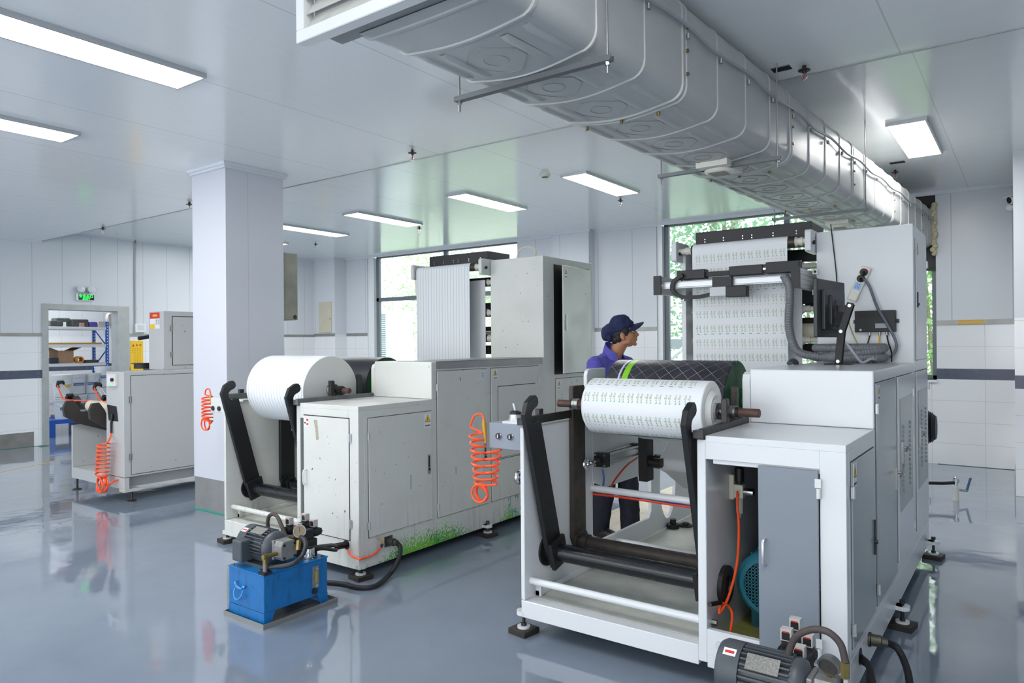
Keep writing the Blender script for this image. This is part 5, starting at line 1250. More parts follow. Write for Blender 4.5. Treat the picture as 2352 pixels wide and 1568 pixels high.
for k_, (b, c) in enumerate(((0.0, 0.0), (0.02, 0.05), (-0.012, 0.10))):
    tag(MB().tube(smooth_path([(XA+0.003, 3.33+b, 0.20-abs(b)), (XA+0.05, 3.26+b, 0.19-abs(b)), (XA+0.10-c*0.4, 3.05-c*0.3, 0.14-c*0.4), (XA+0.10-c*0.5, 2.85, 0.10+c*0.5), (XA+0.03-c*0.3, 2.72, 0.25-c*0.3), (-0.62, 2.66+0.02*k_, 0.33)], 8), 0.0115, 8).build('hydraulic_hose', HOSEBR if k_ == 1 else RUBBER),
        'dark hydraulic hose looping from the hole in the base of the front press', 'hose', 'hoses at the base of the front press')
# ================================================================ air duct
DUCTM = M('grey_white_duct_plastic', (186,189,188), 0.32, mottled=0.08, nsc=3)
du = thing('air_duct', 'long pale grey ribbed plastic air duct hanging under the ceiling', 'air duct', (-1.5, 5.9, 2.70))
DY0, DY1, DZ0, DZ1, DH = 1.80, 10.24, 2.70, 3.19, 0.335
def dxc(y): return -1.71+0.049*(y-2.1)
def dsec(y, grow=0.0, sag=0.030):
    """cross-section of the duct at y: rounded, with a slightly sagging floor"""
    sag *= min(1.0, max(0.0, (y-1.80)/0.35)); pts = []; h = DH+grow; z0, z1 = DZ0-grow, DZ1+grow*0.3; r_ = 0.075; n = 5
    for cx_, cz_, a0 in ((h-r_, z1-r_, 0), (-h+r_, z1-r_, PI/2), (-h+r_, z0+r_, PI), (h-r_, z0+r_, 1.5*PI)):
        for k in range(n+1):
            a = a0+PI/2*k/n; pts.append([cx_+r_*math.cos(a), cz_+r_*math.sin(a)])
        if a0 == PI:
            for k in range(1, 12):
                t = k/12; pts.append([-h+r_+(2*h-2*r_)*t, z0-sag*math.sin(PI*t)])
    return [(dxc(y)+p[0], y, p[1]) for p in pts]
ribs = []; y = 2.10
joints = [3.22, 4.78, 6.34, 7.90, 9.46]
allr = [1.86]+[round(3.22+1.56*j+0.39*i, 3) for j in range(-1, 5) for i in range(4) if 1.9 < 3.22+1.56*j+0.39*i < 10.15]
prof = []
for yr in allr:
    jn = any(abs(yr-j) < 0.01 for j in joints); e = 0.007
    if jn: prof += [(yr-0.030, 0), (yr-0.026, e), (yr-0.015, e), (yr-0.011, 0.0), (yr+0.011, 0.0), (yr+0.015, e), (yr+0.026, e), (yr+0.030, 0)]
    else: prof += [(yr-0.010, 0), (yr-0.006, e*0.8), (yr+0.006, e*0.8), (yr+0.010, 0)]
prof = [(DY0, 0)]+prof+[(DY1, 0)]
vs = []; fs = []; n = len(dsec(2))
for yv, g_ in prof: vs += dsec(yv, g_)
for i in range(len(prof)-1):
    for k in range(n): fs.append((i*n+k, i*n+(k+1)%n, (i+1)*n+(k+1)%n, (i+1)*n+k))
fs = [f[::-1] for f in fs]
sh = MB().add(vs, fs, True); sh.build('duct_shell', DUCTM, du, angle=24)
# moulded ridges and pressed outlines along the floor of the duct
for i in range(len(allr)-1):
    y0, y1 = allr[i]+0.05, allr[i+1]-0.05
    if y1-y0 < 0.1: continue
    for fx in (-0.245, -0.15, 0.15, 0.245):
        b = MB()
        t0 = (fx+DH-0.075)/(2*DH-0.15); zz = DZ0-0.030*math.sin(PI*t0)
        P_ = []
        for yv, hh in ((y0, 0.0), (y0+0.03, 0.010), (y1-0.03, 0.010), (y1, 0.0)):
            x_ = dxc(yv)+fx
            for dx_, dz_ in ((-0.02, 0.003), (-0.011, -hh), (0.011, -hh), (0.02, 0.003)): P_.append((x_+dx_, yv, zz+dz_))
        b.add(P_, [(4*j+k, 4*j+k+1, 4*(j+1)+k+1, 4*(j+1)+k) for j in range(3) for k in range(3)], True)
        b.build('duct_ridge', DUCTM, du, angle=60)
ol = MB()
for i in range(len(allr)-1):
    y0, y1 = allr[i], allr[i+1]; yc_ = (y0+y1)/2
    if y1-y0 < 0.2: continue
    def ring_pts(rx, ry, c8):
        out = []
        for k in range(25):
            a = 2*PI*k/24
            if c8: q = max(abs(math.cos(a)), abs(math.sin(a)), (abs(math.cos(a))+abs(math.sin(a)))*0.78); out.append((rx*math.cos(a)/q, ry*math.sin(a)/q))
            else: out.append((rx*math.cos(a), ry*math.sin(a)))
        return out
    for rx, ry, c8 in ((0.125, 0.13, True), (0.05, 0.055, False)):
        pts = ring_pts(rx, ry, c8)
        P_ = [(dxc(yc_)+px_, yc_+py_, DZ0-0.0012-0.030*math.sin(PI*((px_+DH-0.075)/(2*DH-0.15)))) for px_, py_ in pts]
        ol.tube(P_, 0.0016, 4, caps=False)
ol.build('pressed_outline', M('duct_outline', (150,153,152), 0.45), du)
# round bolts on the joints
for j in joints:
    b = MB()
    for zz in (2.82, 2.93, 3.04): b.cyl((dxc(j)+DH+0.012, j, zz), (dxc(j)+DH+0.022, j, zz), 0.009, 10)
    for fx in (-0.2, 0.0, 0.2): b.cyl((dxc(j)+fx, j, DZ0-0.048), (dxc(j)+fx, j, DZ0-0.03), 0.009, 10)
    b.build('joint_bolts', BRASS, du)
# cable along the side with clips
cb = []
k = 0
while k <= 60:
    yv = 2.2+8.0*k/60; cb.append((dxc(yv)+DH+0.022, yv, 3.02-0.012*math.sin(yv*7.5)+0.012)); k += 1
MB().tube(cb, 0.0085, 8).build('side_cable', M('grey_side_cable', (160,165,168), 0.45), du)
for yv in allr[1:]:
    MB().cyl((dxc(yv)+DH+0.02, yv, 2.985), (dxc(yv)+DH+0.02, yv, 3.01), 0.009, 8).build('cable_clip', STEEL, du)
# air outlets on the floor of the duct
for yv in (4.45, 7.30):
    xo = dxc(yv)
    b = MB().mat(0).box(xo-0.10, xo+0.10, yv-0.15, yv+0.15, DZ0-0.062, DZ0-0.02); b.mat(0).lathe([(0, 0.095), (0.012, 0.09), (0.02, 0.075)], (xo, yv, DZ0-0.062), (0,0,-1), 28)
    b.mat(1)
    for i in range(-2, 3): b.box(xo-0.055, xo+0.055, yv+i*0.025-0.006, yv+i*0.025+0.006, DZ0-0.0835, DZ0-0.0815)
    b.build('air_outlet', [PVC, M('outlet_slot', (120,118,110), 0.5)], du, 0.004, 2)
# front grille
gy = 1.66; gx0, gx1, gz0, gz1 = -2.19, -1.21, 2.665, 3.21
b = MB(); w_ = 0.045
b.box(gx0, gx1, gy, gy+0.05, gz0, gz0+w_).box(gx0, gx1, gy, gy+0.05, gz1-w_, gz1).box(gx0, gx0+w_, gy, gy+0.05, gz0+w_, gz1-w_).box(gx1-w_, gx1, gy, gy+0.05, gz0+w_, gz1-w_)
b.box(gx0+w_, gx1-w_, gy+0.05, gy+0.06, gz0+0.03, gz1-0.03)
go = b.build('grille_frame', M('white_grille', (226,228,228), 0.35), du, 0.003, 1)
for i in range(9):
    zc_ = gz0+w_+0.026+i*0.053; b = MB().obox(((gx0+gx1)/2, gy+0.028, zc_), X1, (0, 0.5, 0.86), (0, 0.86, -0.5), (gx1-gx0)/2-w_, 0.028, 0.0015); b.build('grille_slat', M('dusty_slat', (206,206,200), 0.5, mottled=0.15, nsc=20), go)
MB().box(gx0+0.06, gx1-0.05, gy+0.06, DY0+0.03, DZ0+0.004, DZ1-0.01).build('grille_collar', M('grey_collar', (150,153,153), 0.45), du)
# crumpled foam where it meets the window board
fo = MB()
for i in range(26):
    zz = 2.62+0.6*i/25; fo.sphere((dxc(10.2)+DH+0.015+0.012*math.sin(i*2.1), 10.22+0.02*math.cos(i*1.7), zz), 0.028+0.010*math.sin(i*3.3), 8, 6)
fo.build('sealing_foam', M('expanding_foam', (206,196,160), 0.8, bump=0.6, bsc=90), du)
# hangers: channel under the duct and two threaded rods
for k_, (yv, zc_) in enumerate(((2.45, ZN), (4.40, ZN), (6.6, ZC))):
    h = thing('duct_hanger', ('steel channel carrying the duct on threaded rods near the grille', 'steel channel carrying the duct on threaded rods below the square ceiling hole', 'far steel channel under the duct above the cabinet of the front press')[k_], 'hanger', (dxc(yv), yv, DZ0-0.075), 'steel hangers of the air duct')
    xa, xb = dxc(yv)-DH-0.06, dxc(yv)+DH+0.06; z_ = DZ0-0.062
    MB().box(xa, xb, yv-0.016, yv+0.016, z_, z_+0.003).box(xa, xb, yv-0.016, yv-0.013, z_+0.003, z_+0.022).box(xa, xb, yv+0.013, yv+0.016, z_+0.003, z_+0.022).build('channel', M('galvanised_channel', (112,116,120), 0.45, 0.5), h)
    for x_ in (xa+0.02, xb-0.02):
        r_ = MB().cyl((x_, yv, z_-0.045), (x_, yv, zc_-0.001), 0.0045, 8).build('threaded_rod', STEEL, h)
        MB().cyl((x_, yv, z_-0.014), (x_, yv, z_), 0.011, 6).build('rod_nut', CHROME, r_)
# openings cut in the ceiling for the rods
for nm, px_, py_, zz, s in (('trim_7', 1795, 158, ZN, 0.055), ('trim_8', 2061, 373, ZC, 0.07)):
    c = PZ(px_, py_, zz); mb = MB().mat(0).box(c.x-s, c.x+s, c.y-s*0.7, c.y+s*0.7, zz-0.002, zz+0.0005); mb.mat(1).box(c.x-s, c.x+s, c.y-s*0.85, c.y-s*0.7, zz-0.004, zz); struct(mb, nm, [M('dark_hole', (16,16,17), 0.8), CASTAL])
# sprinklers
def sprinkler(px_, py_, zc_, label):
    c = PZ(px_, py_, zc_); t = thing('sprinkler', label, 'sprinkler', (c.x, c.y, zc_-0.075), 'ceiling sprinklers')
    MB().lathe([(0, 0.012), (0.010, 0.036), (0.014, 0.036), (0.016, 0.012), (0.03, 0.010)], (c.x, c.y, zc_-0.016), (0,0,-1), 18).cyl((c.x, c.y, zc_-0.02), (c.x, c.y, zc_-0.001), 0.012, 12).build('collar', DARKST, t)
    b = MB()
    for e in (-1, 1): b.tube([(c.x+e*0.010, c.y, zc_-0.04), (c.x+e*0.018, c.y, zc_-0.055), (c.x+e*0.016, c.y, zc_-0.075), (c.x, c.y, zc_-0.088)], 0.003, 6)
    b.lathe([(0, 0.004), (0.002, 0.020), (0.005, 0.020)], (c.x, c.y, zc_-0.088), (0,0,-1), 14); b.build('yoke', CHROME, t)
    MB().cyl((c.x, c.y, zc_-0.044), (c.x, c.y, zc_-0.084), 0.004, 8).build('glass_bulb', M('red_bulb_glass', (206,58,40), 0.2), t)
for px_, py_, zz, lb in ((947, 344, ZN, 'sprinkler head beside the ceiling seam between the square column and the duct'), (1847, 151, ZN, 'sprinkler head beside the square hole in the ceiling right of the duct'), (236, 521, ZN, 'sprinkler head above the exit sign near the ceiling seam'),
                         (435, 464, ZN, 'sprinkler head just left of the square column'), (963, 520, ZC, 'small sprinkler head below the end of a panel light, above the left window'), (725, 558, ZC, 'tiny sprinkler head near the far corner right of the square column'),
                         (1425, 456, ZC, 'sprinkler head below the panel light right of the smoke detector'), (2056, 390, ZC, 'sprinkler head beside the small far ceiling hole right of the duct')):
    sprinkler(px_, py_, zz, lb)
c = PZ(1252, 400, ZC); t = thing('smoke_detector', 'round white smoke detector on the ceiling', 'smoke detector', (c.x, c.y, ZC-0.06))
MB().lathe([(0, 0.06), (0.012, 0.06), (0.03, 0.052), (0.034, 0.045)], (c.x, c.y, ZC), (0,0,-1), 28).build('detector_base', M('detector_plastic', (222,220,210), 0.4), t)
MB().lathe([(0.034, 0.034), (0.046, 0.032)], (c.x, c.y, ZC), (0,0,-1), 24).build('slots', INK, t); MB().lathe([(0.046, 0.040), (0.052, 0.038), (0.056, 0.02)], (c.x, c.y, ZC), (0,0,-1), 24).build('detector_cap', M('detector_plastic', (222,220,210), 0.4), t)
# CCTV camera at the right edge
c = PY(2330, 452, 9.6); t = thing('security_camera', 'white bullet security camera on the wall at the right edge', 'security camera', tuple(c))
ax_ = Vector((0.75, 0.55, 0.22)).normalized(); p0 = PY(2318, 460, 9.6)
MB().cyl(p0, p0+ax_*0.24, 0.045, 20, bev=0.004).obox(p0+ax_*0.11+Vector((0,0,0.045)), ax_, ax_.cross(Vector((0,0,1))), Vector((0,0,1)), 0.15, 0.05, 0.004).build('camera_body', M('camera_white', (224,226,228), 0.35), t)
MB().cyl(p0-ax_*0.003, p0, 0.036, 20).build('lens', INK, t)
MB().sphere((-0.17, p0.y+0.12, p0.z-0.06), 0.045, 16, 10).cyl(p0+ax_*0.16, (-0.131, p0.y+0.12, p0.z-0.06), 0.014, 10).build('camera_mount', M('camera_white', (224,226,228), 0.35), t)
MB().tube(smooth_path([p0+ax_*0.2+Vector((0,0,0.03)), p0+ax_*0.2+Vector((0,0,0.10)), (-0.135, p0.y+0.1, 3.36)], 6), 0.004, 6).build('camera_cable', INK, t)
# ================================================================ grey machine by the far wall
Cm = thing('rewinding_machine', 'grey boxy machine with black arms and a cardboard core, before the store room door', 'machine', (-7.85, 4.3, 0))
cx0, cx1, cx2, cy0, cy1, ct = -8.43, -7.62, -7.25, 3.42, 5.15, 1.295
def worn_grey():
    t = NT('worn_grey_paint'); o = t.geo()
    ch = t.math('MULTIPLY', t.ramp(t.noise(o, 24, 3, 0.55), 0.715, 0.73), t.ramp(t.noise(o, 2.6, 2), 0.48, 0.56))
    t.put(t.b.inputs['Base Color'], t.mix(ch, lin((184,186,187)), lin((50,46,44)))); t.b.inputs['Roughness'].default_value = 0.42
    return t.m
WG = worn_grey()
MB().box(cx1, cx2, cy0, cy1, 0.25, ct).build('cabinet', WG, Cm, 0.004, 2)
b = MB(); b.box(cx0, cx2, cy0, cy0+0.05, 0.13, 0.245).box(cx0, cx1-0.001, cy0+0.05, cy1, 0.225, 0.245).box(cx0, cx0+0.05, cy0+0.05, cy1, 0.13, 0.225).box(cx1, cx2-0.12, cy0+0.05, cy1, 0.13, 0.245)
b.prism([(cx2-0.11, 0.13), (cx2, 0.13), (cx2, 0.10), (cx2-0.11, 0.10)], 'y', cy0, cy0+0.16)
b.build('base_frame', WG, Cm, 0.003, 1)
MB().box(cx0, cx0+0.03, cy0, cy1, 0.246, 0.70).build('side_plate', WG, Cm, 0.003, 1)
dr_ = MB().box(cx2, cx2+0.006, cy0+0.07, 5.08, 0.275, 1.255).build('door', WG, Cm, 0.001, 1)
MB().box(cx2+0.0003, cx2+0.0012, cy0+0.065, 5.085, 1.255, 1.260).box(cx2+0.0003, cx2+0.0012, cy0+0.065, cy0+0.07, 0.275, 1.255).box(cx2+0.0003, cx2+0.0012, cy0+0.065, 5.085, 0.27, 0.275).build('door_gap', INK, dr_)
for z in (0.45, 1.02):
    h = MB(); hinge(h, (cx2+0.008, cy0+0.062, z), Y1v, X1, 0.07); h.build('hinge', CASTAL, dr_)
for x_, y_ in ((cx0+0.04, cy0+0.04), (cx2-0.04, cy0+0.09), (cx0+0.04, cy1-0.1), (cx2-0.06, cy1-0.1)):
    MB().cyl((x_, y_, 0.012), (x_, y_, 0.13), 0.012, 10).lathe([(0, 0.045), (0.008, 0.045), (0.014, 0.02)], (x_, y_, 0), (0,0,1), 18).build('levelling_foot', DARKST, Cm)
# head cabinet with its notice
uc = MB().box(-7.80, -7.49, 3.95, 5.10, ct, 1.925).build('head_cabinet', WG, Cm, 0.004, 2)
ud2 = MB().box(-7.49, -7.484, 4.05, 5.0, 1.345, 1.865).build('door', WG, uc, 0.001, 1)
q = MB().mat(0).box(-7.4895, -7.4885, 4.042, 5.0, 1.865, 1.873).box(-7.4895, -7.4885, 4.042, 4.05, 1.345, 1.865).box(-7.4895, -7.4885, 4.042, 5.0, 1.338, 1.345).build('door_gap', INK, uc)
for z in (1.46, 1.74):
    h = MB(); hinge(h, (-7.482, 4.036, z), Y1v, X1, 0.06); h.build('hinge', CASTAL, uc)
n0, n1 = PY(345, 755, 3.949), PY(367, 717, 3.949)
o = MB().mat(0).box(n0.x, n1.x, 3.9475, 3.9495, n0.z, n1.z); o.mat(1).box(n0.x, n1.x, 3.9465, 3.9475, n1.z-0.065, n1.z); o.mat(2).box(n0.x, (n0.x+n1.x)/2, 3.9465, 3.9475, n0.z, n0.z+0.05).box(n0.x+0.06, n1.x-0.05, 3.946, 3.9465, n1.z-0.042, n1.z-0.022)
o.mat(3)
for i in range(6): o.box((n0.x+n1.x)/2+0.015, n1.x-0.015, 3.9468, 3.9475, n0.z+0.05+i*0.016, n0.z+0.054+i*0.016)
for i in range(4): o.box(n0.x+0.015+i*0.024, n0.x+0.028+i*0.024, 3.9468, 3.9475, n0.z+0.11, n0.z+0.145)
for i in range(2):
    for k_ in range(4): o.box((n0.x+n1.x)/2+0.02+i*0.05, (n0.x+n1.x)/2+0.045+i*0.05, 3.9468, 3.9475, n1.z-0.13+k_*0.014, n1.z-0.124+k_*0.014)
o.build('notice', [LABELW, RED, YELLOW, M('notice_grey', (150,152,156), 0.5)], uc, label='notice with red heading and yellow corner')
# arms, core, cylinders
ARMC = M('dark_grey_arm', (74,70,68), 0.45, 0.3, mottled=0.2, nsc=12)
for x_ in (-8.36, -7.76):
    MB().prism([(3.30, 0.90), (3.33, 0.97), (3.40, 0.975), (3.45, 0.90), (3.47, 0.85), (3.62, 0.83), (4.55, 0.45), (4.50, 0.34), (3.45, 0.72), (3.31, 0.81)], 'x', x_, x_+0.04).build('lift_arm', ARMC, Cm, 0.003, 1)
cr_ = thing('cardboard_core', 'cream cardboard core on a shaft across the grey machine', 'cardboard core', (-8.0, 3.55, 0.84))
zc3, yc3 = 0.905, 3.56
MB().cyl((-8.29, yc3, zc3), (-7.74, yc3, zc3), 0.062, 28, bev=0.004).build('core_tube', M('cream_cardboard', (226,214,190), 0.7), cr_)
MB().cyl((-8.42, yc3, zc3), (-8.29, yc3, zc3), 0.03, 18).cyl((-7.74, yc3, zc3), (-7.46, yc3, zc3), 0.026, 18).build('shaft', DARKST, cr_)
b = MB().mat(1).cyl((-7.74, yc3, zc3), (-7.725, yc3, zc3), 0.052, 24).mat(0).cyl((-7.725, yc3, zc3), (-7.71, yc3, zc3), 0.056, 24).mat(1).cyl((-7.71, yc3, zc3), (-7.695, yc3, zc3), 0.05, 24).mat(0).cyl((-7.695, yc3, zc3), (-7.67, yc3, zc3), 0.06, 24).cyl((-8.33, yc3, zc3), (-8.29, yc3, zc3), 0.048, 20)
b.build('shaft_collars', [DARKST, STEEL], cr_)
MB().prism([(PY(246, 935, cy0).x, 0.96), (PY(268, 935, cy0).x, 0.95), (PY(272, 960, cy0).x, 0.80), (PY(250, 962, cy0).x, 0.80)], 'y', cy0-0.0015, cy0-0.0005).build('shaft_slot', INK, Cm)
for k_, (p0, p1) in enumerate((((137, 880), (160, 912)), ((222, 885), (243, 915)))):
    yv = 3.66; q0, q1 = PY(*p0, yv), PY(*p1, yv); d_ = (q1-q0).normalized(); e_ = d_.cross(Vector((0,1,0))).normalized()
    b = MB().mat(0).cyl(q0+d_*0.04, q1-d_*0.02, 0.024, 16)
    b.mat(1).obox(q0+d_*0.02, d_, e_, Y1v, 0.022, 0.036, 0.036).obox(q1, d_, e_, Y1v, 0.022, 0.036, 0.036)
    b.build('air_cylinder', [ALU, INK], Cm)
    if k_ == 0: MB().obox(q1+Vector((0.05, 0.05, -0.05)), d_, e_, Y1v, 0.045, 0.05, 0.03).obox(q1+Vector((0.02, 0.3, -0.12)), X1, Y1v, (0,0,1), 0.02, 0.30, 0.03).build('cylinder_mount', ARMC, Cm)
    else: MB().obox(q1+Vector((0.06, 0.04, -0.05)), X1, Y1v, (0,0,1), 0.07, 0.04, 0.05).build('cylinder_mount', ARMC, Cm)
    pe = PY(212, 920, 3.6) if k_ == 0 else PY(250, 921, 3.45)
    MB().tube(smooth_path([q0+d_*0.05+Vector((0,-0.04,0)), (q0+q1)/2+Vector((0.06,-0.06,-0.05)), q1+Vector((0.10,-0.08,-0.02)), pe], 6), 0.008, 8).build('air_line', ORANGE, Cm)
MB().box(cx0+0.05, cx1-0.02, 3.95, 4.0, 0.80, 1.02).build('back_plate', M('greenish_grey_plate', (168,172,160), 0.45, mottled=0.1, nsc=8), Cm)
# operator display
a0, a1 = PY(252, 886, cy0), PY(271, 859, cy0)
dp = MB().box(a0.x, a1.x, cy0-0.03, cy0-0.0005, a0.z, a1.z).build('operator_display', M('ivory_case', (214,214,206), 0.4), Cm, 0.004, 2)
w2 = a1.x-a0.x; h2 = a1.z-a0.z
MB().box(a0.x+w2*0.18, a0.x+w2*0.55, cy0-0.031, cy0-0.030, a0.z+h2*0.35, a0.z+h2*0.78).build('lcd', M('violet_lcd', (176,160,240), 0.3, emit=0.8), dp)
MB().box(a0.x+w2*0.14, a0.x+w2*0.34, cy0-0.031, cy0-0.030, a0.z+h2*0.12, a0.z+h2*0.22).box(a0.x+w2*0.40, a0.x+w2*0.60, cy0-0.031, cy0-0.030, a0.z+h2*0.12, a0.z+h2*0.22).build('green_digits', M('green_digit', (90,240,110), 0.3, emit=1.2), dp)
MB().cyl((a0.x+w2*0.75, cy0-0.03, a0.z+h2*0.55), (a0.x+w2*0.75, cy0-0.05, a0.z+h2*0.55), 0.018, 14).build('dial', INK, dp)
c0 = PY(253, 1015, 3.39); cb0 = PY(250, 1100, 3.39)
pth = [Vector((c0.x, 3.40, c0.z+0.10)), Vector((c0.x+0.005, 3.39, c0.z+0.05))]+coil(c0.x+0.02, 3.32, c0.z, cb0.z+0.03, 0.075, 8.5, (-0.05, 0), 16, 0.7)
pth += [Vector((cb0.x+0.03+(0.075+0.012*math.sin(a*0.7))*math.cos(a), 3.31+0.03*math.sin(a*0.37), cb0.z-0.04+0.075*math.sin(a))) for a in (2*PI*i/16 for i in range(64))]+[PY(262, 1104, 3.40), PY(272, 1102, 3.415)]
ch = MB(); ch.mat(0).tube(pth, 0.0085, 7); ch.mat(1).tube([(c0.x+0.01, 3.41, c0.z+0.28), (c0.x-0.01, 3.405, c0.z+0.19), (c0.x, 3.40, c0.z+0.09)], 0.012, 8)
tag(ch.build('coiled_air_hose', [ORANGE, DARKST]), 'orange coiled air hose hanging on the front of the grey machine', 'air hose', 'orange coiled air hoses')
c = PZ(330, 846, ct); b = MB().lathe([(0, 0.10), (0.055, 0.10), (0.055, 0.13), (0.062, 0.13), (0.062, 0.09), (0.015, 0.085)], (c.x, c.y, ct+0.001), (0,0,1), 32)
tag(b.build('black_pan', INK), 'round black pan standing on top of the grey machine', 'pan')

# ================================================================ left wall: sign, conduit, notices
XW = XLW
es = thing('exit_sign', 'green lit exit sign with two lamps over the door', 'exit sign', (XW+0.02, 5.32, 2.30))
y0, y1, z0, z1 = 5.19, 5.46, 2.305, 2.42
cs = MB().box(XW+0.001, XW+0.045, y0, y1, z0, z1).build('sign_case', M('white_sign_case', (228,230,230), 0.4), es, 0.008, 2)
MB().box(XW+0.045, XW+0.047, y0+0.025, y1-0.005, z0+0.012, z1-0.012).build('sign_face', M('sign_black_face', (10,30,22), 0.3), cs)
GLOW = M('sign_green_glow', (30,235,80), 0.4, emit=2.2)
st = MB()
def put_text(mb, txt, size, yc_, zc_, x_, bold=0.0, sx=1.0):
    vs_t, fs_t = text_mesh(txt, size, bold); mb.add([(x_, yc_+p[0]*sx, zc_+p[1]) for p in vs_t], fs_t)
put_text(st, 'EXIT', 0.038, 5.335, z0+0.027, XW+0.0478, 0.0008, 1.5)
# the four characters above, drawn with strokes on a 10 x 10 grid
CH = {0: [(1,8,9,8), (5,10,5,8), (1,8,1,6.6), (9,8,9,6.6), (0,5,10,5), (4.5,7.3,2.5,3), (2.5,3,8.5,0), (7.2,5,5.5,2), (5.5,2,1.2,0)],
      1: [(5,10,0,5.6), (5,10,10,5.6), (2.4,5.8,7.6,5.8), (2,3.2,8,3.2), (0.6,0.4,9.4,0.4), (5,5.8,5,0.4)],
      2: [(5,10,5,0.4), (1.5,8.6,1.5,5.4), (8.5,8.6,8.5,5.4), (1.5,5.4,8.5,5.4), (0.6,3.8,0.6,0.4), (9.4,3.8,9.4,0.4), (0.6,0.4,9.4,0.4)],
      3: [(1.4,8.6,8.6,8.6), (1.4,8.6,1.4,1), (8.6,8.6,8.6,1), (1.4,1.6,8.6,1.6)]}
for k_ in range(4):
    for (xa, za_, xb, zb2) in CH[k_]:
        s_ = 0.0046; o0 = Vector((XW+0.0478, 5.225+k_*0.056+xa*s_, 2.357+za_*s_)); o1 = Vector((XW+0.0478, 5.225+k_*0.056+xb*s_, 2.357+zb2*s_)); d_ = o1-o0
        st.obox((o0+o1)/2, d_, Vector((1,0,0)).cross(d_), (1,0,0), d_.length/2+0.002, 0.0028, 0.0004)
st.build('sign_lettering', GLOW, cs)
for yl in (5.245, 5.405):
    MB().lathe([(0, 0.02), (0.02, 0.05), (0.05, 0.06), (0.058, 0.05), (0.06, 0)], (XW+0.03, yl, 2.49), (1, 0, 0.1), 22, close=False).build('emergency_lamp', M('clear_lamp', (214,220,224), 0.15), es)
MB().box(XW+0.01, XW+0.05, 5.27, 5.38, 2.42, 2.455).build('lamp_bracket', CASTAL, es)
cd = MB().mat(0).cyl((XW+0.02, 6.14, 1.94), (XW+0.02, 6.14, 3.34), 0.013, 12)
for z in (2.2, 2.75): cd.box(XW, XW+0.035, 6.122, 6.158, z, z+0.02)
cd.mat(1).cyl((XW+0.02, 6.14, 3.34), (XW+0.02, 6.14, 3.395), 0.018, 12)
tag(cd.build('conduit', [M('grey_conduit', (178,180,182), 0.4), CASTAL]), 'vertical cable conduit on the wall right of the door', 'conduit')
so = thing('wall_socket', 'white socket box on the wall at the foot of the conduit', 'socket', (XW+0.03, 6.19, 1.79))
MB().box(XW+0.013, XW+0.06, 6.12, 6.30, 1.795, 1.94).build('socket_box', LABELW, so, 0.005, 2)
MB().box(XW+0.06, XW+0.064, 6.16, 6.27, 1.83, 1.92).build('socket_plate', M('socket_plate', (206,210,210), 0.35), so, 0.002, 1)
pz = MB().mat(0).box(XW+0.001, XW+0.006, 6.055, 6.275, 1.10, 1.645); pz.mat(1).add([(XW+0.0066, 6.08, 1.545), (XW+0.0066, 6.13, 1.545), (XW+0.0066, 6.105, 1.595)], [(0,1,2)]); pz.mat(2)
for i in range(6):
    for k_ in range(12 if i else 3): pz.box(XW+0.006, XW+0.0066, 6.085+i*0.028, 6.096+i*0.028, 1.50-k_*0.030, 1.512-k_*0.030)
for i in range(2): pz.box(XW+0.006, XW+0.0066, 6.15+i*0.06, 6.185+i*0.06, 1.55, 1.59)
tag(pz.build('safety_notice', [YELLOW, RED, M('notice_brown_ink', (170,120,40), 0.5)]), 'tall yellow safety notice on the wall right of the door', 'notice')
MB_ = MB().cyl((-8.0, 4.60, ct+0.30), (-7.84, 4.25, ct+0.27), 0.028, 12)
ec = thing('wall_panel_cover', 'beige rectangular cover on the corner pilaster', 'panel cover', (-12.2, 9.97, 1.82))
MB().box(-12.42, -12.02, 9.955, 9.98, 1.815, 2.465).build('cover_plate', M('beige_wood_cover', (206,200,180), 0.45, mottled=0.1, nsc=6), ec, 0.003, 1); MB().cyl((-12.06, 9.953, 2.1), (-12.06, 9.955, 2.1), 0.012, 10).build('keyhole', INK, ec)
h0_, h1_ = PX(654, 580, -5.93), PX(682, 735, -5.93)
sc_ = thing('switch_cabinet', 'worn grey metal cabinet fixed to the far side of the square column', 'cabinet', (-6.15, 4.4, h1_.z))
MB().box(-6.40, -5.93, 4.32, 4.495, h1_.z, h0_.z).build('cabinet_body', M('aged_grey_metal', (150,148,138), 0.45, 0.3, mottled=0.3, nsc=5), sc_, 0.004, 1)
MB().cyl((-5.93, 4.46, h1_.z+0.03), (-5.928, 4.46, h1_.z+0.03), 0.022, 12).build('cable_hole', INK, sc_)

# ================================================================ store room seen through the doorway
rk = thing('shelf_rack', 'blue and white storage rack in the room behind the door', 'shelf rack', (-14.6, 5.5, 0))
BLUEP = M('rack_blue', (24,92,186), 0.4)
for x_ in (-14.3, -14.85):
    for y_ in (4.35, 6.44):
        b = MB().box(x_-0.02, x_+0.02, y_-0.025, y_+0.025, 0, 2.02).build('post', BLUEP, rk)
        h = MB()
        for i in range(34): h.box(x_+0.0195, x_+0.0205, y_-0.008, y_+0.008, 0.12+i*0.056, 0.145+i*0.056)
        h.build('slot_row', LABELW, b)
SHZ = (1.92, 1.595, 1.245, 0.55)
for z in SHZ: MB().box(-14.87, -14.28, 4.33, 6.42, z-0.055, z).build('shelf', LABELW, rk, 0.003, 1)
MB().tube([(-14.3, 6.44, 1.50), (-14.85, 6.44, 1.15)], 0.012, 6).tube([(-14.85, 6.44, 1.9), (-14.3, 6.44, 1.55)], 0.012, 6).build('brace', BLUEP, rk)
def blob_box(nm, label, cat, px0, py0, px1, py1, x_, dep, mat, grp, bev=0.02):
    a, c_ = PX(px0, py1, x_), PX(px1, py0, x_)
    return tag(MB().box(x_-dep, x_, a.y, c_.y, a.z, c_.z).build(nm, mat, None, bev, 2), label, cat, grp)
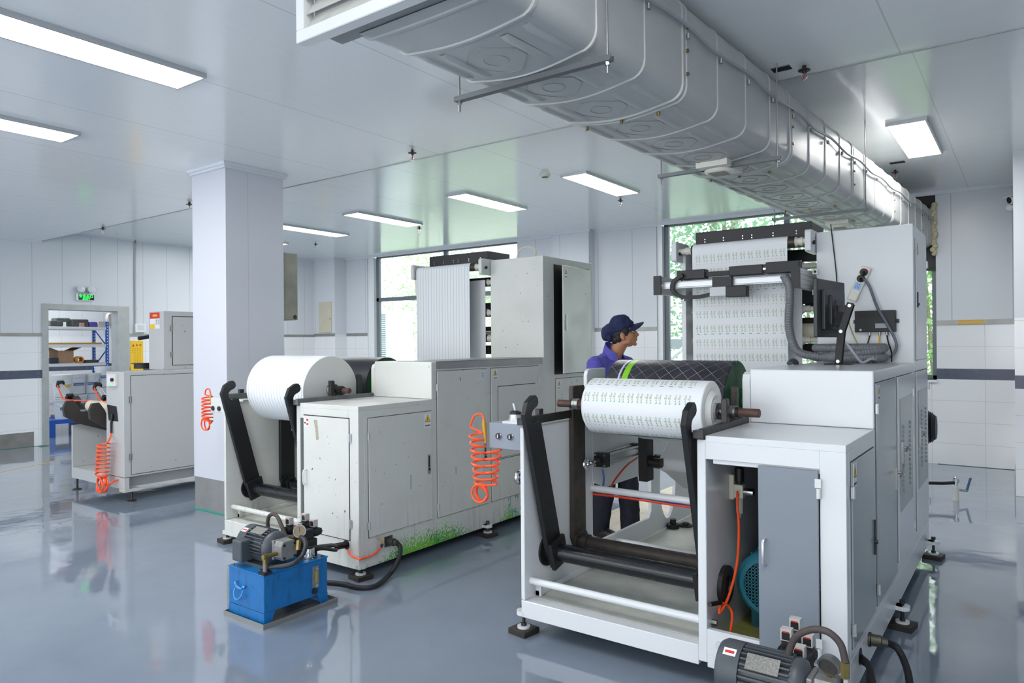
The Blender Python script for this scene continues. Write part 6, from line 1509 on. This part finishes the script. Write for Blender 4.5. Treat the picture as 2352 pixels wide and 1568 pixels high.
SACK = M('grey_sack', (92,94,92), 0.8, mottled=0.35, nsc=14); g1 = 'bundles on the store room shelves'
def sit(o, z):
    o.location.z = z+0.001; return o
sit(blob_box('bundle', 'dark grey bundle at the left end of the top shelf', 'bundle', 116, 737, 146, 750, -14.32, 0.3, SACK, g1), 1.92)
u1 = sit(blob_box('bundle', 'grey wrapped bundle in the middle of the top shelf', 'bundle', 166, 733, 204, 750, -14.34, 0.28, SACK, g1), 1.92)
b3 = blob_box('bundle', 'grey and green bundle lying on the leftmost dark bundle', 'bundle', 130, 730, 162, 738, -14.36, 0.25, M('grey_green_sack', (96,110,102), 0.8, mottled=0.3, nsc=16), g1)
sit(blob_box('carton', 'small pink and white carton between the bundles on the top shelf', 'carton', 184, 742, 194, 751, -14.30, 0.15, M('pink_carton', (196,150,150), 0.6), g1, 0.004), 1.92)
sit(blob_box('bundle', 'violet wrapped bundle right of the grey bundles on the top shelf', 'bundle', 207, 738, 224, 750, -14.32, 0.2, M('violet_wrap', (92,84,168), 0.6, mottled=0.3, nsc=20), g1), 1.92)
sit(blob_box('carton', 'white and red torn carton at the right end of the top shelf', 'carton', 226, 736, 246, 749, -14.3, 0.2, M('torn_white_carton', (206,198,196), 0.6, mottled=0.25, nsc=12), g1, 0.005), 1.92)
sit(blob_box('cardboard_sheet', 'flat brown cardboard sheets on the second shelf of the rack', 'cardboard', 120, 783, 234, 787, -14.3, 0.4, M('yellow_brown_board', (186,140,50), 0.7), g1, 0.002), 1.595)
cbx = thing('cardboard_box', 'open cardboard box on the third shelf of the rack', 'box', tuple(PX(150, 828, -14.4)))
CBM = M('cardboard', (170,136,108), 0.8, mottled=0.12, nsc=8); a, c_ = PX(134, 829, -14.35), PX(169, 805, -14.35); a.z = 1.246
bb = MB(); tk = 0.006
bb.box(-14.75, -14.35, a.y, c_.y, a.z, a.z+tk).box(-14.35-tk, -14.35, a.y, c_.y, a.z+tk, c_.z).box(-14.75, -14.75+tk, a.y, c_.y, a.z+tk, c_.z).box(-14.75+tk, -14.35-tk, a.y, a.y+tk, a.z+tk, c_.z).box(-14.75+tk, -14.35-tk, c_.y-tk, c_.y, a.z+tk, c_.z); bb.build('box_body', CBM, cbx)
MB().obox((-14.55, a.y-0.07, c_.z+0.03), (0, -0.8, 0.35), X1, (0, 0.35, 0.8), 0.08, 0.2, 0.003).build('flap', CBM, cbx); MB().obox((-14.55, c_.y+0.07, c_.z+0.03), (0, 0.8, 0.35), X1, (0, -0.35, 0.8), 0.07, 0.2, 0.003).build('flap', CBM, cbx)
sit(blob_box('dark_case', 'dark case at the left end of the third shelf', 'case', 116, 817, 135, 830, -14.32, 0.3, M('dark_blue_case', (44,50,62), 0.6), g1, 0.006), 1.245)
sit(blob_box('parts_box', 'dark low box at the right end of the third shelf', 'box', 197, 820, 227, 827, -14.3, 0.2, M('dark_parts', (66,68,70), 0.6, mottled=0.3, nsc=30), g1, 0.004), 1.245)
c = PX(183, 823, -14.3); tr = MB().mat(0).lathe([(0, 0.042), (0.0, 0.062), (0.16, 0.062), (0.16, 0.042), (0, 0.042)], (-14.26, c.y, 1.247+0.062), (-1, 0, 0), 28, close=False)
tag(tr.build('paper_tube', [M('orange_brown_tube', (206,140,60), 0.6)]), 'hollow brown paper tube seen end-on on the third shelf', 'paper tube')
BUCK = M('white_bucket_plastic', (222,226,230), 0.35)
def bucket(x_, px_, z_, R, H, label, mark):
    c = PX(px_, 860, x_); t = thing('paint_bucket', label, 'bucket', (x_, c.y, z_), 'white buckets in the store room')
    MB().lathe([(0, R*0.86), (H*0.82, R*0.97), (H*0.82, R*1.03), (H*0.86, R*1.03), (H*0.86, R*0.99), (H*0.94, R)], (x_, c.y, z_), (0,0,1), 28).build('bucket_body', BUCK, t)
    MB().lathe([(H*0.93, R*1.05), (H*1.0, R*1.05), (H*0.985, R*0.9)], (x_, c.y, z_), (0,0,1), 28).build('bucket_lid', BUCK, t)
    MB().tube([(x_+R*0.98*math.cos(a), c.y+R*0.98*math.sin(a), z_+H*0.78-0.12*math.cos(a)) for a in (-PI/2+PI*i/10 for i in range(11))], 0.005, 6).build('wire_handle', ALU, t)
    b = MB(); n = 8
    vs = []
    for i in range(n+1):
        a = -0.75+1.3*i/n
        for zz in (0.42, 0.56): vs.append((x_+R*0.955*math.cos(a), c.y+R*0.955*math.sin(a), z_+H*zz))
    b.add(vs, [(2*i, 2*i+2, 2*i+3, 2*i+1) for i in range(n)], True); b.build('bucket_label', mark, t)
YM, BM = M('yellow_label', (220,190,70), 0.5), M('blue_label', (90,120,170), 0.5)
bucket(-13.75, 143, 0.68, 0.155, 0.38, 'white bucket with yellow label, upper one of the left stack by the door', YM)
bucket(-13.75, 146, 0.29, 0.155, 0.38, 'white bucket below the yellow labelled one', BM)
bucket(-14.0, 176, 0.70, 0.15, 0.36, 'white bucket with blue label second from the left', BM)
bucket(-14.0, 178, 0.33, 0.15, 0.36, 'white bucket beneath the second bucket from the left', BM)
bucket(-14.05, 208, 0.70, 0.15, 0.36, 'white bucket third from the left, before the blue rack post', BM)
bucket(-14.05, 210, 0.33, 0.15, 0.36, 'white bucket beneath the third bucket from the left', BM)
bucket(-14.1, 238, 0.80, 0.15, 0.38, 'white bucket partly hidden by the corner of the grey machine', BM)
bucket(-14.1, 240, 0.41, 0.15, 0.38, 'white bucket at the bottom behind the corner of the grey machine', BM)
pl_ = thing('plastic_pallet', 'bright blue plastic pallet on the store room floor', 'pallet', (-13.9, 5.6, 0))
b = MB(); b.box(-14.28, -13.55, 5.15, 6.5, 0.22, 0.289)
for i in range(4): b.box(-14.28+i*0.2, -14.18+i*0.2, 5.15, 6.5, 0.289, 0.29)
b.build('deck', BLUEP, pl_); 
for y_ in (5.2, 5.8, 6.4): MB().box(-14.28, -13.55, y_-0.05, y_+0.05, 0, 0.22).build('foot', BLUEP, pl_)
for x_, y_, z_, hh in ((-14.0, 0, 0.29, 0.04), (-14.1, 0, 0.29, 0.12)): pass
pc_ = MB().box(-14.27, -13.92, 5.45, 6.45, 0.291, 0.328); tag(pc_.build('plywood_sheet', CBM), 'thin board under the white buckets on the blue pallet', 'board')
MB_2 = MB().box(-14.27, -13.93, 6.16, 6.45, 0.329, 0.409); tag(MB_2.build('wooden_block', CBM), 'wooden block under the rightmost bucket stack', 'block')
fn = MB().lathe([(0, 0.12), (0.03, 0.15), (0.06, 0.12), (0.06, 0)], PX(252, 736, -14.7), (0.8, 0.5, 0.3), 24).cyl(PX(252, 736, -14.7), PX(262, 756, -14.9), 0.05, 14)
tag(fn.build('wall_fan', M('pale_fan', (204,200,192), 0.5)), 'pale round fan head behind the right end of the rack', 'fan')
# small dark bar over the yellow notice
tag(MB().cyl(PX(318, 777, -8.3), PX(345, 773, -8.3), 0.022, 12).build('black_bar', INK), 'short black bar behind the head cabinet of the grey machine', 'bar')
# ================================================================ the worker
def capsule(mb, p0, r0, p1, r1, seg=16):
    p0, p1 = Vector(p0), Vector(p1); L = (p1-p0).length; pr = []
    for i in range(6): a = PI/2*i/5; pr.append((-r0*math.cos(a), r0*math.sin(a)))
    for i in range(6): a = PI/2*i/5; pr.append((L+r1*math.sin(a), r1*math.cos(a)))
    pr[0] = (pr[0][0], 0.0); pr[-1] = (pr[-1][0], 0.0)
    mb.lathe(pr, p0, p1-p0, seg, close=False)
def ell(mb, c, ax, u, rad):
    """ellipsoid with radii along ax, u and their normal"""
    ax = Vector(ax).normalized(); u = Vector(u); u = (u-ax*u.dot(ax)).normalized(); w = ax.cross(u); c = Vector(c); vs = []; fs = []; seg, rings = 20, 12
    for i in range(rings+1):
        a = PI*i/rings
        for k in range(seg):
            b = 2*PI*k/seg; vs.append(c-ax*(rad[0]*math.cos(a))+u*(rad[1]*math.sin(a)*math.cos(b))+w*(rad[2]*math.sin(a)*math.sin(b)))
    for i in range(rings):
        for k in range(seg): fs.append((i*seg+k, i*seg+(k+1)%seg, (i+1)*seg+(k+1)%seg, (i+1)*seg+k))
    mb.add(vs, fs, True)
def fuse(mb, name, mat, parent, vox, smooth=6, disp=0.0, dsc=0.05):
    """melt the overlapping forms into one skin"""
    me = bpy.data.meshes.new('forms'); me.from_pydata([tuple(p) for p in mb.v], [], mb.f)
    o = bpy.data.objects.new('forms', me); COL.objects.link(o)
    r = o.modifiers.new('r', 'REMESH'); r.mode = 'VOXEL'; r.voxel_size = vox; r.use_smooth_shade = True
    s = o.modifiers.new('s', 'SMOOTH'); s.iterations = smooth; s.factor = 0.5
    if disp:
        tx = bpy.data.textures.new('folds', 'CLOUDS'); tx.noise_scale = dsc; d = o.modifiers.new('d', 'DISPLACE'); d.texture = tx; d.strength = disp; d.mid_level = 0.5; d.texture_coords = 'LOCAL'
    dg = bpy.context.evaluated_depsgraph_get(); m2 = bpy.data.meshes.new_from_object(o.evaluated_get(dg))
    bpy.data.objects.remove(o); bpy.data.meshes.remove(me)
    m2.name = name; org = wloc(parent)
    for v in m2.vertices: v.co -= org
    m2.materials.clear(); m2.materials.append(mat)
    for p in m2.polygons: p.use_smooth = True; p.material_index = 0
    q = bpy.data.objects.new(name, m2); COL.objects.link(q); q.parent = parent
    return q
PB = Vector((-2.730, 5.03, 0.006)); hp_ = Vector((0.90, 0.43, 0)).normalized(); pf = Vector((0.95, -0.22, 0)).normalized(); pl = Vector((-pf.y, pf.x, 0))
def Q(f, l, z): return PB+hp_*0.03+pf*f+pl*l+Vector((0,0,z))
pn = thing('person', 'worker in navy cap and purple-blue shirt standing behind the front press, looking up right', 'person', tuple(PB))
hc = PB+hp_*0.13+Vector((0,0,1.605))                                        # middle of the head
tilt = 0.14; hf = (hp_*math.cos(tilt)+Vector((0,0,1))*math.sin(tilt)); hu = (Vector((0,0,1))*math.cos(tilt)-hp_*math.sin(tilt)); hl = Vector((-hp_.y, hp_.x, 0))
def Hd(f, l, u): return hc+hf*f+hl*l+hu*u
sk = MB()
ell(sk, Hd(-0.012, 0, 0.030), hf, hu, (0.097, 0.088, 0.074))        # skull
ell(sk, Hd(0.034, 0, -0.020), hu, hf, (0.083, 0.058, 0.062))        # face
ell(sk, Hd(0.040, 0, -0.062), hf, hl, (0.048, 0.050, 0.034))        # jaw
ell(sk, Hd(0.078, 0, -0.088), hf, hl, (0.016, 0.020, 0.016))        # chin
for s in (-1, 1):
    ell(sk, Hd(0.060, s*0.038, -0.014), hf, hl, (0.022, 0.020, 0.020))   # cheekbones
    ell(sk, Hd(-0.008, s*0.073, -0.014), hu, hf, (0.030, 0.019, 0.009))  # ears
    ell(sk, Hd(-0.002, s*0.074, -0.036), hu, hf, (0.012, 0.010, 0.008))
    ell(sk, Hd(0.080, s*0.028, 0.034), hl, hf, (0.022, 0.009, 0.008))    # brow
    ell(sk, Hd(0.018, s*0.052, -0.062), hf, hu, (0.034, 0.022, 0.014))   # angle of the jaw
capsule(sk, Hd(0.090, 0, 0.022), 0.008, Hd(0.110, 0, -0.018), 0.012)    # nose
ell(sk, Hd(0.102, 0, -0.024), hl, hf, (0.018, 0.012, 0.009))
ell(sk, Hd(0.094, 0, -0.046), hl, hf, (0.020, 0.010, 0.0065))           # lips
ell(sk, Hd(0.092, 0, -0.060), hl, hf, (0.018, 0.010, 0.0065))
capsule(sk, Hd(-0.022, 0, -0.055), 0.054, PB+hp_*0.05+Vector((0,0,1.425)), 0.060)    # neck
sh_z = 1.385
ell(sk, Q(0.0, 0, 1.25), (0,0,1), pl, (0.24, 0.155, 0.105)); ell(sk, Q(0.0, 0, 1.02), (0,0,1), pl, (0.19, 0.145, 0.10)); capsule(sk, Q(0.0, -0.12, 1.37), 0.07, Q(0.0, 0.12, 1.37), 0.07)
ARMS = []
for s in (-1, 1):
    sh, el, wr = Q(0.0, s*0.185, sh_z-0.02), Q(0.07, s*0.225, 1.10), Q(0.285, s*0.17, 1.045)
    ARMS.append((sh, el, wr)); capsule(sk, sh, 0.052, el, 0.040); capsule(sk, el, 0.040, wr, 0.026)
    hd = (pf*0.95-pl*s*0.2+Vector((0,0,-0.18))).normalized(); side = (pl*-s+pf*-0.15).normalized()
    pc = wr+hd*0.055; ell(sk, pc, hd, side, (0.05, 0.040, 0.016))
    for i, (o_, ln_) in enumerate(((-0.027, 0.060), (-0.009, 0.070), (0.009, 0.066), (0.027, 0.052))):
        b0 = wr+hd*0.095+side*o_; b1 = b0+hd*ln_*0.55+Vector((0,0,-0.010)); b2 = b1+hd*ln_*0.42+Vector((0,0,-0.026))
        capsule(sk, b0-hd*0.02, 0.0095, b1, 0.0085, 10); capsule(sk, b1, 0.0085, b2, 0.0075, 10)
    t0 = wr+hd*0.03+side*0.034; t1 = t0+side*0.026+hd*0.030; t2 = t1+hd*0.032+side*0.004; capsule(sk, t0, 0.012, t1, 0.0105, 10); capsule(sk, t1, 0.0105, t2, 0.0085, 10)
LEGS = []
for s, fo, kn in ((-1, -0.03, 0.0), (1, 0.12, 0.06)):
    hp, ke, an = Q(0.0, s*0.085, 0.90), Q(0.02+kn, s*0.095, 0.49), Q(fo-0.02, s*0.10, 0.085)
    LEGS.append((hp, ke, an, s, fo)); capsule(sk, hp, 0.082, ke, 0.056); capsule(sk, ke, 0.056, an, 0.038); ell(sk, an+pf*0.06-Vector((0,0,0.045)), pf, pl, (0.11, 0.04, 0.03))
ell(sk, Q(-0.01, 0, 0.92), (0,0,1), pl, (0.12, 0.155, 0.11))
body = fuse(sk, 'body', SKIN, pn, 0.0060, 3)
# face details
for s in (-1, 1):
    e = MB().mat(0).sphere(tuple(Hd(0.0775, s*0.031, 0.016)), 0.0105, 12, 8); e.mat(1).sphere(tuple(Hd(0.0838, s*0.031, 0.0175)), 0.0062, 10, 8); e.build('eye', [M('eye_white', (216,210,204), 0.3), M('dark_iris', (26,18,14), 0.2)], pn)
    b = MB(); b.tube([Hd(0.097-0.002*abs(i-2), s*(0.016+i*0.010), 0.036+0.003*(1-abs(i-2))) for i in range(5)], 0.0036, 6); b.build('eyebrow', HAIR, pn)
b = MB(); ell(b, Hd(0.0975, 0, -0.0475), hl, hf, (0.018, 0.005, 0.0035)); ell(b, Hd(0.0955, 0, -0.0585), hl, hf, (0.016, 0.005, 0.004)); b.build('lips', M('lips', (160,96,82), 0.5), pn)
# hair under the cap
hr = MB()
ell(hr, Hd(-0.030, 0, 0.012), hf, hu, (0.084, 0.062, 0.0765)); ell(hr, Hd(-0.066, 0, -0.030), hu, hl, (0.050, 0.060, 0.036))
for s in (-1, 1): ell(hr, Hd(0.012, s*0.058, 0.030), hu, hf, (0.042, 0.042, 0.020)); ell(hr, Hd(0.026, s*0.066, 0.006), hu, hf, (0.026, 0.010, 0.007)); ell(hr, Hd(-0.040, s*0.056, -0.020), hu, hf, (0.040, 0.022, 0.016))
fuse(hr, 'hair', HAIR, pn, 0.005, 3, 0.002, 0.012)
# soft cap: crown flopping backwards, band, peak
cp_ = MB(); ct_ = 0.10; cf = (hf*math.cos(ct_)+hu*math.sin(ct_)); cu2 = (hu*math.cos(ct_)-hf*math.sin(ct_))
def Hc(f, l, u): return hc+cf*f+hl*l+cu2*u
ell(cp_, Hc(-0.010, 0, 0.064), cf, hl, (0.110, 0.092, 0.048)); ell(cp_, Hc(-0.004, 0, 0.104), cf, hl, (0.086, 0.085, 0.060)); ell(cp_, Hc(-0.085, 0, 0.060), cf, hl, (0.078, 0.090, 0.055)); ell(cp_, Hc(-0.138, 0, 0.030), cu2, hl, (0.050, 0.072, 0.034)); ell(cp_, Hc(-0.112, 0, 0.006), cu2, hl, (0.040, 0.066, 0.034)); ell(cp_, Hc(0.05, 0, 0.072), cf, hl, (0.05, 0.074, 0.040))
ell(cp_, Hc(-0.016, 0, 0.044), cf, hl, (0.098, 0.086, 0.026))
crown = fuse(cp_, 'cap_crown', NAVY, pn, 0.006, 3, 0.012, 0.035)
vs = []; n = 20
for i in range(n+1):
    a = -1.15+2.3*i/n
    for rr_, dz in ((0.080, 0.060), (0.140, 0.062), (0.182, 0.060)):
        L_ = rr_ if rr_ < 0.1 else 0.088+(rr_-0.088)*math.cos(a*0.95); y_ = 0.080*math.sin(a)*1.0/math.sin(1.15)
        vs.append(Hc(-0.005+L_*math.cos(a*0.55)-0.02*(a*a)*0.5, y_*(1 if rr_ < 0.1 else 1.02), dz-0.052*abs(math.sin(a))**1.5))
m_ = len(vs); vs += [v-cu2*0.007 for v in vs]
fs = []
for i in range(n):
    for j in range(2): fs.append((3*i+j, 3*i+j+1, 3*i+j+4, 3*i+j+3)); fs.append((m_+3*i+j, m_+3*i+j+3, m_+3*i+j+4, m_+3*i+j+1))
    fs.append((3*i+2, m_+3*i+2, m_+3*i+5, 3*i+5)); fs.append((3*i, 3*i+3, m_+3*i+3, m_+3*i))
pk = MB().add(vs, fs, True); pk.build('cap_peak', NAVY, pn, angle=60)
# shirt with collar
sr = MB()
ell(sr, Q(-0.005, 0, 1.24), (0,0,1), pl, (0.235, 0.185, 0.128)); ell(sr, Q(0.0, 0, 1.02), (0,0,1), pl, (0.21, 0.178, 0.128)); capsule(sr, Q(0.0, -0.135, 1.365), 0.078, Q(0.0, 0.135, 1.365), 0.078); capsule(sr, Q(-0.005, -0.06, 1.395), 0.070, Q(-0.005, 0.06, 1.395), 0.070)
for sh, el, wr in ARMS: capsule(sr, sh, 0.072, el, 0.056); capsule(sr, el, 0.056, wr-(wr-el)*0.12, 0.042)
ell(sr, Q(0, 0, 0.86), (0,0,1), pl, (0.06, 0.175, 0.128))
shirt = fuse(sr, 'shirt', SHIRT, pn, 0.009, 4, 0.014, 0.06)
co_ = MB(); vs = []; n = 28
for i in range(n+1):
    a = 0.55+(2*PI-1.10)*i/n; open_ = 1+0.28*abs(math.cos(a/2))**6
    for rr_, dz in ((0.064, 1.500-0.050*math.cos(a)*1.0), (0.088*open_, 1.425-0.040*math.cos(a))):
        vs.append(Q(0.030+rr_*math.cos(a)*1.0, rr_*0.95*math.sin(a), dz))
m_ = len(vs); vs += [v+(v-Q(0.03, 0, v.z-PB.z)).normalized()*0.006 for v in vs]; fs = []
for i in range(n): fs += [(2*i, 2*i+1, 2*i+3, 2*i+2), (m_+2*i, m_+2*i+2, m_+2*i+3, m_+2*i+1), (2*i, 2*i+2, m_+2*i+2, m_+2*i), (2*i+1, m_+2*i+1, m_+2*i+3, 2*i+3)]
fs += [(0, m_, m_+1, 1), (2*n, 2*n+1, m_+2*n+1, m_+2*n)]
co_.add(vs, fs, True).build('collar', SHIRT, pn, angle=60)
# trousers and shoes
tr_ = MB(); ell(tr_, Q(-0.01, 0, 0.93), (0,0,1), pl, (0.11, 0.175, 0.128))
for hp, ke, an, s, fo in LEGS: capsule(tr_, hp, 0.105, ke, 0.085); capsule(tr_, ke, 0.085, an+Vector((0,0,0.0)), 0.078)
fuse(tr_, 'trousers', TROUS, pn, 0.009, 4, 0.016, 0.08)
for hp, ke, an, s, fo in LEGS:
    b = MB(); q = an; ell(b, q+pf*0.05-Vector((0,0,0.040)), pf, pl, (0.145, 0.052, 0.044)); ell(b, q-pf*0.03-Vector((0,0,0.03)), pf, pl, (0.062, 0.046, 0.052))
    o = fuse(b, 'shoe', SHOE, pn, 0.007, 3)
    for v in o.data.vertices: v.co.z = max(v.co.z, 0.0)

# pale boards laid on the floor between the presses
def boards_mat():
    t = NT('pale_floor_board'); x, y, z = t.sep(t.geo())
    g = t.math('LESS_THAN', t.math('FRACT', t.math('DIVIDE', t.math('ADD', x, 10), 0.21)), 0.02)
    col = t.mix(t.ramp(t.noise(t.geo(), 5, 4), 0.4, 0.7), lin((232,222,206)), lin((214,202,184)))
    t.put(t.b.inputs['Base Color'], t.mix(t.math('MULTIPLY', g, 0.6), col, lin((140,128,112)))); t.b.inputs['Roughness'].default_value = 0.5
    return t.m
tag(MB().box(-3.12, -2.32, 4.62, 7.9, 0.0, 0.006).build('floor_board', boards_mat()), 'pale boards laid on the floor under the worker, seen through the front press', 'floor board')
# small parts lying on the tray of the front press
for px_, py_, r_, h_, lb in ((1546, 1212, 0.045, 0.05, 'low black round part on the tray of the front press'), (1575, 1208, 0.05, 0.02, 'flat black ring on the tray of the front press beside the round part')):
    c = PZ(px_, py_, 0.187); b = MB().lathe([(0, r_), (h_*0.6, r_), (h_*0.62, r_*0.5), (h_*1.3, r_*0.5)], (c.x, c.y, 0.187), (0,0,1), 24); tag(b.build('machine_part', INK), lb, 'machine part')
# water tap standing on the floor at the right, with its hose
c = PZ(2196, 1148, 0.0); tp = thing('floor_tap', 'short white standpipe with a valve on the floor at the right', 'tap', (c.x, c.y, 0))
MB().cyl((c.x, c.y, 0), (c.x, c.y, 0.13), 0.026, 18).build('standpipe', PVC, tp); MB().cyl((c.x, c.y, 0.12), (c.x, c.y, 0.18), 0.014, 12).torus((c.x, c.y, 0.19), (0.6,0.8,0), 0.026, 0.008, 16, 8).cyl((c.x, c.y, 0.105), (c.x+0.09, c.y+0.04, 0.09), 0.012, 10).build('valve_body', CHROME, tp)
MB().obox((c.x+0.10, c.y+0.045, 0.15), (0.25, 0.1, 1), (1,0,0), (0,1,0), 0.07, 0.011, 0.004).build('lever', M('blue_lever', (40,80,120), 0.4), tp)
tag(MB().tube(smooth_path([(c.x-0.015, c.y, 0.165), (c.x-0.10, c.y-0.05, 0.16), (c.x-0.28, c.y-0.16, 0.155), (c.x-0.38, c.y-0.24, 0.10), (c.x-0.46, c.y-0.32, 0.02)], 8), 0.016, 10).build('water_hose', RUBBER), 'black hose running from the floor tap behind the front press', 'hose')
# round blower at the back of the front press
b = MB()
pr = [(0, 0.06), (0.02, 0.12)]
for i in range(9): pr += [(0.03+i*0.012, 0.135-0.006*abs(i-4)), (0.036+i*0.012, 0.118-0.005*abs(i-4))]
b.lathe(pr+[(0.15, 0.085), (0.15, 0.0)], (-0.72, 6.10, 0.90), X1, 32).box(-0.78, -0.70, 5.861, 6.10, 0.86, 0.94)
b.build('blower', M('black_ribbed_blower', (30,36,40), 0.5), ra)

# ================================================================ outside the windows
struct(MB().box(-40, 25, YW+0.3, 45, -0.35, -0.15), 'exterior_ground', M('outdoor_ground', (150,160,140), 0.8, mottled=0.2, nsc=0.5))
LEAF = {}
def leafm(nm, rgb):
    t = NT(nm); c = lin(rgb); t.b.inputs['Base Color'].default_value = c; t.b.inputs['Roughness'].default_value = 0.6
    tl = t.new('ShaderNodeBsdfTranslucent'); tl.inputs[0].default_value = c; mx = t.new('ShaderNodeMixShader'); mx.inputs[0].default_value = 0.5
    out = [n for n in t.n if n.type == 'OUTPUT_MATERIAL'][0]; t.l.new(t.b.outputs[0], mx.inputs[1]); t.l.new(tl.outputs[0], mx.inputs[2]); t.l.new(mx.outputs[0], out.inputs[0]); return t.m
LM1, LM2, LM3 = leafm('bamboo_leaf', (150,184,120)), leafm('tree_leaf', (124,164,128)), leafm('pale_leaf', (176,202,146))
BARK = M('pale_bark', (140,136,116), 0.8)
def tree(name, x, y, h, R, z0, n, lm, label, size=0.16, thin=0.25, zs=1.0):
    n = int(n*1.9); size *= 0.62
    t = thing(name, label, 'tree', (x, y, -0.15), 'trees outside the windows'); rnd = random.Random(int(x*31+y*7))
    b = MB(); vs = []; fs = []
    cl = [(rnd.uniform(-1,1)*R, rnd.uniform(-0.6,0.6)*R, z0+(h-z0)*rnd.random()) for _ in range(max(6, n//45))]
    for i in range(n):
        c = cl[rnd.randrange(len(cl))]; k_ = R*0.30
        p = Vector((x+c[0]+rnd.gauss(0,k_), y+c[1]+rnd.gauss(0,k_), c[2]+rnd.gauss(0,k_*zs)))
        a = Vector((rnd.uniform(-1,1), rnd.uniform(-1,1), rnd.uniform(-0.8,0.3))).normalized(); w = a.orthogonal().normalized(); w = (w*math.cos(i)+a.cross(w)*math.sin(i))
        s = size*rnd.uniform(0.6,1.3); o = len(vs); vs += [p, p+a*s*0.5+w*s*thin, p+a*s, p+a*s*0.5-w*s*thin]; fs.append((o, o+1, o+2, o+3))
    b.add(vs, fs); b.build('foliage', lm, t)
    k = MB()
    for i in range(5):
        dx = rnd.uniform(-1,1)*R*0.5; k.tube([(x+dx*0.3, y, -0.15), (x+dx*0.7, y, h*0.4), (x+dx*1.3, y, h*0.85)], 0.035, 6)
    k.build('stems', BARK, t)
tree('bamboo_clump', -12.6, 13.6, 4.2, 1.5, 0.6, 2600, LM1, 'bamboo clump outside the left window, nearest its left frame', 0.22, 0.10)
tree('bamboo_clump', -11.6, 17.2, 3.4, 1.5, 0.4, 3000, LM3, 'pale bamboo clump outside the middle of the left window', 0.22, 0.10)
tree('leafy_tree', -10.8, 20.5, 8.6, 1.6, 4.6, 1500, LM2, 'tree crown outside the upper right corner of the left window', 0.24, 0.26)
tree('leafy_tree', -5.2, 13.4, 4.9, 1.3, 1.6, 2600, LM2, 'leafy tree outside the left edge of the right window', 0.20, 0.26)
tree('leafy_tree', -3.8, 17.2, 5.2, 1.4, 1.5, 1900, LM2, 'leafy tree outside behind the front press, middle of the right window', 0.22, 0.26)
tree('leafy_tree', -1.2, 13.8, 4.4, 1.0, 0.8, 2400, LM1, 'leafy tree outside the right edge of the right window', 0.20, 0.26)
# outdoor condenser in front of the left window
c = PY(870, 716, 11.3); ac = thing('outdoor_condenser', 'white outdoor air conditioner with a column of slots, beyond the left window', 'air conditioner', (c.x+0.25, 11.5, 0))
x0, x1 = c.x, PY(898, 716, 11.3).x; 
MB().box(x0, x1, 11.3, 12.0, -0.15, PY(880, 712, 11.3).z).build('case', M('ac_white', (232,234,232), 0.5), ac, 0.02, 2)
b = MB()
for i in range(26): z = PY(880, 722, 11.3).z-i*0.047; b.box(x0+(x1-x0)*0.22, x0+(x1-x0)*0.55, 11.297, 11.3, z-0.024, z)
b.build('side_slots', M('ac_slot', (120,128,134), 0.6), ac)
# low building and grey walls beyond
bd = thing('roofed_building', 'low tiled roof seen through the upper left window pane', 'building', (-17, 24, -0.15))
MB().box(-22, -13.2, 23, 27, -0.15, 3.6).build('walls', M('far_wall', (206,206,200), 0.8), bd); MB().prism([(22.3, 3.5), (25, 4.7), (27.7, 3.5)], 'x', -22.5, -12.8).build('roof', M('far_roof_tile', (140,140,140), 0.8, mottled=0.3, nsc=3), bd)
bd = thing('glass_building', 'blue grey building behind the left window, right of its mullion', 'building', (-16, 32, -0.15))
MB().box(-21.5, -15, 30, 34, -0.15, 9.6).build('walls', M('far_panel_wall', (150,170,182), 0.6), bd)
for i in range(7): MB().box(-21.3+i*0.92, -20.55+i*0.92, 29.96, 30.0, 7.6, 9.2).build('window', M('far_glass', (96,120,138), 0.3), bd)
wl2 = MB().box(-5.6, -3.6, 12.0, 12.15, -0.15, 1.15).box(-5.6, -3.6, 12.0, 12.2, 1.42, 1.60)
tag(wl2.build('garden_wall', M('grey_concrete', (140,148,152), 0.8)), 'grey concrete ledges outside the right window behind the worker', 'wall')
tag(MB().cyl(PY(1535, 830, 11.4), PY(1575, 795, 11.4), 0.035, 10).build('white_pipe', LABELW), 'white slanting pipe outside the right window', 'pipe')
# ================================================================ daylight and rendering
w = bpy.data.worlds.new('world'); SC.world = w; w.use_nodes = True
bg = w.node_tree.nodes['Background']; bg.inputs[0].default_value = (0.93, 0.97, 1.0, 1); bg.inputs[1].default_value = 3.8
vs_ = SC.view_settings
vs_.view_transform = 'Standard'; vs_.look = 'None'; vs_.gamma = 1.0; vs_.use_curve_mapping = False; vs_.exposure = 0.27
SC.display_settings.display_device = 'sRGB'
SC.cycles.max_bounces = 8; SC.cycles.diffuse_bounces = 4; SC.cycles.glossy_bounces = 4; SC.cycles.transparent_max_bounces = 8
SC.cycles.sample_clamp_indirect = 6.0
SC.cycles.use_denoising = True
